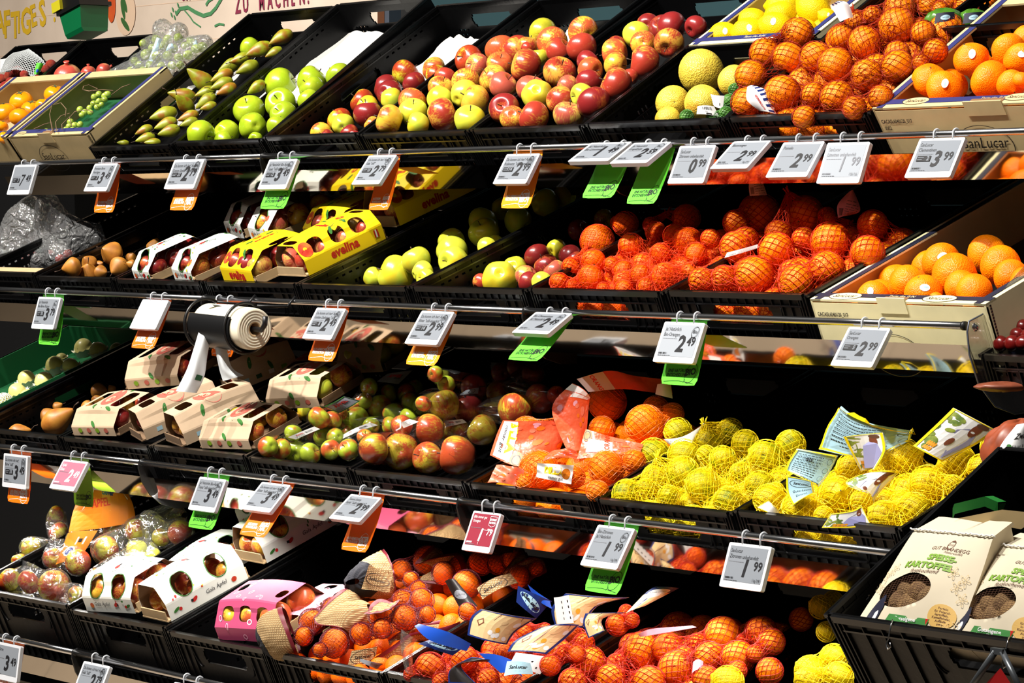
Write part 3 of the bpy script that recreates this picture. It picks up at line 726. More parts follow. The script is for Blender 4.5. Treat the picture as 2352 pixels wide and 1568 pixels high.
# round sticker (SanLucar style oval with dark triangle), laid on the sphere towards -y
def make_sticker():
    S = lambda x, y: V((math.sin(x) * math.cos(y), -math.cos(x) * math.cos(y), math.sin(y))) * 1.012
    pr = Print(S, .003); pr.ell(0, 0, .27, .19, 'lb_white', n=16); pr.poly([(-.17, -.06), (.02, -.06), (-.06, .14)], 'lb_dark'); pr.ell(.06, .02, .13, .06, 'lb_sky', n=12)
    return pr.mb.mesh('sticker')
STICK = make_sticker()

ORD = ['first', 'second', 'third', 'fourth', 'fifth', 'sixth', 'seventh', 'eighth', 'ninth', 'tenth', 'eleventh', 'twelfth', 'thirteenth', 'fourteenth', 'fifteenth', 'sixteenth']
ALLF = []
def axis_for(code, P, rnd):
    cam = (CAM - P).normalized(); up = V((0, 0, 1)); side = cam.cross(up).normalized()
    j = lambda s: V((rnd.uniform(-s, s), rnd.uniform(-s, s), rnd.uniform(-s, s)))
    a = {'u': up * 1.2 + cam * .25, 'c': cam + up * .35, 'b': -cam - up * .25, 'd': -up - cam * .8, 's': side + up * .3, 'l': -side + up * .3, 'f': cam * .6 + up,
         'r': side * .8 - cam * .3}.get(code[0])
    if a is None: a = up * rnd.uniform(-.3, 1.2) + cam * rnd.uniform(-.8, .8) + side * rnd.uniform(-1, 1)
    return (a.normalized() + j(.22)).normalized()

def fruits(key, ox, oy, s, data, kind, a=-.045, b=0.0, group=None, rr=1.0, clamp=True, where=None, orient='', relax=True, bag=None, yscale=1):
    """data: 'x,y,r[,kind][,orient][,@bag]' in crop pixels; placed on the heap surface w = a + b*v of crate `key`"""
    c = C[key]; out = []
    for it in data.split():
        p = it.split(','); x, y, r = float(p[0]) / s + ox, float(p[1]) / s + oy, float(p[2]) / s * rr
        k, o, bg, stk = kind, orient, bag, False
        for q in p[3:]:
            if q[0] == '@': bg = q[1:]
            elif q == '*': stk = True
            elif q in FM: k = q
            else: o = q
        d = ray(x, y); t = c.t_on(x, y, a, b); out.append(dict(c=c, x=x, y=y, rp=r, kind=k, o=o, bag=bg, d=d, t=t, stk=stk, group=group, where=where or c.short, clamp=clamp, relax=relax))
    Mi3 = c.Mi.to_3x3()
    for f in out:
        if not f['clamp']: continue
        dl = Mi3 @ f['d']; o = c.Mi @ CAM
        for _ in range(3):
            r = f['rp'] / F_PX * f['t']; u = o.x + dl.x * f['t']; hi = c.W - min(r, .03) - .003; lo = min(r, .03) + .003
            if u > hi: f['t'] += (hi - u) / dl.x
            elif u < lo: f['t'] += (lo - u) / dl.x
    c.fruits += out; ALLF.extend(out); return out

def relax_all():
    by = {}
    for f in ALLF:
        if f['relax']: by.setdefault(id(f['c']), []).append(f)
    for L in by.values():
        n = len(L); c = L[0]['c']
        D = np.array([tuple(f['d']) for f in L]); T = np.array([f['t'] for f in L]); RP = np.array([f['rp'] for f in L]); T0 = T.copy(); cam = np.array(tuple(CAM))
        Mi = np.array(c.Mi)[:3, :3]; dw = (D @ Mi.T)[:, 2]; ow = (c.Mi @ CAM).z; du = (D @ Mi.T)[:, 0]; ou = (c.Mi @ CAM).x
        for it in range(80):
            Rr = RP / F_PX * T; P = cam + D * T[:, None]; moved = 0; dT = np.zeros(n)
            for i in range(n):
                d = np.linalg.norm(P - P[i], axis=1); ov = .96 * (Rr + Rr[i]) - d; ov[i] = 0
                for j in np.nonzero(ov > .001)[0]:
                    sgn = 1 if (T[i], i) > (T[j], j) else -1
                    dT[i] += sgn * min(ov[j], .012) * (.5 if sgn > 0 else .3); moved = 1
            T += np.clip(dT, -.02, .02)
            Rr = RP / F_PX * T
            for i in range(n):                                       # stay above the crate floor and inside its walls
                if dw[i] < 0:
                    tm = (-c.H + Rr[i] * .9 - ow) / dw[i]; T[i] = min(T[i], max(tm, T0[i]))
                if L[i]['clamp']:
                    r = min(Rr[i], .03); u = ou + du[i] * T[i]
                    if u < r: T[i] += (r - u) / du[i]
                    if u > c.W - r: T[i] += (c.W - r - u) / du[i]
                T[i] = min(max(T[i], T0[i] - .10), T0[i] + .10)
            if not moved: break
        for i, f in enumerate(L): f['t'] = T[i]

def word_row(L):
    """row from the front and place from the left, for labels"""
    L = sorted(L, key=lambda f: -f['y']); rows = []; cur = []
    for f in L:
        if cur and (cur[0]['y'] - f['y']) > max(18, cur[0]['rp'] * 1.1): rows.append(cur); cur = []
        cur.append(f)
    if cur: rows.append(cur)
    for i, rw in enumerate(rows):
        rw.sort(key=lambda f: f['x'])
        for j, f in enumerate(rw): f['row'] = i; f['col'] = j; f['nrow'] = len(rw)
def build_fruits():
    relax_all()
    by = {}
    for f in ALLF: by.setdefault((f['where'], f['bag']), []).append(f)
    for (where, bag), L in by.items():
        word_row(L); rnd = random.Random(where + str(bag))
        for f in L:
            P = CAM + f['d'] * f['t']; r = f['rp'] / F_PX * f['t']; K = FM[f['kind']]
            if K['name'] in ('pear', 'tan_pear', 'brown_pear') and 'ax' in f: ax = f['ax']
            else: ax = axis_for(f['o'] or '?', P, rnd)
            if f['kind'] in ('le', 'll') and not f['o']:
                side = (CAM - P).cross(V((0, 0, 1))).normalized(); ax = (side * rnd.choice((-1, 1)) + V((0, 0, rnd.uniform(-.6, .6))) + (CAM - P).normalized() * rnd.uniform(-.3, .5)).normalized()
            q = V((0, 0, 1)).rotation_difference(ax).to_matrix().to_4x4() @ Matrix.Rotation(rnd.uniform(0, 6.28), 4, 'Z')
            Mx = Matrix.Translation(P) @ q @ Matrix.Diagonal((r, r, r, 1))
            o = bpy.data.objects.new(K['name'], K['me']); o.matrix_world = Mx; col.objects.link(o); WM[o.name] = Mx; f['P'] = P; f['r'] = r; f['obj'] = o
            row = 'front row' if f['row'] == 0 else (ORD[min(f['row'], 15)] + ' row')
            place = ('alone' if f['nrow'] == 1 else ORD[min(f['col'], 15)] + ' from left') + ' in ' + row
            tag(o, f"{K['word']}, {place}, {where}", K['cat'], f['group'] or f"{K['cat']} in the {where}")
            for (en, em) in K['extras']: inst(en, em, o)
            if f['stk']:
                so = bpy.data.objects.new('sticker', STICK); col.objects.link(so); so.parent = o
                cd = (CAM - P).normalized(); want = (cd + V((0, 0, .32)) + V((.1 if int(f['x']) % 2 else -.25, 0, 0))).normalized()
                loc = (q.to_3x3().inverted() @ want); so.matrix_local = V((0, -1, 0)).rotation_difference(loc).to_matrix().to_4x4(); so['label'] = 'small oval paper sticker'

def pears(key, ox, oy, s, data, kind, a=-.045, b=0, **kw):
    """'nx,ny,bx,by,r' : neck tip and body centre in crop pixels"""
    c = C[key]
    for it in data.split():
        p = [float(q) for q in it.split(',')]
        f = fruits(key, ox, oy, s, f'{p[2]},{p[3]},{p[4]}', kind, a, b, **kw)[0]
        nx, ny = p[0] / s + ox, p[1] / s + oy
        dx, dy = (nx - f['x']), (ny - f['y']); l = math.hypot(dx, dy) or 1
        f['ax'] = (RT * (dx / l) - UP * (dy / l) + (CAM - (CAM + f['d'] * f['t'])).normalized() * (.25 if l > 1.2 * f['rp'] else .9)).normalized()

A_ = (200, 0, 4.126); B_ = (600, 0, 4.126); C_ = (1040, 0, 4.126); D_ = (1500, 0, 4.126); E_ = (1820, 0, 4.355)
G_ = (900, 440, 4.126); H_ = (600, 430, 5.227); I_ = (1240, 440, 5.227); J_ = (1560, 400, 4.182); K_ = (1850, 440, 4.126)
F2 = (0, 430, 5.227); L_ = (0, 740, 5.227); N_ = (570, 820, 5.227); O_ = (800, 820, 5.227); P_ = (1090, 820, 4.182); Q_ = (1380, 920, 4.612); R_ = (1720, 900, 3.722)
S_ = (0, 1100, 4.611); U_ = (600, 1220, 2.575); V_ = (800, 1220, 2.576); W_ = (1150, 1300, 2.987); X_ = (1250, 1350, 2.688); Y_ = (1500, 1340, 2.987)
# --- top shelf
pears('pear', *A_, '1580,495,1690,450,78 1760,400,1890,330,72 1230,685,1400,600,68 1400,575,1500,545,60 1420,690,1570,620,68 1690,540,1810,480,52 1030,715,1140,800,92 '
      '1210,755,1330,700,68 1160,845,1330,780,66 1240,890,1370,830,60 820,890,970,920,80 1080,890,1170,860,60 1070,1000,1170,930,66 910,970,960,1020,78 1090,1030,1190,1000,48 640,1110,790,1070,78 '
      '660,1210,800,1160,66 890,1130,1010,1090,60 460,1270,580,1220,52 470,1335,600,1300,56 690,1270,830,1230,64 890,1190,1010,1150,52 500,1352,660,1350,46 290,1352,370,1356,34', 'pe', a=-.058, b=.02)
fruits('pear', *A_, '1545,455,100', 'gr', a=-.06, b=.03)
pears('granny', *A_, '1530,880,1640,800,58', 'pe', a=-.08)
fruits('granny', *A_, '1072,1270,135 1320,1255,122 1540,1058,152 1575,1198,134,b 1290,1335,95 1600,1320,70', 'gr', a=-.062, b=.0)
fruits('granny', *B_, '178,808,160,l 190,985,150 475,772,145 487,845,122 745,730,130 215,1090,130 455,955,108 150,1205,105', 'gr', a=-.055, b=.0)
fruits('mixed', *B_, '1365,700,138 1180,830,130,re 1212,882,128,re,* 1450,790,112,re 1635,660,124,ga 1662,712,104 960,965,124 1015,1015,108,go 1232,940,108,go 1010,1085,140,re 745,1140,122 775,1185,108,go 570,1265,108,ga 622,1305,84,re '
       '835,1270,96,re 870,1310,80,re 1050,1180,80,ga', 'br', a=-.06, b=.03)
fruits('yellowred', *B_, '1215,1135,146,s 1440,1070,138,go,f 1430,965,140 1490,1175,112,go 1718,1090,166,id 1690,945,124,go 1700,835,126 1745,745,112,id 1940,775,140 1925,895,138,go 2030,955,152,s', 'ga', a=-.02, b=.06)
fruits('yellowred', *C_, '160,1145,150,go,f 155,565,140,br 455,475,152,ga 235,625,124,pi 445,610,128,ga,f 620,490,158,id 695,625,165,id,s 385,745,140,ga 475,815,142,pi 860,310,142,br 945,400,150,ga 715,445,110,id 820,545,85,go 1005,485,136,id 1240,300,148,ga 700,455,60,id', 'ga', a=-.02, b=.06)
fruits('redapp', *C_, '490,1030,150,re 565,1115,122,ga,b 772,1112,158,id,s 800,895,150,go,b 740,845,145,pi 1012,690,162,id,f 1012,950,142,id 1095,1095,150,pi 1340,980,165,re 1230,900,115,go 1090,820,112,pi 1290,780,126,re 1550,805,168,id,s 1300,665,128,ga '
       '1282,590,118,re 1225,455,148,id 1540,612,122,ga 1535,500,140,ga 1680,730,80,id 1820,595,168,id,s 1805,410,126,ga,b 1740,335,130,go 1555,425,92,re 1850,235,112,re 1990,270,135,re', 'id', a=-.015, b=.05)
fruits('redapp', *D_, '170,255,152,re 155,405,148,id 410,255,115,re', 'id', a=-.015, b=.05)
fruits('pomelo', *D_, '455,680,218,b 190,975,168 470,975,178 770,770,160 140,1130,125', 'po', a=-.035, b=.1)
fruits('pomelo', *D_, '725,960,66,@li 775,850,56,@li 320,1105,62,@li 690,1075,62,@li 560,1110,50,@li', 'li', a=-.02, b=.0)
C['lemonbox'] = Crate(C['pomelo'].wld(.0, .325, -.005), .385, C['pomelo'].tilt, D=.3, H=.085, kind=None, short='lemon box')
fruits('lemonbox', *D_, '675,330,124,* 905,305,140,* 945,200,125 1165,250,140,* 1205,150,138 1240,60,150 1520,90,148 1450,270,92 1650,160,80,* 1560,10,110 2000,20,110', 'le', a=-.03, b=.03, orient='')
fruits('bloodo', *D_, '1370,320,152,@a 1065,505,150,@a 1285,550,156,@a 1540,540,150,@b 930,720,150,@a 890,970,150,@a 1225,885,172,@a 1520,900,118,@b 1745,925,162,@b 1730,615,168,@b,b 1430,1110,110,@b', 'or', a=-.0, b=.05, clamp=False)
fruits('bloodo', *E_, '725,430,170,@c 500,375,130,@c 745,755,162,@b,b 1052,665,165,@b 1050,540,130,@c 885,975,122,@b,c 620,1080,118,@b,c 1045,260,185,@c 1075,90,165,@c 1310,330,125,@c 1430,510,122,@d 1285,630,85,@d 640,215,115,@c 800,160,100,@c', 'or', a=.01, b=.08, clamp=False)
C['clembox'] = Crate(onY(2004, 252, RAIL[0][0] + FRONT), .60, TILT[0], D=.4, H=.085, kind=None, short='clementine box')
fruits('clembox', *E_, '1370,800,180,cm,f 1515,885,182,cm,c,* 1785,592,186,cm,* 1975,810,205,cm 2160,500,180,cm 2290,590,180,cm,* 2190,840,150,cm 1960,680,80,cm 2330,380,130,cm 2290,800,90,cm', 'cm', a=-.015, b=.04, clamp=False)
# --- second shelf
pears('nashi', *F2, '640,1000,860,960,128 1040,880,1060,900,105 1055,930,1060,1010,125 1180,720,1330,785,150 1330,1040,1420,965,135 1240,900,1200,930,62 1290,1020,1220,1020,92 1610,780,1580,840,74 1900,560,1860,705,108 2150,540,2190,640,100 1490,900,1570,920,60', 'na', a=-.05, b=.0)
fruits('golden', *H_, '1625,1045,228,s 1345,1085,128', 'go', a=-.055)
fruits('golden', *G_, '235,660,140 290,760,104 325,820,92 570,575,150 590,655,145 560,480,132 880,400,150 900,530,96 990,490,80 860,290,140 1050,160,110 1190,270,130 1450,110,135 1640,40,110 1330,50,90', 'go', a=-.05, b=.04)
fruits('pinkl', *G_, '1025,820,172,go,b 845,860,88,id 1165,725,118,go 1275,800,112,pi 1300,860,105,re 1385,620,130,re 1465,705,120,re 1570,545,100,go 1690,600,112,re 1545,755,112,pi 1420,860,100,go 1740,650,90,re 1770,370,110,re 2010,260,100,br', 'pi', a=-.055, b=.03)
fruits('clem', *I_, '605,1040,158,@a 640,840,145,@a 380,900,112,@a 230,1085,112,@a 400,1125,78,@a 560,750,72,@a 1500,1020,165,@b,b 1205,1000,125,@b 995,945,122,@b 1010,1070,125,@b 870,880,100,@b 1450,745,125,@b 1095,650,150,@b 1390,480,120,@b '
       '1000,1165,105,@b 1270,1140,105,@b 1620,530,140,@b 1775,610,178,@b 690,600,205,@c,b 1030,390,150,@c 940,380,90,@c 1330,400,90,@c 1760,320,165,@c 1870,740,130,@b 1800,960,110,@b 760,1160,70,@a', 'cl', a=-.01, b=.05, clamp=False)
fruits('bioor', *J_, '770,380,198,@d 1205,390,182,@d 545,465,122,@d 640,640,130,@d 540,700,150,@d 930,730,172,@e 1450,645,186,@f 1195,620,108,@f 1860,490,145,@f 1810,755,164,@f 1420,910,172,@e 1125,1045,178,@e 1080,950,125,@e 720,970,185,@e 430,1000,125,@e 215,1020,122,@e '
       '950,570,125,@d 1420,400,80,@f 1440,440,70,@f 300,620,90,@d', 'or', a=.0, b=.05, clamp=False)
C['orbox'] = Crate(onY(1861, 690, RAIL[1][0] + FRONT), .445, R(22.5), D=.6, H=.075, kind=None, short='orange box')
fruits('orbox', *K_, '645,1000,160,* 975,870,188 1120,960,185,* 1285,665,188,* 1415,800,228 1480,905,165,c 1600,945,175,b 1720,590,186,b 1850,700,196,b 1950,810,172 2080,860,150 1240,1030,80,*', 'or', a=-.015, b=.0, clamp=False)
# --- third shelf
fruits('green3', *L_, '320,690,120 212,840,118 530,705,118 335,900,108 690,770,82 860,700,98 525,840,88 660,520,120 850,530,108 1005,310,120 1180,340,108 1400,340,98 1060,540,90 45,960,110 740,430,70', 'wf', a=-.03, b=.0)
fruits('kaki', *L_, '600,1125,120 1200,830,115 1060,1025,96 1340,800,60 700,1010,70', 'na', a=-.05, b=0, orient='')
pears('kaki', *L_, '930,1010,640,1210,165 380,1290,190,1320,105 1250,920,1150,930,60', 'kp', a=-.05)
fruits('tray', *N_, '243,1075,128,@a 400,1105,128,@a 570,1130,140,@a 740,1160,134,@a 540,910,110,@a 905,960,124,@a 990,1110,122,@b 1205,1110,132,@b 1050,960,112,@b 1180,900,90,@b 1400,960,100,@b 850,730,142,@c 1010,760,122,@c 1290,760,172,@c 1120,690,90,@c 1480,830,110,@c '
       '1700,820,110,@c 1575,605,158,@d 1740,675,130,@d 1390,530,112,@d 1685,435,108,@d 1900,430,118,@e 1950,555,132,@e 2070,600,100,@e 1450,360,110,@d 1930,730,125,@d 2000,380,110,@e 1280,600,80,@d', 'gg', a=-.045, b=.02, rr=1.0)
fruits('tray', 330, 820, 5.227, '1990,640,145,go 1790,745,108,ga 1270,1020,125,go 1510,935,120,go 1350,880,95,go', 'go', a=-.05, clamp=False)
fruits('big', *O_, '300,1095,185,@a,l 625,1130,222,@a,b 960,1210,190,@b 1310,1175,232,@b,s 985,865,185,@a,r 1210,900,125,@b 1610,880,185,@b,s 640,830,130,@a 1160,580,185,@c 1435,620,195,@c,re 1790,440,158,@d,pi 1500,370,165,@d,re 1680,665,152,@c,s 1970,650,188,@c 2010,440,125,@d,re 1350,860,110,@b 900,560,100,@c,gg 1180,330,110,@d,gg 1050,200,100,@d,gg', 'bg', a=-.03, b=.03)
fruits('big', *P_, '620,400,148,@d,pi 390,510,168,@c 790,370,96,@d,id 560,170,110,@d,re 260,150,100,@d,re 400,110,100,@d,re', 'bg', a=-.0, b=.05, clamp=False)
fruits('billa', *P_, '1275,430,182,@a 1640,650,192,@a 1740,500,125,@a 1225,690,122,@a 1270,1065,172,@b 615,1085,190,@b 480,1200,92,@b 1180,1290,105,@b 1530,1000,110,@b 1900,550,110,@a 500,720,150,@c 650,800,160,@c 350,860,140,@c 1480,880,90,@b 950,1150,110,@b', 'or', a=.0, b=.06, clamp=False)
fruits('biole', *Q_, '275,985,135,@a 600,830,150,@a 560,565,150,@b 880,575,150,@b 865,770,160,@a 720,1010,100,@a,c 480,930,92,@a 820,330,130,@c 1140,440,130,@c 1370,320,118,@c 1530,450,125,@d 1750,600,165,@d 1290,620,125,@d 1080,900,165,@d 1350,1060,135,@d,r 1680,900,138,@d 2010,470,140,@b,f 1120,570,85,@c 1470,760,90,@d', 'll', a=-.01, b=.04, clamp=False)
fruits('sanle', *R_, '175,920,118,@a 425,1000,130,@a 765,880,140,@b,c 880,650,115,@c 1310,560,150,@c 1530,790,145,@d 1780,600,140,@e 1160,1070,125,@f 1410,1000,125,@f 1990,650,105,@e 1740,790,70,@d 640,1060,72,@b 2100,470,105,@e 230,840,60,@a 960,930,80,@b', 'le', a=-.01, b=.05, clamp=False)
# --- lowest shelf
fruits('clever', *S_, '100,1070,128,@a 305,1090,132,@a 570,1130,172,@a,b 330,730,112,@b 825,880,140,@b,b 560,840,112,@b 1125,750,150,@c 1450,560,142,@c 1200,540,112,@c 1900,560,138,@d 1430,895,132,@d,go 1450,750,112,@d,go 1625,815,84,@d,go 1050,1040,112,@d 810,1230,100,@a 620,560,110,@b 600,370,90,@b 200,860,82,@a 800,640,100,@c 1700,620,100,@d', 'br', a=-.02, b=.06, clamp=False)
fruits('burlap', *U_, '300,535,78,@a 425,455,66,@a 515,420,62,@a 592,482,52,@a,c 485,530,80,@a 432,662,86,@a 250,620,56,@a 348,700,42,@a 838,410,66,@b 950,410,72,@b 707,495,74,@b 848,510,78,@b 592,605,66,@b 715,575,58,@b 980,490,50,@b 930,340,50,@b', 'cl', a=.005, b=.06, clamp=False)
fruits('burlap', *V_, '312,228,64,@c 470,172,85,@c,c 562,248,68,@c 700,312,84,@c 372,285,48,@c 645,195,45,@c 785,185,74,@d 885,195,60,@d 980,172,70,@d 1008,272,70,@d 705,475,52,@d 1110,220,45,@d', 'cl', a=.02, b=.07, clamp=False)
fruits('blue', *V_, '485,805,90,@a 685,760,84,@a 370,845,40,@a 550,880,50,@a 830,870,62,@a 920,720,60,@b 1055,600,62,@b 1140,590,42,@b', 'cl', a=.0, b=.05, clamp=False)
fruits('blue', *W_, '170,460,64,@b 300,440,50,@b 440,600,60,@c 570,530,72,@c 340,680,70,@c 800,400,76,@d 860,310,46,@d 500,470,58,@c 520,600,60,@c 900,370,50,@d', 'cl', a=.02, b=.06, clamp=False)
fruits('rednet', *X_, '270,460,108,@a 600,390,118,@a,l 545,360,80,@a 760,372,94,@b 860,440,80,@b 650,580,100,@a 410,560,90,@a 815,500,112,@c 175,580,85,@a 1100,290,112,@b 1020,425,96,@b 950,345,66,@b 1315,260,76,@d 1195,430,106,@b 1000,560,82,@c 1190,510,60,@b 450,470,66,@a', 'or', a=-.0, b=.05, clamp=False)
fruits('rednet', *Y_, '745,335,108,@d 812,400,92,@d 1015,245,78,@d 800,600,92,@d 620,385,42,@d 700,480,60,@d', 'or', a=-.0, b=.05, clamp=False)
fruits('lownet', *Y_, '512,675,98,@e 1080,600,95,@a 1240,510,85,@a 1070,670,88,@a 1270,640,92,@a 1150,160,70,@b 1190,330,60,@b 1235,120,60,@b', 'le', a=.03, b=.05, clamp=False)
build_fruits()

def filler(key, kind, r, drop=.035, vmax=None, u0=.0, u1=None, v0=.0, bagged=True):
    """fruit lying underneath the visible layer, seen through its gaps"""
    c = C[key]; L0 = [f for f in c.fruits if f['where'] == c.short]
    if not L0: return
    P = [(c.loc(f['P']), f) for f in L0]; vmax = vmax or max(p.y for p, _ in P); rnd = random.Random(key); new = []
    nv = int((vmax - r - v0) / (r * 1.9)) + 1; u1 = u1 or c.W
    for j in range(nv):
        nu = int((u1 - u0 - 2 * r) / (r * 2.02)) + 1
        for i in range(nu):
            u = u0 + r + .004 + i * r * 2.04 + (j % 2) * r * .5; v = v0 + r + .006 + j * r * 1.9
            if u > u1 - r: continue
            near = sorted(P, key=lambda q: (q[0].x - u) ** 2 + (q[0].y - v) ** 2)[:3]; w = sum(q[0].z for q in near) / 3 - drop
            if math.hypot(near[0][0].x - u, near[0][0].y - v) > .16: continue
            for _ in range(10):
                l = V((u + rnd.uniform(-.004, .004), v, w))
                if all((q - l).length > .9 * (f['r'] + r) for q, f in P + [(a, {'r': r}) for a, _, _ in new]): break
                w -= .008
            w = max(w, -c.H + r); l.z = w
            if any((q - l).length < .72 * (f['r'] + r) for q, f in P + [(a, {'r': r}) for a, _, _ in new]): continue
            new.append((l, near[0][1], r))
    out = []
    for l, nf, r_ in new:
        Q = c.wld(*l); x, y, s = proj(Q); t = (Q - CAM).dot(FW); rr = r * rnd.uniform(.92, 1.0)
        out.append(dict(c=c, x=x, y=y, rp=rr * s, kind=kind, o='', bag=nf['bag'] if bagged else None, d=ray(x, y), t=t, stk=False, group=None, where='lower layer, ' + c.short, clamp=False, relax=False))
    global ALLF
    keep = ALLF; ALLF = out; build_fruits(); ALLF = keep
    for f in out: f['where'] = c.short; f['fill'] = 1
    ALLF.extend(out)
for a in (('bloodo', 'or', .036, .045), ('clem', 'cl', .030, .04), ('bioor', 'or', .036, .05), ('biole', 'll', .030, .045), ('sanle', 'le', .030, .045), ('blue', 'cl', .028, .05), ('rednet', 'or', .036, .05)): filler(*a)
for a in (('billa', 'or', .038, .06), ('burlap', 'cl', .028, .06), ('orbox', 'or', .036, .05), ('clembox', 'cm', .034, .05), ('lemonbox', 'le', .028, .05)): filler(*a, bagged=False)
# ------------------------------------------------------------------ nets and films drawn tight over the fruit
def wrap_grid(F, axis_px, N, M, k=.010, infl=.0025, tails=(), sag=0.0, crumple=0.0, seed=0):
    """closed skin over a group of fruit: grid[i][j] of points and normals, j runs along the bag's long axis"""
    Cn = np.array([tuple(f['P']) for f in F]); Rn = np.array([f['r'] * (1.08 if f['kind'] in ('le', 'll') else 1.0) for f in F])
    for (px, py, rp) in tails:
        n = min(F, key=lambda f: (f['x'] - px) ** 2 + (f['y'] - py) ** 2)
        t = n['t'] - n['r'] * .3; P = CAM + ray(px, py) * t; q = n['P']; rr = rp / F_PX * t
        for s in np.linspace(0, 1, 6)[1:]:
            Cn = np.vstack([Cn, tuple(q.lerp(P, s))]); Rn = np.append(Rn, n['r'] * .55 * (1 - s) + rr * s)
    c = Cn.mean(0)
    a = np.array(tuple((RT * axis_px[0] - UP * axis_px[1]).normalized())); e1 = np.cross(a, (0, 0, 1)); e1 /= np.linalg.norm(e1); e2 = np.cross(a, e1)
    I, J = np.meshgrid(np.arange(N), np.arange(M + 1), indexing='ij')
    ph = 2 * np.pi * (I + .5 * (J % 2)) / N; th = .06 + (np.pi - .12) * J / M
    D = (np.cos(th)[..., None] * -a + np.sin(th)[..., None] * (np.cos(ph)[..., None] * e1 + np.sin(ph)[..., None] * e2)).reshape(-1, 3)
    Rm = np.max(np.linalg.norm(Cn - c, axis=1) + Rn) + .05
    def sdf(P):
        d = np.linalg.norm(P[:, None, :] - Cn[None], axis=2) - Rn[None]
        m = d.min(1); return m - k * np.log(np.exp(-(d - m[:, None]) / k).sum(1)) - infl
    T = np.full(len(D), Rm)
    for _ in range(60):
        s = sdf(c + D * T[:, None]); T -= np.clip(s * .85, -.01, .05); T = np.maximum(T, .004)
    T = T.reshape(N, M + 1)
    if sag:                                                       # stretched between the fruit: pull the hollows outwards
        for _ in range(int(sag)):
            av = (np.roll(T, 1, 0) + np.roll(T, -1, 0) + np.pad(T, ((0, 0), (1, 0)))[:, :-1] + np.pad(T, ((0, 0), (0, 1)))[:, 1:])
            w = np.full_like(T, 4.0); w[:, 0] -= 1; w[:, -1] -= 1
            T = np.maximum(T, av / w)
    if crumple:
        rg = np.random.default_rng(seed)
        for sc_, am in ((5, 1.0), (11, .6), (23, .35)):
            g = rg.normal(size=(sc_, sc_)); gi = (np.arange(N) * sc_ / N); gj = (np.arange(M + 1) * (sc_ - 1) / M)
            i0 = gi.astype(int) % sc_; i1 = (i0 + 1) % sc_; fi = (gi % 1)[:, None]; j0 = np.minimum(gj.astype(int), sc_ - 2); fj = (gj - j0)[None]
            z = (g[i0][:, j0] * (1 - fi) + g[i1][:, j0] * fi) * (1 - fj) + (g[i0][:, j0 + 1] * (1 - fi) + g[i1][:, j0 + 1] * fi) * fj
            T += crumple * am * np.abs(z)
    P = c + D * T.reshape(-1)[:, None]
    e = 5e-4; G = np.stack([sdf(P + np.eye(3)[q] * e) - sdf(P - np.eye(3)[q] * e) for q in range(3)], 1); G /= np.linalg.norm(G, axis=1)[:, None] + 1e-9
    return P.reshape(N, M + 1, 3), G.reshape(N, M + 1, 3), c
def bagfruits(where, bag): return [f for f in ALLF if f['where'] == where and f['bag'] == bag]
def net_geo(mb, P, G, w, j0, j1):
    N, M = P.shape[0], P.shape[1] - 1; vs = []; fs = []
    for i in range(N):
        for j in range(j0, min(j1, M)):
            for di in ((0, -1) if j % 2 == 0 else (0, 1)):
                A = P[i, j]; B = P[(i + di) % N, j + 1]; n = G[i, j] + G[(i + di) % N, j + 1]
                d = B - A; L = np.linalg.norm(d)
                if L < 1e-5 or L > .05: continue
                s = np.cross(d, n); s = s / (np.linalg.norm(s) + 1e-9) * w / 2; o = n / (np.linalg.norm(n) + 1e-9) * .0004
                b = len(vs); vs += [A - s, A + s, B + s, B - s, A + o * 2, B + o * 2]; fs += [(b, b + 4, b + 5, b + 3), (b + 4, b + 1, b + 2, b + 5)]
    mb.add([tuple(v) for v in vs], fs, False)
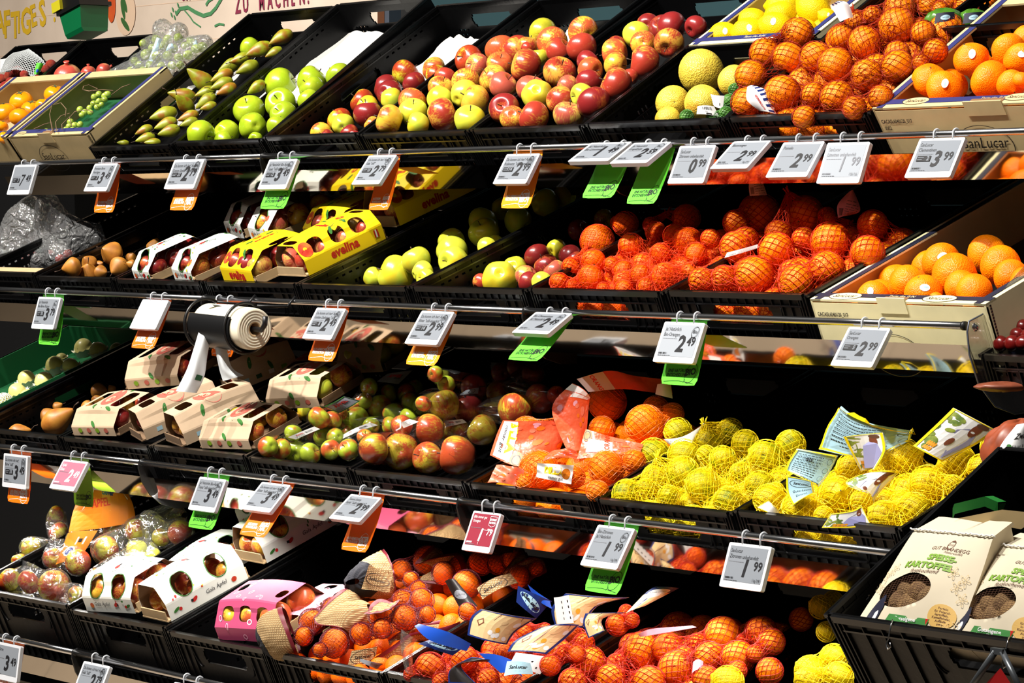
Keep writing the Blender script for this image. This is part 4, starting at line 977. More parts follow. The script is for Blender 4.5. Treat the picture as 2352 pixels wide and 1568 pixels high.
def net_bag(key, bag, mat, label, cat='net bag', axis=(1, 0), tails=(), cell=.0115, w=.0012, k=0, sag=3, group=None, gap=.012, F=None, pin=.90):
    """knotted net drawn tight: diamonds over every fruit, tapering sleeves from fruit to fruit and to the tied ends"""
    F = F or bagfruits(C[key].short if key in C else key, bag)
    if not F: return None
    Cn = np.array([tuple(f['P']) for f in F]); Rn = np.array([f['r'] * (1.13 if f['kind'] in ('le', 'll') else 1.0) + .0012 for f in F]); n = len(F)
    cell = cell * 1.4; w = w * .72
    ax = np.array(tuple((RT * axis[0] - UP * axis[1]).normalized()))
    camd = np.array(tuple(CAM))
    mb = MB(); mb.mat(M_(mat)); vs = []; fs = []
    def inside(P, skip, m=.0012):
        d = np.linalg.norm(P[..., None, :] - Cn, axis=-1) - Rn + m
        for q in skip: d[..., q] = 1
        return d.min(-1) < 0
    def lattice(P, G, skip):
        """P[i][j] staggered rings; strands as flat ribbons, dropped where another fruit covers them"""
        Nn, Mm = P.shape[0], P.shape[1] - 1; I, J = np.meshgrid(np.arange(Nn), np.arange(Mm), indexing='ij')
        for s in (0, 1):
            di = np.where(J % 2 == 0, -1 if s else 0, 1 if s else 0); I2 = (I + di) % Nn
            A = P[I, J]; B = P[I2, J + 1]; g = G[I, J] + G[I2, J + 1]; mid = (A + B) / 2
            keep = ~inside(mid, skip) & (np.linalg.norm(B - A, axis=-1) > 1e-4)
            A, B, g = A[keep], B[keep], g[keep]
            if not len(A): continue
            g /= np.linalg.norm(g, axis=1)[:, None] + 1e-9; sd = np.cross(B - A, g); sd = sd / (np.linalg.norm(sd, axis=1)[:, None] + 1e-9) * w / 2
            for a_, b_, g_, s_ in zip(A, B, g, sd):
                o = len(vs); m_ = (a_ + b_) / 2
                vs.extend([a_ - s_, a_ + g_ * .0007, a_ + s_, b_ + s_, b_ + g_ * .0007, b_ - s_]); fs.extend([(o, o + 1, o + 4, o + 5), (o + 1, o + 2, o + 3, o + 4)])
    def basis(a):
        e1 = np.cross(a, (0, 0, 1.)); 
        if np.linalg.norm(e1) < .1: e1 = np.cross(a, (1., 0, 0))
        e1 /= np.linalg.norm(e1); return e1, np.cross(a, e1)
    rg = random.Random(label)
    for i in range(n):
        a = ax + np.array([rg.uniform(-.35, .35) for _ in range(3)]); a /= np.linalg.norm(a); e1, e2 = basis(a)
        r = Rn[i]; N = max(14, int(2 * math.pi * r / cell)); M = max(10, int(math.pi * r / (cell * .62))); M += M % 2
        I, J = np.meshgrid(np.arange(N), np.arange(M + 1), indexing='ij'); ph = 2 * np.pi * (I + .5 * (J % 2)) / N; th = .1 + (np.pi - .2) * J / M
        D = np.cos(th)[..., None] * a + np.sin(th)[..., None] * (np.cos(ph)[..., None] * e1 + np.sin(ph)[..., None] * e2)
        lattice(Cn[i] + D * r, D, (i,))
    def sleeve(p, rp, q, rq, skip, squeeze):
        d = q - p; L = np.linalg.norm(d)
        if L < .004: return
        a = d / L; e1, e2 = basis(a); N = max(12, int(2 * math.pi * max(rp, rq) * .9 / cell)); M = max(2, int(L / (cell * .7))); M += M % 2
        sn = max(-.9, min(.9, (rp - rq) / L)); I, J = np.meshgrid(np.arange(N), np.arange(M + 1), indexing='ij'); t = J / M
        ph = 2 * np.pi * (I + .5 * (J % 2)) / N; ra = (rp * (1 - t) + rq * t) * (1 - squeeze * np.sin(np.pi * t)) * math.sqrt(1 - sn * sn); off = sn * (rp * (1 - t) + rq * t)
        rad = np.cos(ph)[..., None] * e1 + np.sin(ph)[..., None] * e2
        lattice(p + a * (t * L + off)[..., None] + rad * ra[..., None], rad, skip)
    for i in range(n):
        for j in range(i + 1, n):
            g = np.linalg.norm(Cn[i] - Cn[j]) - Rn[i] - Rn[j]
            if g < gap: sleeve(Cn[i], Rn[i] * .97, Cn[j], Rn[j] * .97, (i, j), .22 + max(g, 0) * 6)
    ends = []
    for (px, py, rp) in tails:
        m = min(range(n), key=lambda q: (F[q]['x'] - px) ** 2 + (F[q]['y'] - py) ** 2); f = F[m]; t = f['t'] - f['r'] * .3
        Q = np.array(tuple(CAM + ray(px, py) * t)); sleeve(Cn[m], Rn[m] * .95, Q, .006, (m,), .25); ends.append((V(Q), V(Cn[m])))
        near = sorted(range(n), key=lambda q: np.linalg.norm(Cn[q] - Q))[1:2]
        for q in near:
            if np.linalg.norm(Cn[q] - Q) < .16: sleeve(Cn[q], Rn[q] * .95, Q, .006, (q,), .3)
    mb.add([tuple(v) for v in vs], fs, False)
    o = mb.build('net_bag', None, label, cat, group)
    for Q, Pn in ends:                                          # gathered, clipped end of the net
        d = (Q - Pn).normalized(); mb = MB(); mb.mat(M_(mat)); rd = random.Random(int(Q.x * 1e4))
        for q in range(16):
            s = V((rd.uniform(-1, 1), rd.uniform(-1, 1), rd.uniform(-1, 1))) * .006
            mb.tube([Q - d * .014 + s, Q + s * .2, Q + d * rd.uniform(.006, .016) + s * 1.4], .0011, 4)
        mb.build('gathered_end', o)
        mb = MB(); mb.lathe([(.0, -.003), (.0042, -.003), (.0042, .003), (0, .003)], Q, 10, ax=d); mb.build('clip', o, 'metal clip', mat=M_('chrome'))
    return o
def film_bag(key, bag, mat, label, cat='plastic bag', axis=(1, 0), tails=(), k=.02, sag=10, infl=.003, crumple=.0012, N=64, M=44, group=None, name='film_bag', jr=None):
    F = bagfruits(C[key].short if key in C else key, bag)
    P, G, c = wrap_grid(F, axis, N, M, k=k, tails=tails, sag=sag, infl=infl, crumple=crumple, seed=len(label))
    P = P.tolist(); rows = []
    mb = MB(); mb.mat(M_(mat)); mb.smooth = True; rows = [[tuple(P[i][j]) for j in range(M + 1)] for i in range(N)]
    mb.grid(rows, closed_u=True)
    return mb.build(name, None, label, cat, group), np.array(P), c

# ------------------------------------------------------------------ curved sheets (labels, films, papers, straps)
def near_t(px, py, where=None, dflt=None):
    L = [f for f in ALLF if (where is None or f['where'] == where) and not f.get('fill')]
    n = min(L, key=lambda f: (f['x'] - px) ** 2 + (f['y'] - py) ** 2); return n['t'], n['r']
class Sheet:
    """a bent piece of film or paper through a grid of pixel points, each lifted toward the viewer's side of the fruit under it"""
    def __init__(s, rows, where, lift=.02, bulge=0.0, seg=14, T=None, wav=0.0):
        """rows: list of rows of (px,py[,extra lift]) from bottom to top, left to right"""
        pts = []
        if T is None:
            own = [near_t(p[0], p[1], where) for r in rows for p in r]; tv = [a_ - b_ * .9 for a_, b_ in own]; mt = sum(tv) / len(tv)
        for r in rows:
            q = []
            for p in r:
                t = T if T is not None else .10 * (near_t(p[0], p[1], where)[0] - near_t(p[0], p[1], where)[1] * .9) + .90 * mt
                ex = p[2] if len(p) > 2 else 0
                q.append(CAM + ray(p[0], p[1]) * (t - lift - ex))
            pts.append(q)
        s.pts = pts; s.nr = len(pts); s.nc = len(pts[0]); s.bulge = bulge; s.wav = wav
        s.w = (pts[0][-1] - pts[0][0]).length; s.h = (pts[-1][0] - pts[0][0]).length; s.seg = seg
        a = pts[0][-1] - pts[0][0]; b = pts[-1][0] - pts[0][0]; s.n = a.cross(b).normalized()
        if s.n.dot(CAM - pts[0][0]) < 0: s.n = -s.n
    def _cr(s, L, x):
        n = len(L) - 1; x = min(max(x, 0), 1) * n; i = min(int(x), n - 1); f = x - i
        if n == 1: return L[0].lerp(L[1], f)
        p0, p1, p2, p3 = L[max(i - 1, 0)], L[i], L[i + 1], L[min(i + 2, n)]
        return .5 * ((2 * p1) + (p2 - p0) * f + (2 * p0 - 5 * p1 + 4 * p2 - p3) * f * f + (3 * p1 - p0 - 3 * p2 + p3) * f ** 3)
    def uv(s, u, v):
        p = s._cr([s._cr(r, u) for r in s.pts], v)
        b = s.bulge * math.sin(math.pi * min(max(u, 0), 1)) + s.wav * math.sin(9 * u + 4 * v) * math.sin(3 + 7 * v)
        return p + s.n * b
    def S(s, x, y): return s.uv(x / s.w, y / s.h)
    def mesh(s, mb, th=.0006, u0=0, u1=1, v0=0, v1=1):
        n = s.seg; f = lambda k: [[s.uv(u0 + (u1 - u0) * i / n, v0 + (v1 - v0) * j / n) + s.n * k for j in range(n + 1)] for i in range(n + 1)]
        mb.smooth = True; mb.grid(f(0)); b = f(-th); mb.grid([r[::-1] for r in b])
    def build(s, name, mat, parent=None, **kw):
        mb = MB(); mb.mat(M_(mat)); s.mesh(mb); return mb.build(name, parent, **kw)
    def print(s): return Print(s.S)
def bordered(s, pr, mat_edge, k=.006):
    w, h = s.w, s.h; n = 10
    pr.rect(0, 0, w, k, mat_edge, n, 1); pr.rect(0, h - k, w, h, mat_edge, n, 1); pr.rect(0, 0, k, h, mat_edge, 1, n); pr.rect(w - k, 0, w, h, mat_edge, 1, n)
def script_logo(pr, cx, cy, w, mat_bg, mat_ink, rot=0, flip=1, ry=.42):
    if mat_bg: pr.ell(cx, cy, w / 2, w / 2 * ry, mat_bg, rot=rot, n=24)
    pr.ell(cx, cy, w / 2, w / 2 * ry, mat_ink, rot=rot, ring=.06, n=28)
    pr.text('SanLucar', cx, cy - w * .055 * flip, w * .19, mat_ink, rot=rot, shear=.3, al='C', bold=.02, flip=flip)

# ------------------------------------------------------------------ electronic price tags
def dotline(pr, x, y, w, hgt=.0012, mat='ink_grey'):
    r = random.Random(int(x * 9e4 + y * 7e5)); p = 0
    while p < w:
        l = r.uniform(.002, .006); pr.rect(x + p, y, x + min(p + l, w), y + hgt, mat); p += l + .0012
def price_tag(t, TL, TR, BL, big, sup, lines, label, screen='epaper', ink='ink', badge=None, mult=None, flag=None, unit=None, faint=False, logo=None):
    ry, rz = RAIL[t]; y0 = ry - .009
    A = onY(TL[0], TL[1], y0); B = onY(TR[0], TR[1], y0)
    # swing angle from the way the lower edge falls away from the rail
    best = None
    for si in range(4, 80):
        s = R(si)
        for h in (.074, .078, .082, .086, .09):
            Q = A + V((0, -math.sin(s), -math.cos(s))) * h; q = proj(Q); e = (q[0] - BL[0]) ** 2 + (q[1] - BL[1]) ** 2
            if best is None or e < best[0]: best = (e, s, h)
    _, s, h = best
    w = B.x - A.x; ex = V((1, 0, 0)); ed = V((0, -math.sin(s), -math.cos(s))); en = V((0, -math.cos(s), math.sin(s)))
    o = A + ed * h; up = -ed
    root = empty('price_tag', V((A.x + w / 2, ry, A.z)), label, 'price tag', 'electronic price tags on the rails')
    # body with rounded corners
    def rr(x0, y0, x1, y1, r, n=4):
        P = []
        for cx, cy, a0 in ((x1 - r, y1 - r, 0), (x0 + r, y1 - r, 90), (x0 + r, y0 + r, 180), (x1 - r, y0 + r, 270)):
            for i in range(n + 1): a = R(a0 + 90 * i / n); P.append((cx + r * math.cos(a), cy + r * math.sin(a)))
        return P
    P = rr(0, 0, w, h, .004); n = len(P); th = .009
    mb = MB(); mb.mat(M_('tag_white'))
    vs = [o + ex * x + up * y for x, y in P] + [o + ex * (x + (w / 2 - x) * .015) + up * (y + (h / 2 - y) * .015) + en * .0 - en * th for x, y in P]
    mb.add(vs, [tuple(range(n)), tuple(range(n, 2 * n))[::-1]] + [(i, n + i, n + (i + 1) % n, (i + 1) % n) for i in range(n)], False)
    mb.build('tag_body', root)
    bw = w * .06; b0 = h * .15
    S = plane_surf(o, ex, up)
    pr = Print(S, .0004); pr.rect(bw, b0, w - bw, h - bw * .8, screen); sc = pr.build('screen', root)
    pr = Print(S, .0007); k = w / .115
    if big:
        for i, ln in enumerate(lines): pr.text(ln, bw + .004, h - .0175 * k - i * .0105 * k, .0102 * k, ink, sx=.86)
        dotline(pr, bw + .004, h * .58, w * .35)
        pr.text(big, w * .47, b0 + h * .13, .044 * k, ink, sx=.98, bold=.03 if not faint else .0, shear=.12)
        pr.text(sup, w * .705, b0 + h * .28, .024 * k, ink, sx=.96, bold=.02)
        pr.barcode(bw + .004, b0 + .0045, w * .2, .0035, ink); dotline(pr, bw + .004, b0 + .0015, w * .3)
        if unit: pr.text(unit, w - bw - .003, b0 + .003, .008 * k, ink, sx=.7, al='R')
        if mult:
            pr.rect(w * .13, h * .40, w * .43, h * .54, ink); pr.text(mult, w * .40, h * .425, .012 * k, screen, al='R', bold=.03)
            pr.rect(w * .15, h * .49, w * .28, h * .505, screen); pr.rect(w * .15, h * .44, w * .25, h * .455, screen)
        if badge == 'bio':
            pr.ell(w * .84, h * .76, .009 * k, .0115 * k, ink, rot=-.5, ring=.1); pr.text('Bio', w * .84, h * .735, .0095 * k, ink, al='C', bold=.01); pr.line([(w * .78, h * .64), (w * .80, h * .68)], .0006, ink)
        if badge == 'region':
            pr.ell(w * .84, h * .76, .0085 * k, .0105 * k, ink, ring=.14); pr.text('REG', w * .84, h * .77, .0065 * k, ink, al='C', bold=.01); pr.text('ION', w * .84, h * .72, .0065 * k, ink, al='C', bold=.01)
        if badge == 'aktion':
            pr.line([(w * .70, h * .90), (w * .70, h * .68), (w * .81, h * .64), (w * .92, h * .68), (w * .92, h * .90), (w * .70, h * .90)], .0009, ink)
            pr.text('EXTREM', w * .81, h * .80, .0068 * k, ink, al='C', bold=.04); pr.text('AKTION', w * .81, h * .72, .0068 * k, ink, al='C', bold=.04); pr.line([(w * .52, b0 + .002), (w * .52, h * .55), (w * .93, h * .55)], .0006, ink)
        pr.build('display_print', root)
    # two hooks over the rail
    for fx in (.30, .72):
        mb = MB(); mb.mat(M_('hook_white')); c0 = V((A.x + w * fx, ry, A.z - (TL[1] - TL[1]) )); zc = rz_at(t, A.x + w * fx); pts = []
        for i in range(13):
            a = R(-20 + 235 * i / 12); pts.append(V((c0.x, ry - .0088 * math.cos(a), zc + .0088 * math.sin(a))))
        pts = [A + ex * (w * fx) - en * .003 + ed * .006] + pts; mb.tube(pts, .0017, 8); mb.build('hook', root)
    if flag:
        kind, (fl, fly), (fr, fry), col_ = flag
        # strip hangs from the rail behind the tag, swings to reach its lower edge
        xr = A.x + w * .93; wf = None; bestf = None
        for fi in range(-10, 60):
            a = R(fi)
            for Lf in (.115, .125, .135, .145):
                Q = V((0, ry + .004 - math.sin(a) * Lf, rz_at(t, xr) - .008 - math.cos(a) * Lf)); P0 = onY(fr, fry, Q.y); e = (P0.z - Q.z) ** 2 + ((P0.x - xr) * .6) ** 2
                if bestf is None or e < bestf[0]: bestf = (e, a, Lf, P0.x, Q.y)
        _, a, Lf, xR, yq = bestf; wf = xR - onY(fl, fly, yq).x
        wf = min(max(wf, .05), .11); top = V((xR - wf, ry + .004, rz_at(t, xr) - .008)); dd = V((0, -math.sin(a), -math.cos(a)))
        def Sf(x, y):                       # slightly bowed strip
            v = (Lf - y) / Lf; return top + V((1, 0, 0)) * x + dd * (v * Lf) + V((0, .0035 * math.sin(math.pi * v), 0))
        mb = MB(); mb.mat(M_(col_)); G2 = [[Sf(wf * i / 4, Lf * j / 12) for j in range(13)] for i in range(5)]
        # rounded lower corners
        for i in (0, 4): G2[i][0] = Sf(wf * (.05 if i == 0 else .95), .0012)
        mb.grid(G2); mb.grid([[p + V((0, .0007, 0)) for p in r][::-1] for r in G2]); fo = mb.build('paper_flag', root, 'hanging paper flag')
        fp = Print(Sf, .0004); k2 = wf / .095
        if kind == 'bio':
            fp.text('EINE NATÜRLICHE', wf * .15, Lf * .19, .0082 * k2, 'ink', sx=.86, bold=.02, rot=.03); fp.text('ENTSCHEIDUNG', wf * .13, Lf * .125, .0082 * k2, 'ink', sx=.86, bold=.02, rot=.03)
            fp.ell(wf * .78, Lf * .19, .0135 * k2, .019 * k2, 'ink', rot=-.55, ring=.06, n=26); fp.text('BiO', wf * .78, Lf * .165, .0165 * k2, 'ink', al='C', bold=.03, rot=.12)
            fp.line([(wf * .08, Lf * .045), (wf * .3, Lf * .06), (wf * .5, Lf * .065), (wf * .72, Lf * .05), (wf * .92, Lf * .03)], .0008, 'ink'); fp.line([(wf * .62, Lf * .04), (wf * .66, Lf * .10)], .0008, 'ink')
        else:
            a1, a2, b1, b2 = {'reg': ('AUS DIESEM', 'BUNDESLAND', 'REGIO', 'NAL'), 'at': ('AUS HEIMISCHER', 'PRODUKTION', 'ÖSTER', 'REICH')}[kind]
            fp.text(a1, wf * .10, Lf * .19, .0078 * k2, 'ink_white', sx=.82, bold=.03); fp.text(a2, wf * .10, Lf * .135, .0078 * k2, 'ink_white', sx=.82, bold=.03)
            fp.text(b1, wf * .74, Lf * .19, .0125 * k2, 'ink_white', al='C', bold=.05, sx=.8, rot=.06); fp.text(b2, wf * .74, Lf * .115, .0125 * k2, 'ink_white', al='C', bold=.05, sx=.8, rot=.06)
            fp.ell(wf * .74, Lf * .17, .016 * k2, .019 * k2, 'ink_white', ring=.05); fp.line([(wf * .08, Lf * .05), (wf * .3, Lf * .07), (wf * .5, Lf * .085), (wf * .7, Lf * .06), (wf * .92, Lf * .07)], .0009, 'ink_white')
        fp.build('flag_print', fo)
    return root
def rz_at(t, X):
    ry = RAIL[t][0]
    for (xa, ya), (xb, yb) in zip(JOINTS[t][:-1], JOINTS[t][1:]):
        A, B = onY(xa, ya, ry), onY(xb, yb, ry)
        if X <= B.x or (xb, yb) == JOINTS[t][-1]: return A.z + (B.z - A.z) * (X - A.x) / (B.x - A.x)

OR, AM, GN = 'flag_orange', 'flag_amber', 'flag_green'
price_tag(0, (34, 379), (85, 381), (15, 446), '7', '49', [], 'white price tag reading 7 49 at the left end of the top rail', faint=True, mult='3')
price_tag(0, (218, 376), (271, 376), (191, 440), '3', '49', ['Premium Birne', 'Vinschgau'], 'white price tag 3 49 over an orange flag, second from left on top rail', mult='3', badge='region', flag=('at', (214, 488), (260, 488), OR))
price_tag(0, (401, 367), (470, 374), (375, 435), '2', '79', ['Da komm ich her! Äpfel', 'Granny Smith "kistenfrisch"'], 'white price tag 2 79 over an orange flag, under the pear crate', mult='21', badge='region', flag=('reg', (379, 480), (442, 486), OR))
price_tag(0, (619, 366), (684, 366), (591, 435), '3', '49', ['Ja! Natürlich Bio-Äpfel', 'Topaz "süß-säuerlich"'], 'white price tag 3 49 over a green flag on the top rail', mult='12', badge='bio', flag=('bio', (595, 481), (653, 482), GN))
price_tag(0, (848, 357), (912, 355), (806, 424), '2', '79', ['Da komm ich her! Äpfel', 'Gala "süß"'], 'white price tag 2 79 over an orange flag, under the yellow-red apples', mult='10', badge='region', flag=('reg', (845, 486), (892, 478), OR))
price_tag(0, (1164, 354), (1241, 345), (1130, 423), '2', '99', ['Da komm ich her! Äpfel', 'Rubinette "süß-säuerlich"'], 'white price tag 2 99 over an orange flag, under the reddest apples', mult='114', badge='region', flag=('at', (1148, 480), (1215, 480), AM))
price_tag(0, (1358, 328), (1452, 328), (1308, 368), '1', '49', ['Ja! Natürlich', 'Bio-Limetten'], 'white price tag 1 49 tipped almost flat, with a green flag', badge='bio', flag=('bio', (1334, 459), (1406, 457), GN))
price_tag(0, (1457, 328), (1543, 328), (1400, 375), '2', '59', ['Ja! Natürlich', 'Grapefruits'], 'white price tag 2 59 tipped almost flat, with a green flag', badge='bio', flag=('bio', (1436, 468), (1504, 464), GN))
price_tag(0, (1562, 335), (1645, 334), (1532, 422), '0', '99', ['SanLucar', 'Zitronen unbehandelt'], 'white price tag 0 99 without a flag, top rail')
price_tag(0, (1685, 325), (1771, 325), (1630, 388), '2', '99', ['Blutorangen'], 'white price tag 2 99 for blood oranges, tipped forward', unit='1kg 2,99')
price_tag(0, (1800, 327), (1895, 328), (1758, 406), '2', '99', ['Pomelo'], 'white price tag 2 99 reading Pomelo')
price_tag(0, (1901, 328), (1999, 328), (1873, 422), '1', '99', ['SanLucar', 'Limetten unbehandelt'], 'white price tag 1 99 with greyish figures, top rail right', faint=True, ink='ink_grey', unit='1 Stk 0,66', screen='epaper_light')
price_tag(0, (2113, 318), (2218, 318), (2077, 408), '3', '99', ['SanLucar', 'Clementinen'], 'white price tag 3 99 reading Clementinen, rightmost on top rail', mult='2')
price_tag(1, (89, 681), (140, 681), (71, 753), '3', '79', ['Ja! Natürlich', 'Bio-Birne Kaiser'], 'white price tag 3 79 over a green flag, leftmost on second rail', mult='33', badge='bio', flag=('bio', (87, 794), (135, 795), GN))
price_tag(1, (328, 687), (388, 690), (297, 754), '', '', [], 'price tag with a blank white screen over an orange flag', screen='epaper_blank', flag=('reg', (299, 801), (352, 803), OR))
price_tag(1, (478, 697), (540, 700), (438, 760), '', '', [], 'price tag half hidden behind the bag roll holder', screen='epaper_light', flag=('reg', (484, 818), (533, 820), OR))
price_tag(1, (728, 706), (795, 707), (693, 777), '2', '49', ['Da komm ich her! Äpfel', 'Golden Delicious "süß"'], 'white price tag 2 49 over an orange flag, beside the bag roll', mult='8', badge='region', flag=('at', (705, 830), (765, 831), OR))
price_tag(1, (969, 713), (1044, 717), (929, 787), '2', '99', ['Da komm ich her! Äpfel', 'Elstar "süß-säuerlich"'], 'white price tag 2 99 over an amber flag, middle of second rail', mult='14', badge='region', flag=('reg', (929, 838), (999, 844), AM))
price_tag(1, (1231, 716), (1315, 720), (1173, 764), '2', '49', ['Bio-Clementinen', 'Ja! Natürlich'], 'white price tag 2 49 tipped forward over a slanting green flag', badge='bio', flag=('bio', (1163, 820), (1236, 833), GN))
price_tag(1, (1527, 738), (1620, 739), (1499, 828), '2', '49', ['Ja! Natürlich', 'Bio-Orangen'], 'white price tag 2 49 reading Bio-Orangen over a green flag', badge='bio', flag=('bio', (1516, 883), (1598, 889), GN), screen='epaper_light')
price_tag(1, (1950, 750), (2046, 755), (1905, 840), '2', '99', ['SanLucar', 'Orangen'], 'white price tag 2 99 reading Orangen, rightmost on second rail', mult='5')
price_tag(2, (9, 1040), (64, 1045), (7, 1117), '3', '49', ['Da komm ich her!', 'Birne "süß"'], 'white price tag 3 49 over an orange flag, leftmost on third rail', mult='33', badge='region', flag=('at', (16, 1154), (65, 1159), OR))
price_tag(2, (146, 1054), (203, 1058), (112, 1120), '2', '49', ['Äpfel', 'Elstar'], 'price tag 2 49 with a pink screen and green flag', screen='epaper_pink', ink='ink_white', flag=('bio', (170, 1144), (214, 1135), 'flag_dullgreen'))
price_tag(2, (459, 1094), (520, 1102), (431, 1169), '3', '49', ['Ja! Natürlich Bio-Äpfel', 'Topaz "süß-säuerlich"'], 'white price tag 3 49 over a green flag, third rail', badge='bio', flag=('bio', (430, 1216), (488, 1222), GN))
price_tag(2, (602, 1106), (668, 1115), (552, 1169), '3', '49', ['Da komm ich her! Äpfel', 'Elstar "süß-säuerlich"'], 'white price tag 3 49 over an orange flag, tipped, third rail', badge='region', flag=('reg', (547, 1224), (607, 1231), OR))
price_tag(2, (806, 1134), (877, 1137), (753, 1190), '2', '99', ['Tasset Jonny', 'Apfel "süß-säuerlich"'], 'white price tag 2 99 over an orange flag, third rail middle', flag=('at', (781, 1265), (841, 1268), OR))
price_tag(2, (1088, 1172), (1152, 1177), (1059, 1264), '1', '79', ['Billa immer gut', 'Orangen'], 'price tag 1 79 with a dark red screen', screen='epaper_red', ink='ink_white', badge='aktion')
price_tag(2, (1374, 1204), (1459, 1212), (1333, 1296), '1', '99', ['Bio-Zitronen', 'Ja! Natürlich'], 'white price tag 1 99 reading Bio-Zitronen over a green flag', badge='bio', flag=('bio', (1340, 1353), (1419, 1363), GN), unit='1 kg 3,98')
price_tag(2, (1676, 1244), (1773, 1253), (1651, 1347), '1', '99', ['SanLucar', 'Zitronen unbehandelt'], 'white price tag 1 99 reading Zitronen, rightmost on third rail', unit='1 kg 3,98')
price_tag(3, (-12, 1471), (48, 1479), (-22, 1553), '3', '49', ['Bio-Birne'], 'white price tag 3 49 cut by the left edge, lowest rail', flag=('at', (-16, 1590), (34, 1592), OR))
price_tag(3, (193, 1517), (253, 1525), (165, 1592), '2', '79', ['Da komm ich her! Äpfel', 'Gala "süß"'], 'white price tag 2 79 cut by the bottom edge, lowest rail', badge='region')
price_tag(3, (401, 1565), (470, 1572), (372, 1640), '2', '99', ['Äpfel'], 'price tag at the bottom edge, only its top in view')

# ------------------------------------------------------------------ net bags
nb = net_bag
nb('bloodo', 'a', 'net_darkred', 'red net of blood oranges leaning over the crate front with striped paper tag', axis=(1, -.3), tails=[(1707, 195, 10), (1790, 88, 30)], cell=.011)
nb('bloodo', 'b', 'net_darkred', 'red net of blood oranges in the middle of the crate front', axis=(1, -.2), tails=[], cell=.011)
nb('bloodo', 'c', 'net_darkred', 'red net of blood oranges at the top, with a white and blue tag', axis=(.6, -1), tails=[(1962, 32, 8)], cell=.011)
nb('bloodo', 'd', 'net_darkred', 'small part of a red net behind, beside the clementine box', axis=(1, -.4), cell=.011)
nb('pomelo', 'li', 'net_green', 'green net of limes with white paper label beside the pomelos', axis=(1, -.4), cell=.009, w=.0012)
nb('clem', 'a', 'net_orange', 'orange net of clementines at the crate front left, second shelf', axis=(1, -.6), tails=[(1349, 575, 8)], cell=.009, k=.016, sag=8)
nb('clem', 'b', 'net_orange', 'large bulging orange net of clementines in the crate middle, second shelf', axis=(1, -.5), tails=[(1590, 610, 10)], cell=.009, k=.016, sag=8)
nb('clem', 'c', 'net_red', 'red net of clementines at the back of the crate, second shelf', axis=(1, -.2), tails=[(1530, 492, 8)], cell=.009, k=.02, sag=12)
nb('bioor', 'd', 'net_red', 'red net of oranges on top with two large fruits and a paper tag', axis=(1, -.2), tails=[(1812, 446, 6)], cell=.011, w=.0017)
nb('bioor', 'e', 'net_red', 'red net of oranges along the crate front with a white tag', axis=(1, -.1), tails=[(1772, 665, 6)], cell=.011, w=.0017, sag=6)
nb('bioor', 'f', 'net_red', 'red net of oranges at the right, gathered at the top', axis=(1, -.6), tails=[(1950, 512, 14)], cell=.011, w=.0017, sag=6)
nb('billa', 'a', 'net_lightorange', 'open orange net with large oranges under a printed film band', axis=(1, -.3), cell=.010, sag=10, k=.02)
nb('billa', 'b', 'net_lightorange', 'small orange net lying at the crate front, tied in the middle', axis=(1, -.15), cell=.010, sag=4)
nb('billa', 'c', 'net_lightorange', 'orange net bag at the left with a printed film panel', axis=(1, -.5), tails=[(1300, 962, 26)], cell=.010, sag=10, k=.02)
nb('biole', 'a', 'net_yellow', 'yellow net of lemons at the front left of the crate', axis=(.7, -.7), tails=[(1510, 1055, 8)], cell=.011)
nb('biole', 'b', 'net_yellow', 'yellow net of lemons at the left with a white clip', axis=(1, -.2), tails=[(1511, 1058, 5)], cell=.011)
nb('biole', 'c', 'net_yellow', 'yellow net of lemons at the back, gathered beside a white tag', axis=(1, -.1), tails=[(1618, 975, 6)], cell=.011, sag=5)
nb('biole', 'd', 'net_yellow', 'long yellow net of lemons across the crate, knotted on top', axis=(1, -.7), tails=[(1698, 1043, 6)], cell=.011, sag=5)
for b_, nm in (('a', 'yellow net of lemons under the blue and yellow printed label'), ('b', 'yellow net with one big lemon, middle front'), ('c', 'yellow net of lemons behind the bent photo label'), ('d', 'yellow net with a lemon behind the curled photo label'), ('e', 'yellow net of lemons at the right under the large photo label'), ('f', 'yellow net of lemons hanging at the crate front right')):
    nb('sanle', b_, 'net_yellow', nm, axis=(1, -.3), cell=.011, w=.0013, sag=4)
nb('blue', 'a', 'net_crimson', 'dark red net of clementines under the front blue label', axis=(1, -.1), cell=.0095, sag=6, w=.0016)
nb('blue', 'b', 'net_crimson', 'dark red net of clementines under the photo band, crate middle', axis=(1, -.2), cell=.0095, sag=6)
nb('blue', 'c', 'net_crimson', 'dark red net of clementines at the right beside the crate rim', axis=(1, -.3), cell=.0095, sag=6)
nb('blue', 'd', 'net_crimson', 'red net of clementines at the back under the long blue label', axis=(1, -.3), cell=.0095, sag=6)
nb('rednet', 'a', 'net_crimson', 'red net of oranges at the left of the crate, partly over the rim', axis=(1, -.2), cell=.0105, sag=5, w=.0017)
nb('rednet', 'b', 'net_crimson', 'red net of oranges at the back, one fruit still greenish', axis=(1, -.3), cell=.0105, sag=5, w=.0017)
nb('rednet', 'c', 'net_crimson', 'red net of oranges gathered at its right end, crate front', axis=(1, -.3), tails=[(1580, 1512, 7)], cell=.0105, sag=8, w=.0019)
nb('rednet', 'd', 'net_crimson', 'red net of oranges climbing the right rim of the crate', axis=(1, -.8), cell=.0105, sag=5, w=.0017)
nb('lownet', 'a', 'net_yellow', 'yellow net of lemons low beside the potato crate', axis=(1, -.4), cell=.011)
nb('lownet', 'b', 'net_yellow', 'brightly lit yellow net of lemons against the potato crate corner', axis=(.2, 1), cell=.011, sag=12, k=.03)
nb('lownet', 'e', 'net_yellow', 'yellow net with one lemon at the bottom edge', axis=(1, -.4), cell=.011)
nb('green3', '', 'net_white', 'x') if False else None
F0 = [f for f in ALLF if f['where'] == 'white fruit crate' and f['x'] < 30]
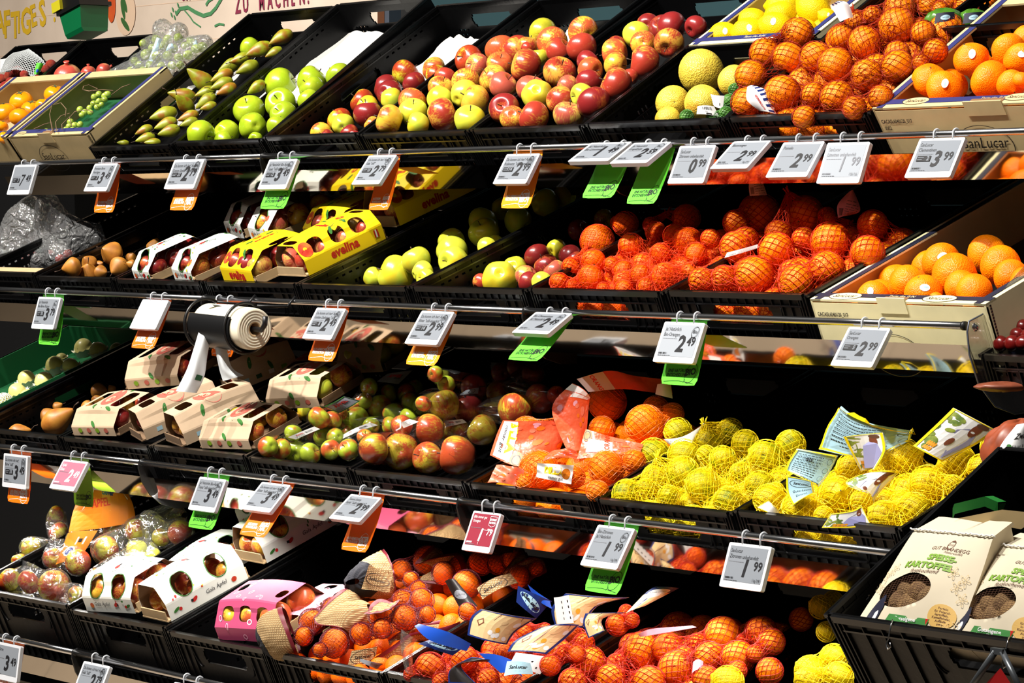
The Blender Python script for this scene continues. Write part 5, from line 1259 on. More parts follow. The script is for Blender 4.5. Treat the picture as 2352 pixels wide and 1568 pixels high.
for f in F0: f['bag'] = 'fm'
nb('green3', 'fm', 'foam_white', 'white foam net sleeve on the nearest pale fruit', cat='foam sleeve', axis=(0, 1), cell=.008, w=.0026, sag=0)

# ------------------------------------------------------------------ film-wrapped trays
fb = film_bag
for key, L in (('tray', (('a', 'clear film around four green apples, crate front'), ('b', 'clear film around green apples with barcode label'), ('c', 'clear film around green and red apples, crate middle'), ('d', 'clear film around green apples at the back'), ('e', 'clear film around green apples by the right rim'))),
               ('big', (('a', 'clear film around big red-yellow apples, front left'), ('b', 'clear film around big apples, front right'), ('c', 'clear film around dark and red apples, middle'), ('d', 'clear film around red apples at the back')))):
    for b_, nm in L: fb(key, b_, 'film_tray', nm, 'film wrap', axis=(1, -.1), k=.006, sag=6, infl=.0015, crumple=.0003, N=44, M=30, name='film_wrap')
for b_, nm, tl in (('a', 'clear bag of apples at the crate front, glossy', [(175, 1385, 10)]), ('b', 'clear bag of apples in the crate middle', []), ('c', 'large clear bag with orange printed panel and blue lettering', [(395, 1190, 30)]), ('d', 'clear bag of apples at the right rim, with bright reflections', [(340, 1190, 14)])):
    fb('clever', b_, 'film_bag', nm, 'plastic bag', axis=(1, -.3), k=.008, sag=14, infl=.003, crumple=.0014, tails=tl, name='apple_bag')
DBG = False
# ------------------------------------------------------------------ cardboard boxes
def open_box(c, D, H, W, label, outer='carton_tan', inner='cardboard', band='carton_blue', notch=True, name='cardboard_box', lip=.028, logos=(), code=None, front=True):
    """open carton in crate frame c: four walls, folded top rims with a printed blue band"""
    root = empty(name, c.M, label, 'box'); ex, ey, ez = c.ex, c.ey, c.ez; th = .0045
    P = lambda u, v, w: c.wld(u, v, w)
    def wall(nm, u0, u1, v0, v1, label=None):
        mb = MB(); mb.mat(M_(outer)); o = P(u0, v0, -H)
        horizontal = (u1 - u0) > (v1 - v0)
        if horizontal and notch and nm == 'front_wall':
            xs = [0, .30, .34, .66, .70, 1]; L = u1 - u0
            mb.box(o, ex * L, ey * (v1 - v0), ez * (H - .004))
        else: mb.box(o, ex * (u1 - u0), ey * (v1 - v0), ez * H)
        return mb.build(nm, root, label)
    fw = wall('front_wall', 0, W, 0, th); wall('back_wall', 0, W, D - th, D); wall('side_wall', 0, th, 0, D); sw = wall('side_wall', W - th, W, 0, D)
    mb = MB(); mb.box(P(0, 0, -H), ex * W, ey * D, ez * .004); mb.build('bottom', root, mat=M_(inner))
    # folded rims along the long sides
    mb = MB(); mb.mat(M_(outer))
    mb.box(P(0, 0, -.001), ex * W, ey * lip, ez * .004); mb.box(P(0, D - lip, -.001), ex * W, ey * lip, ez * .004)
    mb.box(P(0, 0, -.001), ex * lip, ey * D, ez * .0035); mb.box(P(W - lip, 0, -.001), ex * lip, ey * D, ez * .0035); rim = mb.build('folded_rim', root)
    pr = Print(lambda x, y: P(x, y, .0032), .0006)
    pr.rect(0, lip * .42, W, lip, band); pr.rect(W - lip, 0, W - lip * .42, D, band); pr.rect(lip * .42, 0, lip, D, band)
    for (x, y, w) in logos: script_logo(pr, x, y, w, outer, 'lb_dark', flip=1, ry=.36)
    pr.text('Taste the SUN', W * .5, lip * .58, .011, outer, al='C', shear=.2)
    pr.build('rim_print', rim)
    if front:
        pf = Print(lambda x, y: P(x, -.0004, -H + y), .0005)
        if code: pf.text(code[0], .010, H - .030, .011, 'lb_dark', sx=.8, bold=.02); pf.text(code[1], .012, H - .044, .011, 'lb_dark', sx=.8, bold=.02)
        pf.ell(W * .42, H * .18, .07, .042, 'lb_dark', ring=.03, n=36); pf.text('SanLucar', W * .42, H * .12, .032, 'lb_dark', al='C', shear=.3)
        pf.build('front_print', fw)
        # torn tab and hand hole in the front rim
        mb = MB(); mb.mat(M_(outer)); mb.box(P(W * .40, -.002, -.02), ex * (W * .16), ey * .003, ez * .03); mb.build('tab', root)
        mb = MB(); mb.mat(M_('cardboard_dark')); mb.box(P(W * .41, .004, .003), ex * (W * .14), ey * .014, ez * .0012); mb.build('hand_hole', root)
    mb = MB(); mb.mat(M_('lb_dark'))
    for i in range(22): mb.box(P(W + .0002, .004 + i * .0002, -H + i * H / 22), ex * .0006, ey * .004, ez * (H / 44))
    mb.build('corrugated_edge', root)
    return root
co = C['clembox']; co.W = .60
open_box(co, .40, .10, .60, 'tan and blue cardboard box of loose clementines, right end of top shelf', band='carton_blue', logos=((.10, .020, .07), (.36, .020, .07)), code=('CACASL6040120_017', '0002'), inner='cardboard_dark')
mb = MB()
cc = C['clembox']
pr = Print(lambda x, y: cc.wld(x, .40, -.02 + y), .001)
mb = MB(); mb.mat(M_('lb_dark')); mb.box(cc.wld(.05, .405, -.06), cc.ex * .8, cc.ey * .004, cc.ez * .13); o = mb.build('display_card', None, 'dark blue cardboard panel with an oval logo behind the loose clementines', 'panel')
pr = Print(lambda x, y: cc.wld(x, .4035, y), .001); pr.rect(.05, .052, .8, .068, 'carton_blue'); pr.ell(.17, .055, .042, .026, 'lb_sky', n=26); script_logo(pr, .17, .055, .078, None, 'lb_dark', ry=.6); pr.build('panel_print', o)
ob = C['orbox']
open_box(ob, .60, .125, .445, 'cream cardboard box of loose oranges at the right end of the second shelf', outer='carton_cream', inner='cardboard', band='carton_navy', logos=((.08, .016, .085), (.32, .016, .085)), code=('CACASL6040120_017', '0008'))
# printed outside of that box near the corner facing the aisle end
pr = Print(lambda x, y: ob.wld(.4455, x, -.125 + y), .0008); pr.rect(.02, 0, .60, .055, 'carton_navy', 6, 1)
rt_ = [q for q in col.objects if q.name.startswith('cardboard_box')][-1]; pr.build('side_print', rt_)
lb = C['lemonbox']
open_box(lb, .30, .085, .385, 'cream and blue cardboard box of loose lemons behind the pomelos, top shelf', outer='carton_cream', band='carton_blue', logos=(), front=False)
pr = Print(lambda x, y: lb.wld(.0135 + y * .0, x, .0045) + lb.ex * y, .001); pr.geo([], [], 'lb_dark') if False else None
# grape box and persimmon box at the left end of the top shelf
F = onY(20, 316, FRONT); Wb = C['pear'].F.x - F.x - .012
C['grapebox'] = Crate(F, Wb, R(36.4), D=.30, H=.09, kind=None, short='grape box')
gb = C['grapebox']; rootg = open_box(gb, .30, .085, Wb, 'tan and blue cardboard box of green grapes with twine loops, top shelf left', logos=((.055, .014, .05),), front=True, inner='carton_green')
C['persbox'] = Crate(gb.wld(-.42, 0, -.0), .41, R(36.4), D=.30, H=.085, kind=None, short='persimmon box')
open_box(C['persbox'], .30, .085, .405, 'cardboard box of persimmons cut by the left edge of the picture', front=False)
Z7 = (0, 90, 5.057)
n0 = len(ALLF)
fruits('persbox', *Z7, '60,860,150 250,720,140,f 370,820,130 245,910,140 640,640,130 500,760,90 70,1140,95 20,1010,80', 'ps', a=-.01, b=.02, clamp=False, orient='u')
fruits('grapebox', *Z7, ' '.join(f'{x},{y},{r}' for x, y, r in [(1095, 675, 40), (1150, 640, 42), (1215, 660, 40), (1250, 640, 42), (1150, 720, 38), (1215, 700, 38), (1090, 750, 40), (1130, 790, 38), (1040, 800, 36), (930, 820, 42), (985, 850, 40), (1050, 850, 36),
       (1180, 760, 34), (950, 880, 34), (820, 960, 40), (870, 1000, 40), (930, 990, 38), (770, 1050, 38), (840, 1060, 40), (900, 1060, 36), (800, 1010, 34), (480, 1110, 42), (540, 1080, 42), (430, 1170, 40), (500, 1160, 38), (580, 1100, 34), (690, 1190, 40), (650, 1210, 30)]), 'gp', a=-.045, clamp=False, relax=False)
# crates of lychees and pomegranates behind
def free_crate(px, py, X, D, W, tilt, label, short, H=.107):
    return Crate(onX(px, py, X), W, tilt, D=D, H=H, label=label, short=short)
Fp = onY(54, 212, .36); Qp = onX(191, 94, Fp.x); pb_len = (Qp - Fp).length
C['pomeg'] = Crate(Fp, .40, math.atan2(Qp.z - Fp.z, Qp.y - Fp.y), D=min(.6, pb_len), label='black crate of pomegranates behind the grape box', short='pomegranate crate'); pb = C['pomeg']
if DBG: print('POM', Fp, pb_len, math.degrees(pb.tilt))
C['lychee'] = Crate(pb.wld(-.41, 0, 0), .405, pb.tilt, D=pb.D, H=.107, label='black crate of lychees with white net, far upper left', short='lychee crate')
fruits('pomeg', *Z7, '790,450,172,u 520,590,95 1030,400,95 1210,370,95', 'pg', a=-.03, b=.02, clamp=False)
fruits('lychee', *Z7, '110,430,66 200,370,66 60,550,64 20,460,56 300,480,60 220,540,60 300,540,58 590,300,66 530,350,54 430,460,46 150,600,54 30,630,46 350,590,46 120,500,60 280,410,52', 'ly', a=-.03, b=.04, clamp=False)
for f in ALLF[n0:]: f['new'] = 1
_all = ALLF; ALLF = [f for f in _all if f.get('new')]; build_fruits(); ALLF = _all
# white foam net, tag and green label in the lychee crate
sh = Sheet([[(0, 168), (40, 160), (76, 178)], [(12, 138), (45, 132), (104, 146)], [(30, 122), (48, 118), (66, 112)]], 'lychee crate', .01, seg=10)
mb = MB(); mb.mat(M_('net_white')); n = 16
for i in range(n):
    for j in range(12):
        for s_ in (0, 1):
            a_, b_ = (i + (s_ + j) % 2) / n, (i + 1 - (s_ + j) % 2) / n
            p, q = sh.uv(a_, j / 12), sh.uv(b_, (j + 1) / 12); mb.tube([p, q], .0011, 4, False)
mb.build('foam_net', None, 'white open foam net lying over the lychees', 'net')
sh = Sheet([[(0, 165), (24, 166)], [(0, 136), (36, 132)]], 'lychee crate', .03, bulge=.006); o = sh.build('paper_tag', 'lb_white', label='white paper tag with barcode on the lychees', cat='label'); sh.print().barcode(sh.w * .1, sh.h * .05, sh.w * .7, sh.h * .2).build('tag_print', o)
sh = Sheet([[(78, 170), (88, 172)], [(84, 144), (101, 146)]], 'lychee crate', .03, bulge=.006); o = sh.build('paper_tag', 'flag_green', label='yellow-green label beside the foam net', cat='label'); p_ = sh.print(); p_.ell(sh.w * .5, sh.h * .3, sh.w * .25, sh.h * .15, 'lb_ltblue'); p_.build('tag_print', o)
# twine loops of the grape bags
for i, pts in enumerate([[(78, 296), (100, 286), (118, 280), (122, 300)], [(120, 302), (114, 262), (120, 242), (140, 236), (152, 250), (150, 268)], [(130, 302), (128, 280), (140, 266), (160, 260)], [(190, 206), (192, 198), (205, 194), (225, 204), (205, 209), (190, 206)],
                        [(205, 209), (235, 206), (260, 208)], [(165, 290), (160, 270), (172, 256), (200, 252), (214, 258)], [(143, 298), (142, 286), (160, 268)], [(300, 193), (280, 200), (256, 218)]]):
    mb = MB(); mb.tube([gb.pt(x, y, .012 + .006 * math.sin(k * 2)) for k, (x, y) in enumerate(pts)], .0012, 5)
    mb.build('twine_loop', None, ['short tan twine at the box front left', 'tall tan twine loop over the left rim', 'small twine loop beside the tall loop', 'round twine loop on the blue rim', 'flat twine strand over the back grapes', 'wide twine loop in the box middle', 'thin twine curl near the left grapes', 'twine strand near the right back corner'][i], 'twine', 'twine loops in the grape box', mat=M_('kraft_dark'))
# clear bag of grapes standing on the back of the grape box
n1 = len(ALLF)
rg = random.Random(4); pts = []
for x, y in [(330, 100), (350, 110), (375, 105), (400, 112), (425, 105), (450, 112), (335, 125), (360, 130), (385, 128), (410, 132), (432, 126), (345, 150), (370, 152), (395, 150), (320, 150), (330, 165), (355, 168), (300, 165), (280, 175), (265, 172), (385, 90), (410, 88), (440, 95), (360, 92), (465, 108), (415, 150), (290, 182), (250, 178), (380, 170), (310, 140)]:
    pts.append(f'{x},{y},{rg.uniform(9.5, 12.5):.1f}')
fruits('pear', 0, 0, 1, ' '.join(pts), 'gp', a=.0, b=.02, clamp=False, relax=False, where='clear grape bag', bag='g')
for f in ALLF[n1:]: f['new'] = 2; f['t'] += .12
_all = ALLF; ALLF = [f for f in _all if f.get('new') == 2]; build_fruits(); ALLF = _all
F_ = [f for f in ALLF if f['where'] == 'clear grape bag']
P3, G3, c3 = wrap_grid(F_, (1, -.6), 80, 56, k=.006, sag=16, infl=.004, crumple=.0025, seed=3, tails=[(372, 66, 18), (410, 74, 14), (470, 96, 10)])
mb = MB(); mb.mat(M_('film_crisp')); mb.smooth = True; mb.grid([[tuple(P3[i][j]) for j in range(51)] for i in range(70)], closed_u=True); go = mb.build('grape_bag', None, 'clear plastic bag of green grapes standing behind the grape box', 'plastic bag')
for (q0, q1, q2, q3) in (((340, 142), (352, 145), (372, 90), (360, 86)), ((380, 118), (400, 110), (396, 100), (386, 104)), ((440, 112), (455, 108), (452, 92), (446, 96))):
    s2 = Sheet([[q0, q1], [q3, q2]], 'clear grape bag', .022, bulge=.003, seg=6); s2.build('printed_strip', 'lb_sky', parent=go)

# ------------------------------------------------------------------ apple cartons
def carton(key, px, py, ang, style, L, Wd, H, label, wt=.02, tilt2=0.0, apples='id', roll=0):
    c = C[key]
    if px is None: q_ = proj(c.wld(py[0], py[1], wt)); px, py = q_[0], q_[1]
    top = c.pt(px, py, wt); l = c.loc(top)
    a = R(ang); hv = abs(math.cos(a)) * L / 2 + abs(math.sin(a)) * Wd / 2; tt = c.t_on(px, py, wt); dl = c.Mi.to_3x3() @ ray(px, py); ol = c.Mi @ CAM
    l = ol + dl * tt                          # keep the carton behind the crate front and between its sides
    top = CAM + ray(px, py) * tt; top += c.ey * max(0, .008 + hv - l.y); hu = abs(math.cos(a)) * Wd / 2 + abs(math.sin(a)) * L / 2
    top += c.ex * (max(0, .006 + hu - l.x) - max(0, l.x + hu - c.W + .006)) * .8
    if DBG: q_ = proj(top); print('CT', key, px, py, 'moved to', round(q_[0]), round(q_[1]), 'v', round(l.y, 3), 'hv', round(hv, 3), 'u', round(l.x, 3), 'hu', round(hu, 3), 'W', round(c.W, 3))
    ex = c.ex * math.cos(a) + c.ey * math.sin(a); ey = -c.ex * math.sin(a) + c.ey * math.cos(a); ez = c.ez
    if roll: q = Matrix.Rotation(R(roll), 3, ex); ey, ez = q @ ey, q @ ez
    if tilt2: q = Matrix.Rotation(R(tilt2), 3, ey); ex, ez = q @ ex, q @ ez
    o = top - ez * H; M = frame_matrix(o, ex, ey, ez)
    root = empty('apple_carton', M, label, 'carton', 'cartons of apples in the ' + c.short)
    P = lambda x, y, z: o + ex * x + ey * y + ez * z
    st = dict(white=('pack_white', 'pack_white', .50, .30), yellow=('pack_yellow', 'pack_yellow', .52, .27), kraft=('kraft', 'kraft', .42, .30), pink=('pack_pink', 'pack_pink', .4, .28), rose=('pack_rose', 'pack_rose', .4, .28))[style]
    out, tr, sh_, tf = st
    # tray: bottom and low folded ends
    mb = MB(); mb.mat(M_('kraft_dark' if style == 'kraft' else 'cardboard'))
    mb.box(P(-Wd / 2 + .003, -L / 2, 0), ex * (Wd - .006), ey * L, ez * .003)
    for s in (-1, 1): mb.box(P(-Wd / 2 + .006, s * (L / 2 - .002) - .0015, 0), ex * (Wd - .012), ey * .003, ez * (H * .30))
    mb.build('tray', root)
    # sleeve: profile over the width, with windows
    prof = [(-Wd / 2, 0), (-Wd / 2, H * sh_), (-Wd * tf, H), (Wd * tf, H), (Wd / 2, H * sh_), (Wd / 2, 0)]
    seg = [0]
    for (x0, z0), (x1, z1) in zip(prof[:-1], prof[1:]): seg.append(seg[-1] + math.hypot(x1 - x0, z1 - z0))
    T = seg[-1]; Ls = L * (.94 if style != 'kraft' else .90)
    def S(x, y, k=0):
        x = min(max(x, 0), T)
        for i in range(5):
            if x <= seg[i + 1] + 1e-9: break
        f = (x - seg[i]) / (seg[i + 1] - seg[i]); X = prof[i][0] + (prof[i + 1][0] - prof[i][0]) * f; Z = prof[i][1] + (prof[i + 1][1] - prof[i][1]) * f
        arch = .006 * math.cos(math.pi * (y / Ls - .5)) if .25 < x / T < .75 else 0
        return P(X, y - Ls / 2, Z + arch + k)
    mid = T / 2; wins = []
    bev = (seg[1] + seg[2]) / 2
    ys = (.5,) if Ls < .125 else (.28, .72); ry_ = .020 if Ls > .125 else min(.022, Ls * .2); sb = math.hypot(Wd * (.5 - tf), H * (1 - sh_)); rx_ = min(.026, sb * .42)
    if style == 'yellow': wins = [(q_, Ls * y_, rx_, ry_) for q_ in (bev, T - bev) for y_ in ((.30, .70) if Ls < .16 else (.22, .50, .76))] + [(mid, Ls * .93, .026, .010), (mid, Ls * .07, .026, .010)]
    elif style == 'white': wins = [(q_, Ls * y_, min(.032, sb * .55), ry_ * 1.15) for q_ in (bev, T - bev) for y_ in ys]
    elif style == 'kraft': wins = [(mid - Wd * .02 + s_ * Wd * .27, Ls * .5, .020, Ls * .27) for s_ in (-1, 1)] if Ls < .14 else [(mid, Ls * .2, Wd * .24, .017), (mid, Ls * .8, Wd * .24, .017)]
    else: wins = [(q_, Ls * y_, .015, .019) for q_ in (bev, T - bev) for y_ in (.2, .5, .8)] + [(mid - .01, Ls * .1, .016, .012), (mid + .012, Ls * .88, .016, .012)]
    nx, ny = 54, 44; po = 2.6 if style != 'kraft' else 5
    def waist(x, y):                      # sleeve ends are scooped so the apples show
        d = min(y, Ls - y); e = abs(x - mid) / mid
        dep = 0.0
        return d < dep * max(0, 1 - abs(abs(x - mid) - mid * .42) / (mid * .36)) ** .8
    def hole(x, y): return any((abs(x - wx) / rx) ** po + (abs(y - wy) / ry) ** po < 1 for wx, wy, rx, ry in wins) or waist(x, y)
    # window columns follow an exact distance field so that the cut edges come out smooth
    X = [T * i / nx for i in range(nx + 1)]; Yv = [Ls * j / ny for j in range(ny + 1)]
    keep = [[not hole((X[i] + X[i + 1]) / 2, (Yv[j] + Yv[j + 1]) / 2) for j in range(ny)] for i in range(nx)]
    pos = {}
    for i in range(nx + 1):
        for j in range(ny + 1):
            cells = [keep[a2][b2] for a2 in (i - 1, i) for b2 in (j - 1, j) if 0 <= a2 < nx and 0 <= b2 < ny]; x, y = X[i], Yv[j]
            if any(cells) and not all(cells):
                for wx, wy, rx, ry in wins:
                    q = ((abs(x - wx) / rx) ** po + (abs(y - wy) / ry) ** po) ** (1 / po)
                    if .78 < q < 1.28: x, y = wx + (x - wx) / q, wy + (y - wy) / q; break
            pos[i, j] = (x, y)
    mb = MB(); mb.mat(M_(out)); idx = {k_: n_ for n_, k_ in enumerate(pos)}; vs = [S(*pos[k_]) for k_ in pos]
    mb.add(vs, [(idx[i, j], idx[i + 1, j], idx[i + 1, j + 1], idx[i, j + 1])[::-1] for i in range(nx) for j in range(ny) if keep[i][j]], False)
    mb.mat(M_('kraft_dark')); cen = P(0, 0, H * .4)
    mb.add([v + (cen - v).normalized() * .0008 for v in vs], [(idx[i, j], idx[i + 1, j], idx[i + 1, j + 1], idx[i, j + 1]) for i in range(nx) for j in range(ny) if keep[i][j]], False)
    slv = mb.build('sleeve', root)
    # artwork
    Sp = lambda x, y: S(x, y)
    class RP(Print):
        def _p(s, x, y):
            e = .002; p = s.S(x, y); a_ = s.S(x + e, y) - p; b_ = s.S(x, y + e) - p; n_ = a_.cross(b_); n_ = -n_.normalized() if n_.length > 1e-12 else ez
            if n_.dot(p - P(0, 0, H * .3)) < 0: n_ = -n_
            return p + n_ * (s.off + s.k * .00003)
    pr = RP(lambda x, y: S(x, y), .0005)
    def tx(body, x, y, size, mat, rot=0, **kw): pr.text(body, x, y, size, mat, rot=rot, **kw)
    if style == 'yellow':
        tx('evelina', T - .012, Ls * .50, .030, 'p_red', rot=R(90), al='C', bold=.04, sx=.95); tx('evelina', .012, Ls * .5, .030, 'p_red', rot=R(-90), al='C', bold=.04, sx=.95)
        tx('evelina', mid, Ls * .47, .019, 'p_red', rot=0, al='C', bold=.03); pr.ell(mid, Ls * .5, .036, .020, 'p_dkgreen', ring=.03)
        for (x, y, r_) in ((bev, Ls * .91, .014), (T - bev, Ls * .09, .017), (mid, Ls * .72, .010)): pr.ell(x, y, r_ * 1.15, r_, 'p_apple'); pr.ell(x, y, r_ * .32, r_ * .3, 'pack_yellow')
        for (x, y, rt) in ((mid - .032, Ls * .6, .2), (mid + .030, Ls * .66, .1), (bev + .01, Ls * .42, .5), (T - bev - .012, Ls * .46, -.4)): pr.ell(x, y, .011, .0045, 'p_green', rot=rt)
        for k_, m_ in enumerate(('p_red', 'ink_white', 'p_red')): pr.rect(T - .03, Ls * .88 + k_ * .004, T - .012, Ls * .88 + .004 + k_ * .004, m_)
    elif style == 'white':
        for wx, wy, rx, ry in wins: pr.ell(wx, wy, rx * 1.12, ry * 1.10, 'p_green', ring=.09, n=28)
        tx('Da komm', mid - .012, Ls * .47, .0125, 'p_dkgreen', rot=0, al='C', shear=.2); tx('ich her!', mid - .006, Ls * .40, .0125, 'p_dkgreen', al='C', shear=.2)
        pr.ell(mid - .012, Ls * .55, .010, .006, 'p_red', rot=.4); pr.rect(mid - .006, Ls * .54, mid + .004, Ls * .58, 'ink')
        for sgn, x in ((1, .016), (-1, T - .016)):
            ro = R(-90) if sgn > 0 else R(90); y = Ls * .62 if sgn > 0 else Ls * .40
            tx('Gala Äpfel', x, Ls * .62, .0135, 'ink', rot=ro, al='C', shear=.2); pr.ell(x + sgn * .004, Ls * .34, .0045, .008, 'p_red', rot=.5); pr.rect(x + sgn * .004 - .003, Ls * .29, x + sgn * .004 + .003, Ls * .32, 'ink')
            pr.ell(x, Ls * .84, .006, .007, 'p_apple'); pr.ell(x + sgn * .002, Ls * .10, .0035, .009, 'p_green', rot=.4); pr.ell(x, Ls * .15, .004, .004, 'p_red')
        r_ = random.Random(int(px))
        for _ in range(16):
            x, y = r_.uniform(.02, T - .02), r_.uniform(.02, Ls - .02)
            if not hole(x, y) and not hole(x + .005, y) and not hole(x - .005, y): pr.ell(x, y, r_.uniform(.0015, .003), r_.uniform(.002, .0045), r_.choice(['p_green', 'p_red', 'p_green', 'pack_yellow']), rot=r_.uniform(0, 3), n=8)
    elif style == 'kraft':
        pr.ell(mid + .006, Ls * .50, .045, .026, 'p_applepale', rot=.3, n=30); pr.ell(mid - .004, Ls * .50, .017, .011, 'kraft', rot=.3); tx('Ja!', mid - .010, Ls * .47, .015, 'p_red', bold=.04); tx('NATÜRLICH', mid - .022, Ls * .435, .006, 'p_red', bold=.02)
        pr.rect(mid - .05, Ls * .385, mid - .012, Ls * .40, 'p_dkgreen')
        for (x, y, rt) in ((mid - .042, Ls * .6, .5), (mid + .05, Ls * .34, -.4), (.03, Ls * .5, .9), (T - .03, Ls * .62, .2), (mid - .05, Ls * .24, 1.2)): pr.ell(x, y, .012, .0045, 'p_green', rot=rt)
        for k_ in range(4): pr.ell(.014, Ls * (.2 + .2 * k_), .006, .008, ('p_applepale', 'flag_dullgreen')[k_ % 2]); pr.rect(T - .02, Ls * (.16 + .2 * k_), T - .010, Ls * (.16 + .2 * k_) + .014, ('lb_sky', 'p_dkgreen', 'lb_white', 'flag_dullgreen')[k_])
    else:
        r_ = random.Random(int(px)); w_ = ('pack_rose', 'lb_white')
        for _ in range(26):
            x, y = r_.uniform(.01, T - .01), r_.uniform(.01, Ls - .01)
            if not hole(x, y): pr.ell(x, y, r_.uniform(.004, .010), r_.uniform(.003, .007), r_.choice(['pack_rose', 'lb_white', 'pack_rose', 'lb_leaf' if _ % 5 == 0 else 'pack_rose']), rot=r_.uniform(0, 3), ring=.35, n=14)
    pr.build('printed_art', slv)
    # the apples inside
    n1 = len(ALLF); nr = max(2, round(L / .066)); ni = max(2, round(Wd / .066)); r0 = min((Wd - .012) / ni * .5, (L + .01) / nr * .5, H * .47)
    rd = random.Random(int(px * 7 + py))
    for i in range(ni):
        for j in range(nr):
            y = (j - (nr - 1) / 2) * (L - .004) / nr; Pq = P((i - (ni - 1) / 2) * (Wd - .012) / ni, y, r0 * .95 + .003)
            q = proj(Pq); d = ray(q[0], q[1]); t = (Pq - CAM).dot(FW)
            ALLF.append(dict(c=c, x=q[0], y=q[1], rp=r0 * q[2] * rd.uniform(.9, 1.0), kind=apples if isinstance(apples, str) else rd.choice(apples), o='', bag=label, d=d, t=t, stk=False, group='apples inside cartons', where='X', clamp=False, relax=False, nn=1, cart=label))
    L_ = ALLF[n1:]; word_row(L_)
    for f in L_:
        Pq = CAM + f['d'] * f['t']; r = f['rp'] / F_PX * f['t']; K = FM[f['kind']]; ax = axis_for('?', Pq, rd)
        Mx = Matrix.Translation(Pq) @ V((0, 0, 1)).rotation_difference(ax).to_matrix().to_4x4() @ Matrix.Diagonal((r, r, r, 1))
        ob_ = bpy.data.objects.new('apple', K['me']); ob_.matrix_world = Mx; col.objects.link(ob_); WM[ob_.name] = Mx; f['P'] = Pq; f['r'] = r
        short = CART_SHORT[label] = CART_SHORT.get(label, ' '.join(label.replace(',', '').split()[:10]))
        tag(ob_, f"apple {ORD[f['col']]} from left, row {ORD[f['row']]}, in {short}", 'apple', 'apples inside cartons')
        for (en, em) in K['extras']: inst(en, em, ob_)
    return root
CART_SHORT = {}
ct = carton
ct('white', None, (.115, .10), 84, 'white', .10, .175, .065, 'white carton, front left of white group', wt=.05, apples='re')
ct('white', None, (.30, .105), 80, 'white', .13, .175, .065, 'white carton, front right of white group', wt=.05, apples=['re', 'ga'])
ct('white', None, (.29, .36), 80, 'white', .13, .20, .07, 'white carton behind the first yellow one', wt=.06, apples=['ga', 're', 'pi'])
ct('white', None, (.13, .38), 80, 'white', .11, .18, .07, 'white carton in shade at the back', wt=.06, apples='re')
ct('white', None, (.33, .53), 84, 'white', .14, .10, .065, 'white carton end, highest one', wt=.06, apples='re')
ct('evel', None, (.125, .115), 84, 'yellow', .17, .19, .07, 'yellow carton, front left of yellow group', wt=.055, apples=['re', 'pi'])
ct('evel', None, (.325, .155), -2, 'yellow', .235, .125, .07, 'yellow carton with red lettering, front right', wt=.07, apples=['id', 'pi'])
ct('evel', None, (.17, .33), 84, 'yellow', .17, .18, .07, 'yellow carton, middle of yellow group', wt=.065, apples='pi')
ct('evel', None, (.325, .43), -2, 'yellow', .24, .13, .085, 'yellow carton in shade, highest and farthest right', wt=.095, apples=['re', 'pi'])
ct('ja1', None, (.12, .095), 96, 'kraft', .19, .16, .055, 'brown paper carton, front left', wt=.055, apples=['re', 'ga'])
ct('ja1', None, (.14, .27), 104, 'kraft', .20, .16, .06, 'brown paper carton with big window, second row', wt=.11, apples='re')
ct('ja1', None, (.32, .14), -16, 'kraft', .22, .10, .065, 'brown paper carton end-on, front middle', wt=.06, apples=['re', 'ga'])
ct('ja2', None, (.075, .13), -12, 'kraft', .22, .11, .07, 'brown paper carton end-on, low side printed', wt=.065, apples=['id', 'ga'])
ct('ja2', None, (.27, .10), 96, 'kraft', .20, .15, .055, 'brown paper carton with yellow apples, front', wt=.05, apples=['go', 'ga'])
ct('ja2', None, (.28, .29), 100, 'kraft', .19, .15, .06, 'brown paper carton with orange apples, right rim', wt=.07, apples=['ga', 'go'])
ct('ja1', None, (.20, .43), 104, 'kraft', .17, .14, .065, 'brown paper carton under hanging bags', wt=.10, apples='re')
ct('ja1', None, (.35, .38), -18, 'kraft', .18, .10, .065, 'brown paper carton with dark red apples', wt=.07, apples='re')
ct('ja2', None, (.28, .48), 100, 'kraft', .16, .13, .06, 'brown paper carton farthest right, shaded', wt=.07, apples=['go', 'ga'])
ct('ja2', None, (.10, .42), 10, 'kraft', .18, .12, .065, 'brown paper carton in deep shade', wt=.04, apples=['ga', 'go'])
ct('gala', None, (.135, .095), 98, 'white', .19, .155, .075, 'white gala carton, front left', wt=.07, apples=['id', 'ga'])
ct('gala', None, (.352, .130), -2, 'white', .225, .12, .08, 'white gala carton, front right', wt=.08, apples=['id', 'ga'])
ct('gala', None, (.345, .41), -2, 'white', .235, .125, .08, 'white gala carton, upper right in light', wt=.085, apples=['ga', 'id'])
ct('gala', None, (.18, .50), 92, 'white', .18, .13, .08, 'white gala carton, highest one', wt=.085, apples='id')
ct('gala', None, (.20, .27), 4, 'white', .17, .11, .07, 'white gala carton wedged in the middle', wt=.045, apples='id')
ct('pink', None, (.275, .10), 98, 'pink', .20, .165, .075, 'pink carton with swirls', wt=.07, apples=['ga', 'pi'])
ct('pink', 728, 1378, 8, 'rose', .15, .12, .07, 'pale pink carton behind burlap bag', wt=.02, apples='pi')

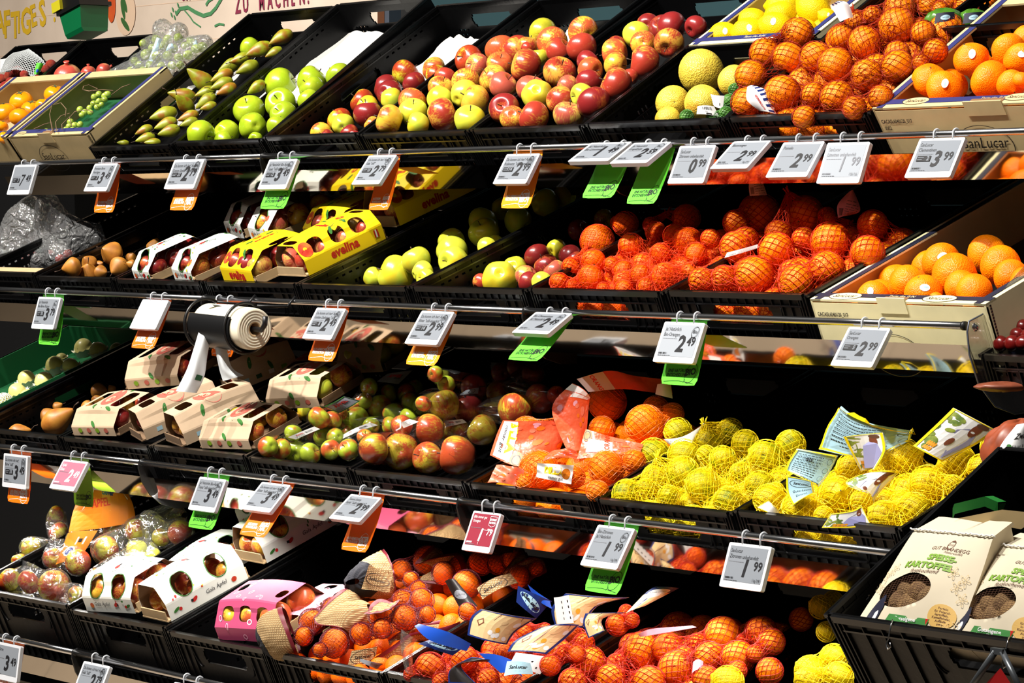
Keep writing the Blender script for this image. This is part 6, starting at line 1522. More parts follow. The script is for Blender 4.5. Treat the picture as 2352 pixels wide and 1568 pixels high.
# ------------------------------------------------------------------ burlap bags
def burlap_bag(bag, label, axis, jl, jr, navy, logo_px, tails=()):
    F = bagfruits('burlap bag crate', bag); N, M = 72, 64
    P, G, c = wrap_grid(F, axis, N, M, k=.014, sag=10, infl=.003, tails=tails)
    j0, j1 = int(M * jl), int(M * jr)
    root = empty('burlap_bag', V(c), label, 'fruit bag', 'burlap and net bags of clementines')
    row = [[tuple(P[i][j]) for j in range(M + 1)] for i in range(N)]
    def cloth(a, b, nm, mat, k=.0022):
        mb = MB(); mb.mat(M_(mat)); mb.smooth = True
        Q = [[V(row[i][j]) + V(G[i][j]) * (k + .0012 * math.sin(i * .9) * math.sin(j * .5)) for j in range(a, b + 1)] for i in range(N)]
        mb.grid(Q, closed_u=True); mb.grid([[p - V(G[i][a + jj]) * .0015 for jj, p in enumerate(r)][::-1] for i, r in enumerate(Q)], closed_u=True); return mb.build(nm, root)
    if navy > 0: cloth(0, navy, 'navy_end', 'burlap_navy', .003)
    if j0 > navy: cloth(max(navy, 0), j0, 'burlap_panel', 'burlap'); cloth(j0, j0 + 2, 'hem', 'net_wine', .003)
    if j1 < M: cloth(j1, M, 'burlap_panel', 'burlap'); cloth(j1 - 2, j1, 'hem', 'net_wine', .003)
    net_ = net_bag('burlap', bag, 'net_wine', 'tmp', axis=axis, cell=.0065, w=.0006, F=F, gap=.02)
    o = net_; Mo = o.matrix_world.copy(); me = o.data; me.transform(WM[root.name].inverted() @ Mo); o.matrix_world = Matrix.Identity(4); o.parent = root
    o.name = 'net_panel'; WM[o.name] = WM[root.name]
    for kx in ('label', 'category'): 
        if kx in o: del o[kx]
    return root
burlap_bag('a', 'burlap bag of clementines with net front, left of the three front ones', (1, -.35), .30, .80, 7, None, tails=[(628, 1440, 20), (640, 1465, 26)])
burlap_bag('b', 'burlap bag of clementines with wide tan side and dark corner, centre front', (-.55, -1), .36, .84, 8, None, tails=[(800, 1510, 20), (905, 1490, 34), (1030, 1430, 22)])
burlap_bag('c', 'burlap bag of clementines with an oval logo on its left end, higher up', (1, -.15), .34, .86, 9, None, tails=[(812, 1340, 10), (868, 1325, 24)])
burlap_bag('d', 'burlap bag of clementines at the back right, its label end down the rim', (1, -.5), .0, .88, 0, None)
bsh = Sheet([[(1108, 1376), (1190, 1338)], [(1095, 1350), (1172, 1316)]], 'burlap bag crate', .012, bulge=.012); o = bsh.build('burlap_end', 'burlap', label='flat burlap end of a bag with black logo by the crate rim', cat='fruit bag'); p_ = bsh.print(); script_logo(p_, bsh.w * .4, bsh.h * .45, bsh.w * .8, None, 'lb_dark', ry=.5); p_.build('logo_print', o)
def logo_patch(rows, where, base, label, lift=.008, name='logo_label', fn=None, bulge=.008, cat='label', edge=None, wav=0):
    s = Sheet(rows, where, lift, bulge=bulge, wav=wav); o = s.build(name, base, label=label, cat=cat); p = s.print()
    if fn: fn(p, s)
    if edge: bordered(s, p, edge, min(s.w, s.h) * .07)
    p.build('label_print', o); return o, s
fl = lambda p, s: script_logo(p, s.w * .5, s.h * .5, min(s.w, s.h * 1.8) * .92, 'burlap', 'lb_dark', ry=.55)
logo_patch([[(830, 1352), (895, 1360)], [(848, 1296), (900, 1322)]], 'burlap bag crate', 'burlap', 'burlap patch with black oval logo on the upper bag', .03, fn=fl)
logo_patch([[(798, 1530), (862, 1522)], [(808, 1494), (866, 1484)]], 'burlap bag crate', 'burlap', 'burlap patch with black logo on the centre bag', .03, fn=fl)
logo_patch([[(826, 1518), (866, 1536)], [(828, 1512), (880, 1524)]], 'burlap bag crate', 'epaper', 'grey paper band reading Winter on the centre bag', .045, fn=lambda p, s: p.text('Winter', s.w * .9, s.h * .3, s.h * .9, 'lb_dark', al='R'))
logo_patch([[(1058, 1400), (1098, 1392)], [(1022, 1334), (1046, 1330)]], 'burlap bag crate', 'lb_dark', 'dark brown hang tag with oval logo between the burlap bags', .02, fn=lambda p, s: (p.ell(s.w * .5, s.h * .45, s.w * .38, s.h * .16, 'epaper', n=18), p.text('SanLucar', s.w * .5, s.h * .42, s.w * .18, 'lb_dark', al='C')))

# ------------------------------------------------------------------ printed labels on the net bags
def photo(p, s, seed=1, flip=False):
    """cheerful picker in a violet shirt among leaves"""
    w, h = s.w, s.h; fx = (lambda v: 1 - v) if flip else (lambda v: v)
    p.rect(0, 0, w, h, 'lb_white', 8, 8); r = random.Random(seed)
    for _ in range(16): p.ell(w * fx(r.uniform(.04, .34)), h * r.uniform(.1, .9), w * .07, h * .07, 'lb_leaf', rot=r.uniform(0, 3), n=10)
    p.poly([(w * fx(x), h * y) for x, y in ((.30, .08), (.85, .08), (.92, .45), (.80, .68), (.60, .72), (.42, .60))][::(-1 if flip else 1)], 'lb_violet')
    p.ell(w * fx(.72), h * .74, w * .10, h * .16, 'lb_skin', n=18); p.ell(w * fx(.76), h * .88, w * .13, h * .07, 'bag_brown', rot=.3, n=14); p.ell(w * fx(.71), h * .68, w * .045, h * .022, 'lb_white', n=10)
    p.ell(w * fx(.55), h * .36, w * .07, h * .08, 'lb_skin', n=12)
    for i in range(8): p.ell(w * fx(.22 + .06 * (i % 4)), h * (.12 + .09 * (i // 4)), w * .032, h * .045, 'lb_amber', n=10)
def blueback(p, s):
    w, h = s.w, s.h; p.rect(0, 0, w, h, 'lb_sky', 8, 8)
    for i in range(9): dotline(p, w * .12, h * (.2 + .075 * i), w * .6, h * .018, 'lb_dark')
    for i in range(3): p.ell(w * .88, h * (.25 + .25 * i), w * .06, h * .08, 'lb_dark', ring=.12, n=16)
WH = 'labelled lemon crate'
logo_patch([[(1882, 1032), (1990, 1050), (2090, 1012)], [(1905, 975), (1975, 1005), (2095, 995)], [(1932, 932), (1985, 968), (2100, 990)]], WH, 'lb_sky', 'light blue and yellow printed label standing at the back of the lemons', .02, fn=blueback, edge='lb_yellow', bulge=.01, wav=.002)
logo_patch([[(1978, 1082), (2010, 1078)], [(1950, 1030), (2034, 1035)], [(1937, 1003), (2028, 993)]], WH, 'lb_white', 'bent photo label of leaves and a hand among the lemons', .045, fn=lambda p, s: photo(p, s, 3), edge='lb_yellow', bulge=-.012)
logo_patch([[(2098, 1024), (2165, 1060)], [(2150, 975), (2240, 1022)], [(2190, 936), (2290, 988)]], WH, 'lb_white', 'large photo label of a smiling picker in violet shirt, upper right', .045, fn=lambda p, s: photo(p, s, 5), edge='lb_yellow', bulge=.008)
logo_patch([[(1806, 1080), (1880, 1118)], [(1812, 1060), (1905, 1085)], [(1832, 1030), (1925, 1046)]], WH, 'lb_sky', 'blue label with upside-down print folded over the front lemons', .05, edge='lb_yellow', bulge=.008,
           fn=lambda p, s: (blueback(p, s), p.text('essbare Schale', s.w * .95, s.h * .10, s.h * .13, 'lb_dark', rot=R(180), al='L', bold=.03), p.text('500g', s.w * .5, s.h * .75, s.h * .13, 'lb_dark', rot=R(180), bold=.03)))
logo_patch([[(1822, 1160), (1870, 1130)], [(1808, 1130), (1868, 1118)], [(1806, 1092), (1866, 1106)]], WH, 'lb_sky', 'pale blue label with oval logo hanging at the lemon crate front', .05, edge='lb_yellow', bulge=.006,
           fn=lambda p, s: (script_logo(p, s.w * .55, s.h * .70, s.w * .85, 'lb_sky', 'lb_dark', rot=-.2, ry=.38), p.text('Gute-Laune', s.w * .2, s.h * .42, s.w * .15, 'lb_dark', rot=-.15), p.text('Zitronen', s.w * .25, s.h * .25, s.w * .13, 'lb_dark', rot=-.15)))
logo_patch([[(1950, 1118), (2006, 1155)], [(1945, 1105), (2022, 1130)], [(1985, 1088), (2068, 1082)]], WH, 'lb_white', 'curled photo label of a laughing picker, lower middle', .05, fn=lambda p, s: photo(p, s, 7), edge='lb_yellow', bulge=.014)
logo_patch([[(1888, 1212), (1955, 1212), (2000, 1205)], [(1910, 1180), (1960, 1172), (1978, 1160)]], WH, 'lb_white', 'small photo label hanging over the crate front edge', .07, fn=lambda p, s: photo(p, s, 9), edge='lb_yellow', bulge=.008)
logo_patch([[(1740, 1165), (1790, 1190)], [(1765, 1150), (1790, 1172)]], WH, 'lb_white', 'white end of a label tucked in the front left corner', .05, edge='lb_yellow')
WB = 'netted lemon crate'
logo_patch([[(1536, 1020), (1580, 1030), (1592, 1014)], [(1524, 1008), (1570, 1000), (1616, 974)]], WB, 'lb_white', 'white paper tag with fine print on the back lemon net', .03, fn=lambda p, s: [dotline(p, s.w * .05, s.h * (.15 + .12 * i), s.w * .5, s.h * .03) for i in range(6)])
# clementines in blue film
WC = 'blue net crate'
def logof(p, s, bg='lb_blue', rot=-.35):
    p.rect(0, 0, s.w, s.h, bg, 6, 6); p.ell(s.w * .5, s.h * .5, s.w * .42, s.h * .26, 'lb_sky', rot=rot, n=24); p.text('SanLucar', s.w * .5, s.h * .44, s.w * .19, 'lb_dark', rot=rot, al='C', shear=.3, bold=.03)
def basket(p, s):
    w, h = s.w, s.h; p.rect(0, 0, w, h, 'lb_tan', 8, 8); p.poly([(w * .05, h * .1), (w * .40, h * .05), (w * .42, h * .9), (w * .08, h * .92)], 'lb_brick')
    p.poly([(w * .42, h * .65), (w * .85, h * .8), (w * .8, h * .97), (w * .40, h * .95)], 'bag_brown'); r = random.Random(2)
    for _ in range(10): p.ell(w * r.uniform(.5, .9), h * r.uniform(.1, .7), w * .05, h * .08, r.choice(['lb_white', 'lb_tan', 'lb_amber']), rot=r.uniform(0, 3), n=10)
    p.ell(w * .22, h * .5, w * .08, h * .14, 'lb_skin', ring=.3, n=4)
logo_patch([[(1183, 1345), (1270, 1385)], [(1190, 1345), (1255, 1380)], [(1205, 1345), (1262, 1375)]] if False else [[(1186, 1382), (1232, 1420)], [(1190, 1345), (1268, 1380)]], WC, 'lb_blue', 'dark blue film label with white oval logo, standing up', .05, fn=logof, bulge=.01)
logo_patch([[(1226, 1372), (1268, 1398)], [(1212, 1342), (1262, 1378)]], WC, 'lb_ltblue', 'bright blue folded strip behind the logo label', .035, bulge=.006)
logo_patch([[(1074, 1458), (1165, 1480)], [(1082, 1418), (1185, 1450)], [(1105, 1398), (1232, 1420)]], WC, 'lb_tan', 'film band printed with brick red cloth and straw colours, left', .04, fn=basket, edge='lb_blue', bulge=.015)
logo_patch([[(1166, 1496), (1255, 1502)], [(1185, 1470), (1300, 1465)], [(1250, 1438), (1332, 1434)]], WC, 'lb_tan', 'film band with brown and straw print lying over the centre', .05, fn=basket, edge='lb_blue', bulge=.012)
logo_patch([[(1275, 1435), (1340, 1440)], [(1268, 1395), (1372, 1392)], [(1300, 1362), (1445, 1372)]], WC, 'lb_tan', 'film band with red cloth print at the back, white barcode side', .03, fn=basket, edge='lb_blue', bulge=.012)
logo_patch([[(1280, 1432), (1318, 1430)], [(1272, 1372), (1306, 1366)]], WC, 'lb_white', 'white film side with dark stripes beside the back band', .06, fn=lambda p, s: [p.rect(s.w * .5, s.h * (.15 + .2 * i), s.w * .9, s.h * (.24 + .2 * i), 'lb_dark') for i in range(4)])
logo_patch([[(1352, 1465), (1388, 1448)], [(1340, 1430), (1385, 1420)], [(1345, 1408), (1440, 1406)]], WC, 'lb_tan', 'film band with brick pattern near the right rim', .05, fn=basket, edge='lb_blue')
logo_patch([[(1438, 1408), (1480, 1392)], [(1482, 1362), (1545, 1358)], [(1505, 1346), (1560, 1350)]], WC, 'lb_blue', 'long dark blue label with white oval logo at the back right', .03, bulge=.006,
           fn=lambda p, s: (p.rect(0, 0, s.w, s.h * .45, 'lb_tan', 4, 4), p.ell(s.w * .5, s.h * .5, s.w * .38, s.h * .18, 'lb_white', n=20), p.text('SanLucar', s.w * .5, s.h * .47, s.w * .16, 'lb_dark', al='C', rot=.1), p.text('aromatisch', s.w * .5, s.h * .80, s.w * .14, 'lb_white', al='C')))
logo_patch([[(952, 1437), (990, 1470), (1072, 1495)], [(962, 1432), (1030, 1450), (1082, 1478)]], WC, 'lb_ltblue', 'bright blue strap arching over the front film label', .08, bulge=.012)
logo_patch([[(960, 1478), (1040, 1505)], [(990, 1468), (1078, 1478)]], WC, 'lb_blue', 'blue film label with pale oval, front left', .06, fn=lambda p, s: logof(p, s, 'lb_blue', -.05), bulge=.006)
logo_patch([[(930, 1542), (948, 1550)], [(920, 1480), (948, 1490)], [(922, 1444), (960, 1470)]], WC, 'film_bag', 'clear film edge curling up at the crate front left', .06, bulge=.01)
logo_patch([[(1110, 1495), (1165, 1545)], [(1098, 1500), (1190, 1560)]] if False else [[(1150, 1545), (1200, 1552)], [(1100, 1500), (1175, 1515)]], WC, 'lb_ltblue', 'bright blue film strip near the bottom edge', .06, bulge=.008)
logo_patch([[(1158, 1552), (1225, 1548)], [(1165, 1518), (1218, 1522)]], WC, 'lb_sky', 'small oval logo label at the bottom beside the blue strip', .075, fn=lambda p, s: logof(p, s, 'lb_sky', 0))
logo_patch([[(1172, 1522), (1240, 1548)], [(1185, 1498), (1275, 1510)]], WC, 'lb_white', 'white barcode film under the centre band', .055, fn=lambda p, s: (p.rect(s.w * .4, s.h * .2, s.w * .8, s.h * .3, 'lb_dark'), p.rect(s.w * .55, s.h * .5, s.w * .9, s.h * .6, 'lb_dark')))
logo_patch([[(1030, 1568), (1100, 1575)], [(1036, 1535), (1060, 1525)], [(1085, 1508), (1150, 1520)]], WC, 'lb_dark', 'dark film label with blue border at the bottom edge', .06, edge='lb_blue', bulge=.012)
# oranges in printed orange film
WO = 'bagged orange crate'
def coral(p, s, logo=True, cx=.2):
    w, h = s.w, s.h; r = random.Random(int(w * 1e4))
    for _ in range(16): p.ell(w * r.uniform(.1, .95), h * r.uniform(.08, .92), w * r.uniform(.02, .07), h * r.uniform(.02, .07), r.choice(['lb_coral', 'pack_rose', 'net_lightorange']), n=12)
    if logo:
        p.rect(w * (cx - .13), h * .05, w * (cx + .13), h * .95, 'lb_white', 2, 6); p.text('BILLA', w * (cx + .03), h * .9, w * .15, 'lb_yellow', rot=R(-90), bold=.06); p.text('immer gut', w * (cx - .06), h * .80, w * .08, 'lb_dark', rot=R(-90), shear=.2)
        p.ell(w * (cx + .20), h * .12, w * .085, w * .085, 'clever_orange', n=18); p.ell(w * (cx + .20), h * .12, w * .06, w * .06, 'lb_dark', ring=.2, n=16)
logo_patch([[(1125, 1045), (1200, 1072), (1285, 1035)], [(1140, 1000), (1215, 1010), (1300, 990)], [(1155, 965), (1215, 968), (1290, 965)]], WO, 'film_coral', 'printed orange film panel with white stripe lettering, left bag', .03, fn=coral, bulge=.02)
logo_patch([[(1305, 1040), (1345, 1030)], [(1268, 938), (1352, 935)], [(1315, 880), (1356, 912)]], WO, 'film_coral', 'printed orange film strip with white cap rising between the bags', .03, bulge=.01, fn=lambda p, s: (coral(p, s, False), p.rect(0, s.h * .82, s.w, s.h * .98, 'lb_white', 4, 2), p.rect(s.w * .3, s.h * .7, s.w * .9, s.h * .80, 'lb_white', 3, 2), p.line([(s.w * .35, s.h * .72), (s.w * .85, s.h * .76)], .002, 'lb_dark')))
logo_patch([[(1232, 1095), (1312, 1112)], [(1234, 1063), (1318, 1068)]], WO, 'lb_white', 'white film flap with yellow letters over the front net', .05, bulge=.006, wav=.003, fn=lambda p, s: (p.text('BILLA', s.w * .22, s.h * .4, s.h * .55, 'lb_yellow', bold=.06), p.ell(s.w * .82, s.h * .5, s.h * .3, s.h * .3, 'clever_orange', n=16), p.text('immer gut', s.w * .35, s.h * .1, s.h * .25, 'lb_dark')))
logo_patch([[(1240, 1062), (1330, 1055)], [(1262, 1040), (1325, 1036)]], WO, 'film_coral', 'crinkled coral film over the front net', .045, fn=lambda p, s: coral(p, s, False), bulge=.01, wav=.003)
logo_patch([[(1325, 1054), (1400, 1050), (1470, 1040)], [(1345, 985), (1400, 1005), (1478, 1020)]], WO, 'film_coral', 'printed orange film sleeve with round badge under the big net', .045, bulge=.01, fn=lambda p, s: (coral(p, s, False), p.ell(s.w * .1, s.h * .8, .013, .013, 'clever_orange', n=18), p.ell(s.w * .1, s.h * .8, .010, .010, 'lb_dark', ring=.2), p.rect(s.w * .15, s.h * .2, s.w * .55, s.h * .7, 'lb_white', 4, 3), p.text('ORANGEN', s.w * .5, s.h * .3, s.h * .22, 'net_orange', rot=R(90), bold=.04)))
logo_patch([[(1352, 900), (1430, 892), (1500, 900), (1545, 905)], [(1325, 870), (1400, 850), (1460, 862), (1540, 872)]], WO, 'film_coral', 'pale printed film panel standing at the back, lettering sideways', .0, bulge=.01, fn=lambda p, s: (p.rect(0, 0, s.w * .27, s.h, 'lb_white', 4, 3), p.text('ORANGEN', s.w * .14, s.h * .96, s.h * .26, 'net_orange', rot=R(-90), bold=.04)))
logo_patch([[(1120, 1108), (1190, 1118)], [(1140, 1068), (1205, 1080)]], WO, 'lb_coral', 'crumpled coral film corner at the crate front left', .04, wav=.004, fn=lambda p, s: coral(p, s, False))
logo_patch([[(1505, 905), (1545, 915)], [(1510, 882), (1540, 878)]], WO, 'lb_white', 'white film tip beside the green flag', .03)
# striped paper tags and hang labels
def striped(p, s):
    for i in range(7): p.rect(s.w * .62, s.h * (.04 + .14 * i), s.w * .97, s.h * (.10 + .14 * i), 'lb_blue', 2, 1)
    p.text('BLUTORANGEN', s.w * .48, s.h * .10, s.w * .13, 'p_red', rot=R(90), bold=.03, sx=.8)
logo_patch([[(1745, 255), (1782, 262)], [(1716, 230), (1765, 212)], [(1716, 200), (1732, 196)]], 'blood orange crate', 'lb_white', 'white paper tag with blue stripes hanging over the crate front', .04, fn=striped)
logo_patch([[(1930, 50), (1960, 40)], [(1912, 20), (1948, 8)], [(1908, 12), (1928, 2)]], 'blood orange crate', 'lb_white', 'white tag with blue stripes at the top net', .03, fn=lambda p, s: [p.rect(s.w * (.1 + .22 * i), s.h * .7, s.w * (.2 + .22 * i), s.h, 'lb_blue') for i in range(4)])
logo_patch([[(1600, 262), (1652, 268)], [(1602, 244), (1640, 244)]], 'pomelo crate', 'lb_white', 'white label with barcode reading 500g among the limes', .035, fn=lambda p, s: (p.barcode(s.w * .3, s.h * .55, s.w * .5, s.h * .3), p.text('500g', s.w * .4, s.h * .3, s.h * .2, 'lb_dark'), p.rect(s.w * .45, s.h * .05, s.w * .7, s.h * .2, 'lb_dark')))
logo_patch([[(1638, 240), (1660, 250)], [(1632, 216), (1664, 220)]], 'pomelo crate', 'lb_white', 'white label with dark mark beside the lime net', .03, fn=lambda p, s: p.rect(s.w * .4, s.h * .2, s.w * .8, s.h * .4, 'lb_dark'))
hang = lambda p, s: ([dotline(p, s.w * .35, s.h * (.12 + .09 * i), s.w * .55, s.h * .02) for i in range(7)], p.barcode(s.w * .1, s.h * .1, s.w * .2, s.h * .3))
logo_patch([[(1722, 450), (1762, 448)], [(1720, 426), (1752, 420)], [(1724, 402), (1734, 400)]], 'netted orange crate', 'lb_white', 'paper hang tag rising above the topmost netted orange', .02, fn=hang)
logo_patch([[(1925, 500), (1952, 494)], [(1924, 470), (1976, 482)], [(1950, 440), (1960, 436)]], 'netted orange crate', 'pack_rose', 'pinkish paper tag standing above the right net', .02, fn=hang)
logo_patch([[(1664, 592), (1745, 568)], [(1670, 580), (1740, 561)]], 'netted orange crate', 'lb_white', 'white hang tag lying across the netted oranges', .03, fn=hang, bulge=.006)
logo_patch([[(1470, 1462), (1500, 1456), (1600, 1440)], [(1465, 1455), (1500, 1442), (1590, 1436)]], 'red net crate', 'pack_rose', 'long pale orange tag lying over the oranges', .02)
logo_patch([[(1590, 1545), (1615, 1540)], [(1592, 1520), (1615, 1518)]], 'red net crate', 'pack_rose', 'pale tag beside the gathered red net', .03)
# barcode cards on the wrapped apples
bc = lambda p, s: (p.barcode(s.w * .55, s.h * .35, s.w * .25, s.h * .35), p.text('ÄPFEL', s.w * .2, s.h * .5, s.h * .35, 'p_red', bold=.03), [dotline(p, s.w * .1, s.h * (.15 + .1 * i), s.w * .35, s.h * .04) for i in range(3)])
WT = 'wrapped green apple crate'; WG = 'big apple crate'
for q, nm in (([[(662, 1004), (728, 986)], [(682, 1010), (712, 978)]], ''),):
    pass
logo_patch([[(680, 1009), (735, 985)], [(661, 1004), (722, 979)]], WT, 'lb_white', 'white card on the front left wrapped apples', .012, fn=bc, bulge=.004)
logo_patch([[(785, 1008), (868, 976)], [(788, 998), (850, 970)]], WT, 'lb_white', 'white card with barcode on the front middle apples', .014, fn=bc, bulge=.004)
logo_patch([[(778, 948), (828, 920)], [(745, 933), (790, 910)]], WT, 'epaper_light', 'white card with green edge on the back wrapped apples', .012, fn=bc, edge='p_green')
logo_patch([[(958, 906), (1010, 910)], [(975, 896), (1020, 892)]], WT, 'lb_white', 'small white card on the middle back apples', .012, fn=bc)
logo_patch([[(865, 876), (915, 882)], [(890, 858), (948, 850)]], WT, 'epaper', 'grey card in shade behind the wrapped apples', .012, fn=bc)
logo_patch([[(927, 983), (962, 968)], [(920, 970), (940, 962)]], WG, 'lb_white', 'cream sticker with round logo on the big apples', .012, fn=lambda p, s: p.ell(s.w * .5, s.h * .5, s.h * .3, s.h * .3, 'lb_dark', ring=.1))
logo_patch([[(1025, 980), (1072, 970)], [(1020, 966), (1062, 962)]], WG, 'lb_white', 'cream sticker with red print on the big apples', .012, fn=bc)
logo_patch([[(1152, 923), (1175, 915)], [(1178, 900), (1202, 892)]], WG, 'carton_cream', 'cream label lying over the back apples', .012, fn=lambda p, s: p.text('ÄPFEL', s.w * .3, s.h * .3, s.w * .4, 'lb_dark'))
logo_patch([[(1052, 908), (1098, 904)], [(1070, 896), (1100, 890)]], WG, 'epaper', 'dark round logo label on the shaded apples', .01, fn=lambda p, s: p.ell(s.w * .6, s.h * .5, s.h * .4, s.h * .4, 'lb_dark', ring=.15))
# large printed panel of the apple bag, lowest shelf left
WK = 'bagged apple crate'
def clever(p, s):
    w, h = s.w, s.h; p.rect(0, 0, w, h, 'clever_orange', 8, 8)
    p.poly([(w * .20, h * .50), (w * .62, h * .40), (w * .92, h * .66), (w * .85, h * .88), (w * .55, h * .97), (w * .36, h * .90)], 'lb_white')
    p.text('clever', w * .50, h * .76, h * .17, 'clever_blue', al='L', bold=.05, sx=.8, rot=-.12); p.text('ÄPFEL', w * .34, h * .50, h * .24, 'p_red', bold=.02, sx=.75, rot=.05)
logo_patch([[(158, 1222), (230, 1218), (312, 1200)], [(168, 1175), (240, 1168), (306, 1160)], [(184, 1135), (236, 1118), (290, 1124)]], WK, 'clever_orange', 'orange printed panel with blue lettering on the big apple bag', .05, fn=clever, bulge=.02)
logo_patch([[(128, 1296), (182, 1286)], [(156, 1224), (224, 1218)]], WK, 'clever_orange', 'lower orange flap of the apple bag with badges', .05, bulge=.01, fn=lambda p, s: (p.ell(s.w * .4, s.h * .35, s.h * .16, s.h * .16, 'lb_white'), p.ell(s.w * .4, s.h * .35, s.h * .12, s.h * .12, 'clever_blue'), p.rect(s.w * .5, s.h * .55, s.w * .8, s.h * .8, 'lb_white'), p.rect(s.w * .58, s.h * .62, s.w * .7, s.h * .74, 'lb_dark')))
# white paper in the green apple crates
def crumple_paper(key, quad, label, w=-.075, seed=1):
    c = C[key]; P4 = [c.pt(x, y, w) for x, y in quad]; n = 26; rg = random.Random(seed); bumps = [(rg.random(), rg.random(), rg.uniform(-.012, .016), rg.uniform(.06, .18)) for _ in range(26)]
    def pt(u, v):
        p = P4[0].lerp(P4[1], u).lerp(P4[3].lerp(P4[2], u), v)
        z = sum(a * max(0, 1 - math.hypot(u - x, v - y) / s) for x, y, a, s in bumps); return p + c.ez * (z + .004 * math.sin(17 * u + 9 * v))
    mb = MB(); mb.mat(M_('paper_white')); mb.smooth = True; G4 = [[pt(i / n, j / n) for j in range(n + 1)] for i in range(n + 1)]; mb.grid(G4); mb.grid([[p - c.ez * .0006 for p in r][::-1] for r in G4])
    return mb.build('crumpled_paper', None, label, 'paper')
crumple_paper('granny', [(585, 235), (690, 235), (905, 75), (785, 72)], 'crumpled white paper behind the bright green apples', seed=2)
crumple_paper('mixed', [(900, 200), (990, 195), (1110, 85), (1035, 85)], 'crumpled white paper behind the two-tone apples', seed=5)
crumple_paper('redapp', [(1250, 110), (1330, 110), (1345, 60), (1290, 62)], 'small piece of white paper behind the red apples', seed=8)
crumple_paper('pear', [(350, 290), (430, 290), (600, 120), (520, 120)], 'white paper under the green pears', w=-.1, seed=9)
# crumpled clear bag on the second shelf left
n1 = len(ALLF)
fruits('bag2', *F2, '450,900,70 600,820,70 720,860,60 330,820,80 820,800,60', 'ly', a=-.06, clamp=False, where='bag crate')
for f in ALLF[n1:]: f['new'] = 3
_all = ALLF; ALLF = [f for f in _all if f.get('new') == 3]; build_fruits(); ALLF = _all
Fb = [f for f in ALLF if f['where'] == 'bag crate']
P5, G5, c5 = wrap_grid(Fb, (1, -.3), 110, 80, k=.012, sag=16, infl=.018, crumple=.007, seed=12, tails=[(20, 590, 26), (45, 510, 14), (75, 482, 10), (110, 472, 8), (150, 490, 8), (225, 510, 16), (15, 635, 16), (235, 545, 14)])
mb = MB(); mb.mat(M_('film_crisp')); mb.smooth = True; mb.grid([[tuple(P5[i][j]) for j in range(65)] for i in range(90)], closed_u=True); bo = mb.build('clear_bag', None, 'large crumpled clear plastic bag with red lettering, second shelf left', 'plastic bag')
s3 = Sheet([[(52, 592), (140, 572)], [(55, 566), (132, 550)]], 'bag crate', .07, bulge=.01, T=None); p_ = s3.print(); p_.text('KERNLOSE', 0, s3.h * .6, s3.h * .32, 'p_red', bold=.03); p_.text('TRAUBEN', 0, s3.h * .12, s3.h * .32, 'p_red', bold=.03); p_.build('red_lettering', bo)
mb = MB(); bc_ = C['bag2']; mb.box(bc_.wld(.02, .0, -.012), bc_.ex * .30, bc_.ey * .05, bc_.ez * .003); mb.build('cardboard_insert', None, 'tan cardboard edge under the crumpled clear bag', 'cardboard', mat=M_('cardboard'))

# ------------------------------------------------------------------ green tray, foam collars
gc = C['green3']
Gb = onY(-60, 950, RAIL[2][0] + FRONT)
mb = MB(); g0 = gc.wld(.03, .02, -.012)
for (a_, b_, c_) in ((V((0, 0, 0)), gc.ex * .004, gc.ey * .56), (gc.ex * (gc.W - .06), gc.ex * .004, gc.ey * .56), (V((0, 0, 0)), gc.ex * (gc.W - .06), gc.ey * .004), (gc.ey * .56, gc.ex * (gc.W - .06), gc.ey * .004)): mb.box(g0 + a_ - gc.ez * .06, b_, c_, gc.ez * .075)
mb.box(g0 - gc.ez * .06, gc.ex * (gc.W - .06), gc.ey * .56, gc.ez * .003)
mb.build('green_carton_tray', None, 'dark green carton tray holding the pale fruit, third shelf left', 'tray', mat=M_('carton_green'))
L5 = [f for f in ALLF if f['where'] == 'white fruit crate' and f['bag'] != 'fm']
for f in L5:                                   # fringed white foam collar under each pale fruit
    mb = MB(); mb.mat(M_('foam_white')); r = f['r']; P = f['P']; up = gc.ez; a_ = up.orthogonal().normalized(); b_ = up.cross(a_); n = 26; rd = random.Random(int(f['x']))
    vs = []; fs = []
    for i in range(n):
        t = 2 * math.pi * i / n; d = a_ * math.cos(t) + b_ * math.sin(t); k = 1.16 + (.12 if i % 2 else 0) + rd.uniform(-.03, .05)
        vs += [P + d * r * .9 - up * r * .7, P + d * r * 1.06 - up * r * .15, P + d * r * k + up * r * (.12 if i % 2 else -.05)]
    for i in range(n):
        j = (i + 1) % n
        for q in (0, 1): fs.append((i * 3 + q, j * 3 + q, j * 3 + q + 1, i * 3 + q + 1))
    mb.add(vs, fs, True); mb.build('foam_collar', None, f"white fringed foam collar under the pale fruit {ORD[min(f['col'], 15)]} from left in {ORD[min(f['row'], 15)]} row", 'foam collar', 'foam collars of the pale fruit')

# ------------------------------------------------------------------ roll of bags on its holder, second rail
ry1 = RAIL[1][0]; hx0 = onY(466, 760, ry1 - .11).x; hx1 = onY(590, 770, ry1 - .13).x
RC = onY(598, 757, ry1 - .13); RC0 = V((RC.x - .235, RC.y, RC.z + .008)); ax = (RC - RC0).normalized()
root = empty('bag_roll_holder', V((RC0.x, ry1, RC0.z)), 'black holder hung on the second rail, carrying a roll of fruit bags', 'holder')
mb = MB(); mb.mat(M_('black_plastic')); rr_ = .050; n = 40
vs = []; fs = []
for s_ in (0, 1):
    for k in range(n + 1):
        a = R(150 + 245 * k / n); d = V((0, math.cos(a), math.sin(a)))
        for rad in (rr_, rr_ + .002): vs.append(RC0 + ax * (.015 + .17 * s_) + d * rad)
for k in range(n):
    i0 = k * 2; j0 = (n + 1) * 2 + k * 2
    fs += [(i0 + 1, i0 + 3, j0 + 3, j0 + 1), (i0, j0, j0 + 2, i0 + 2)]
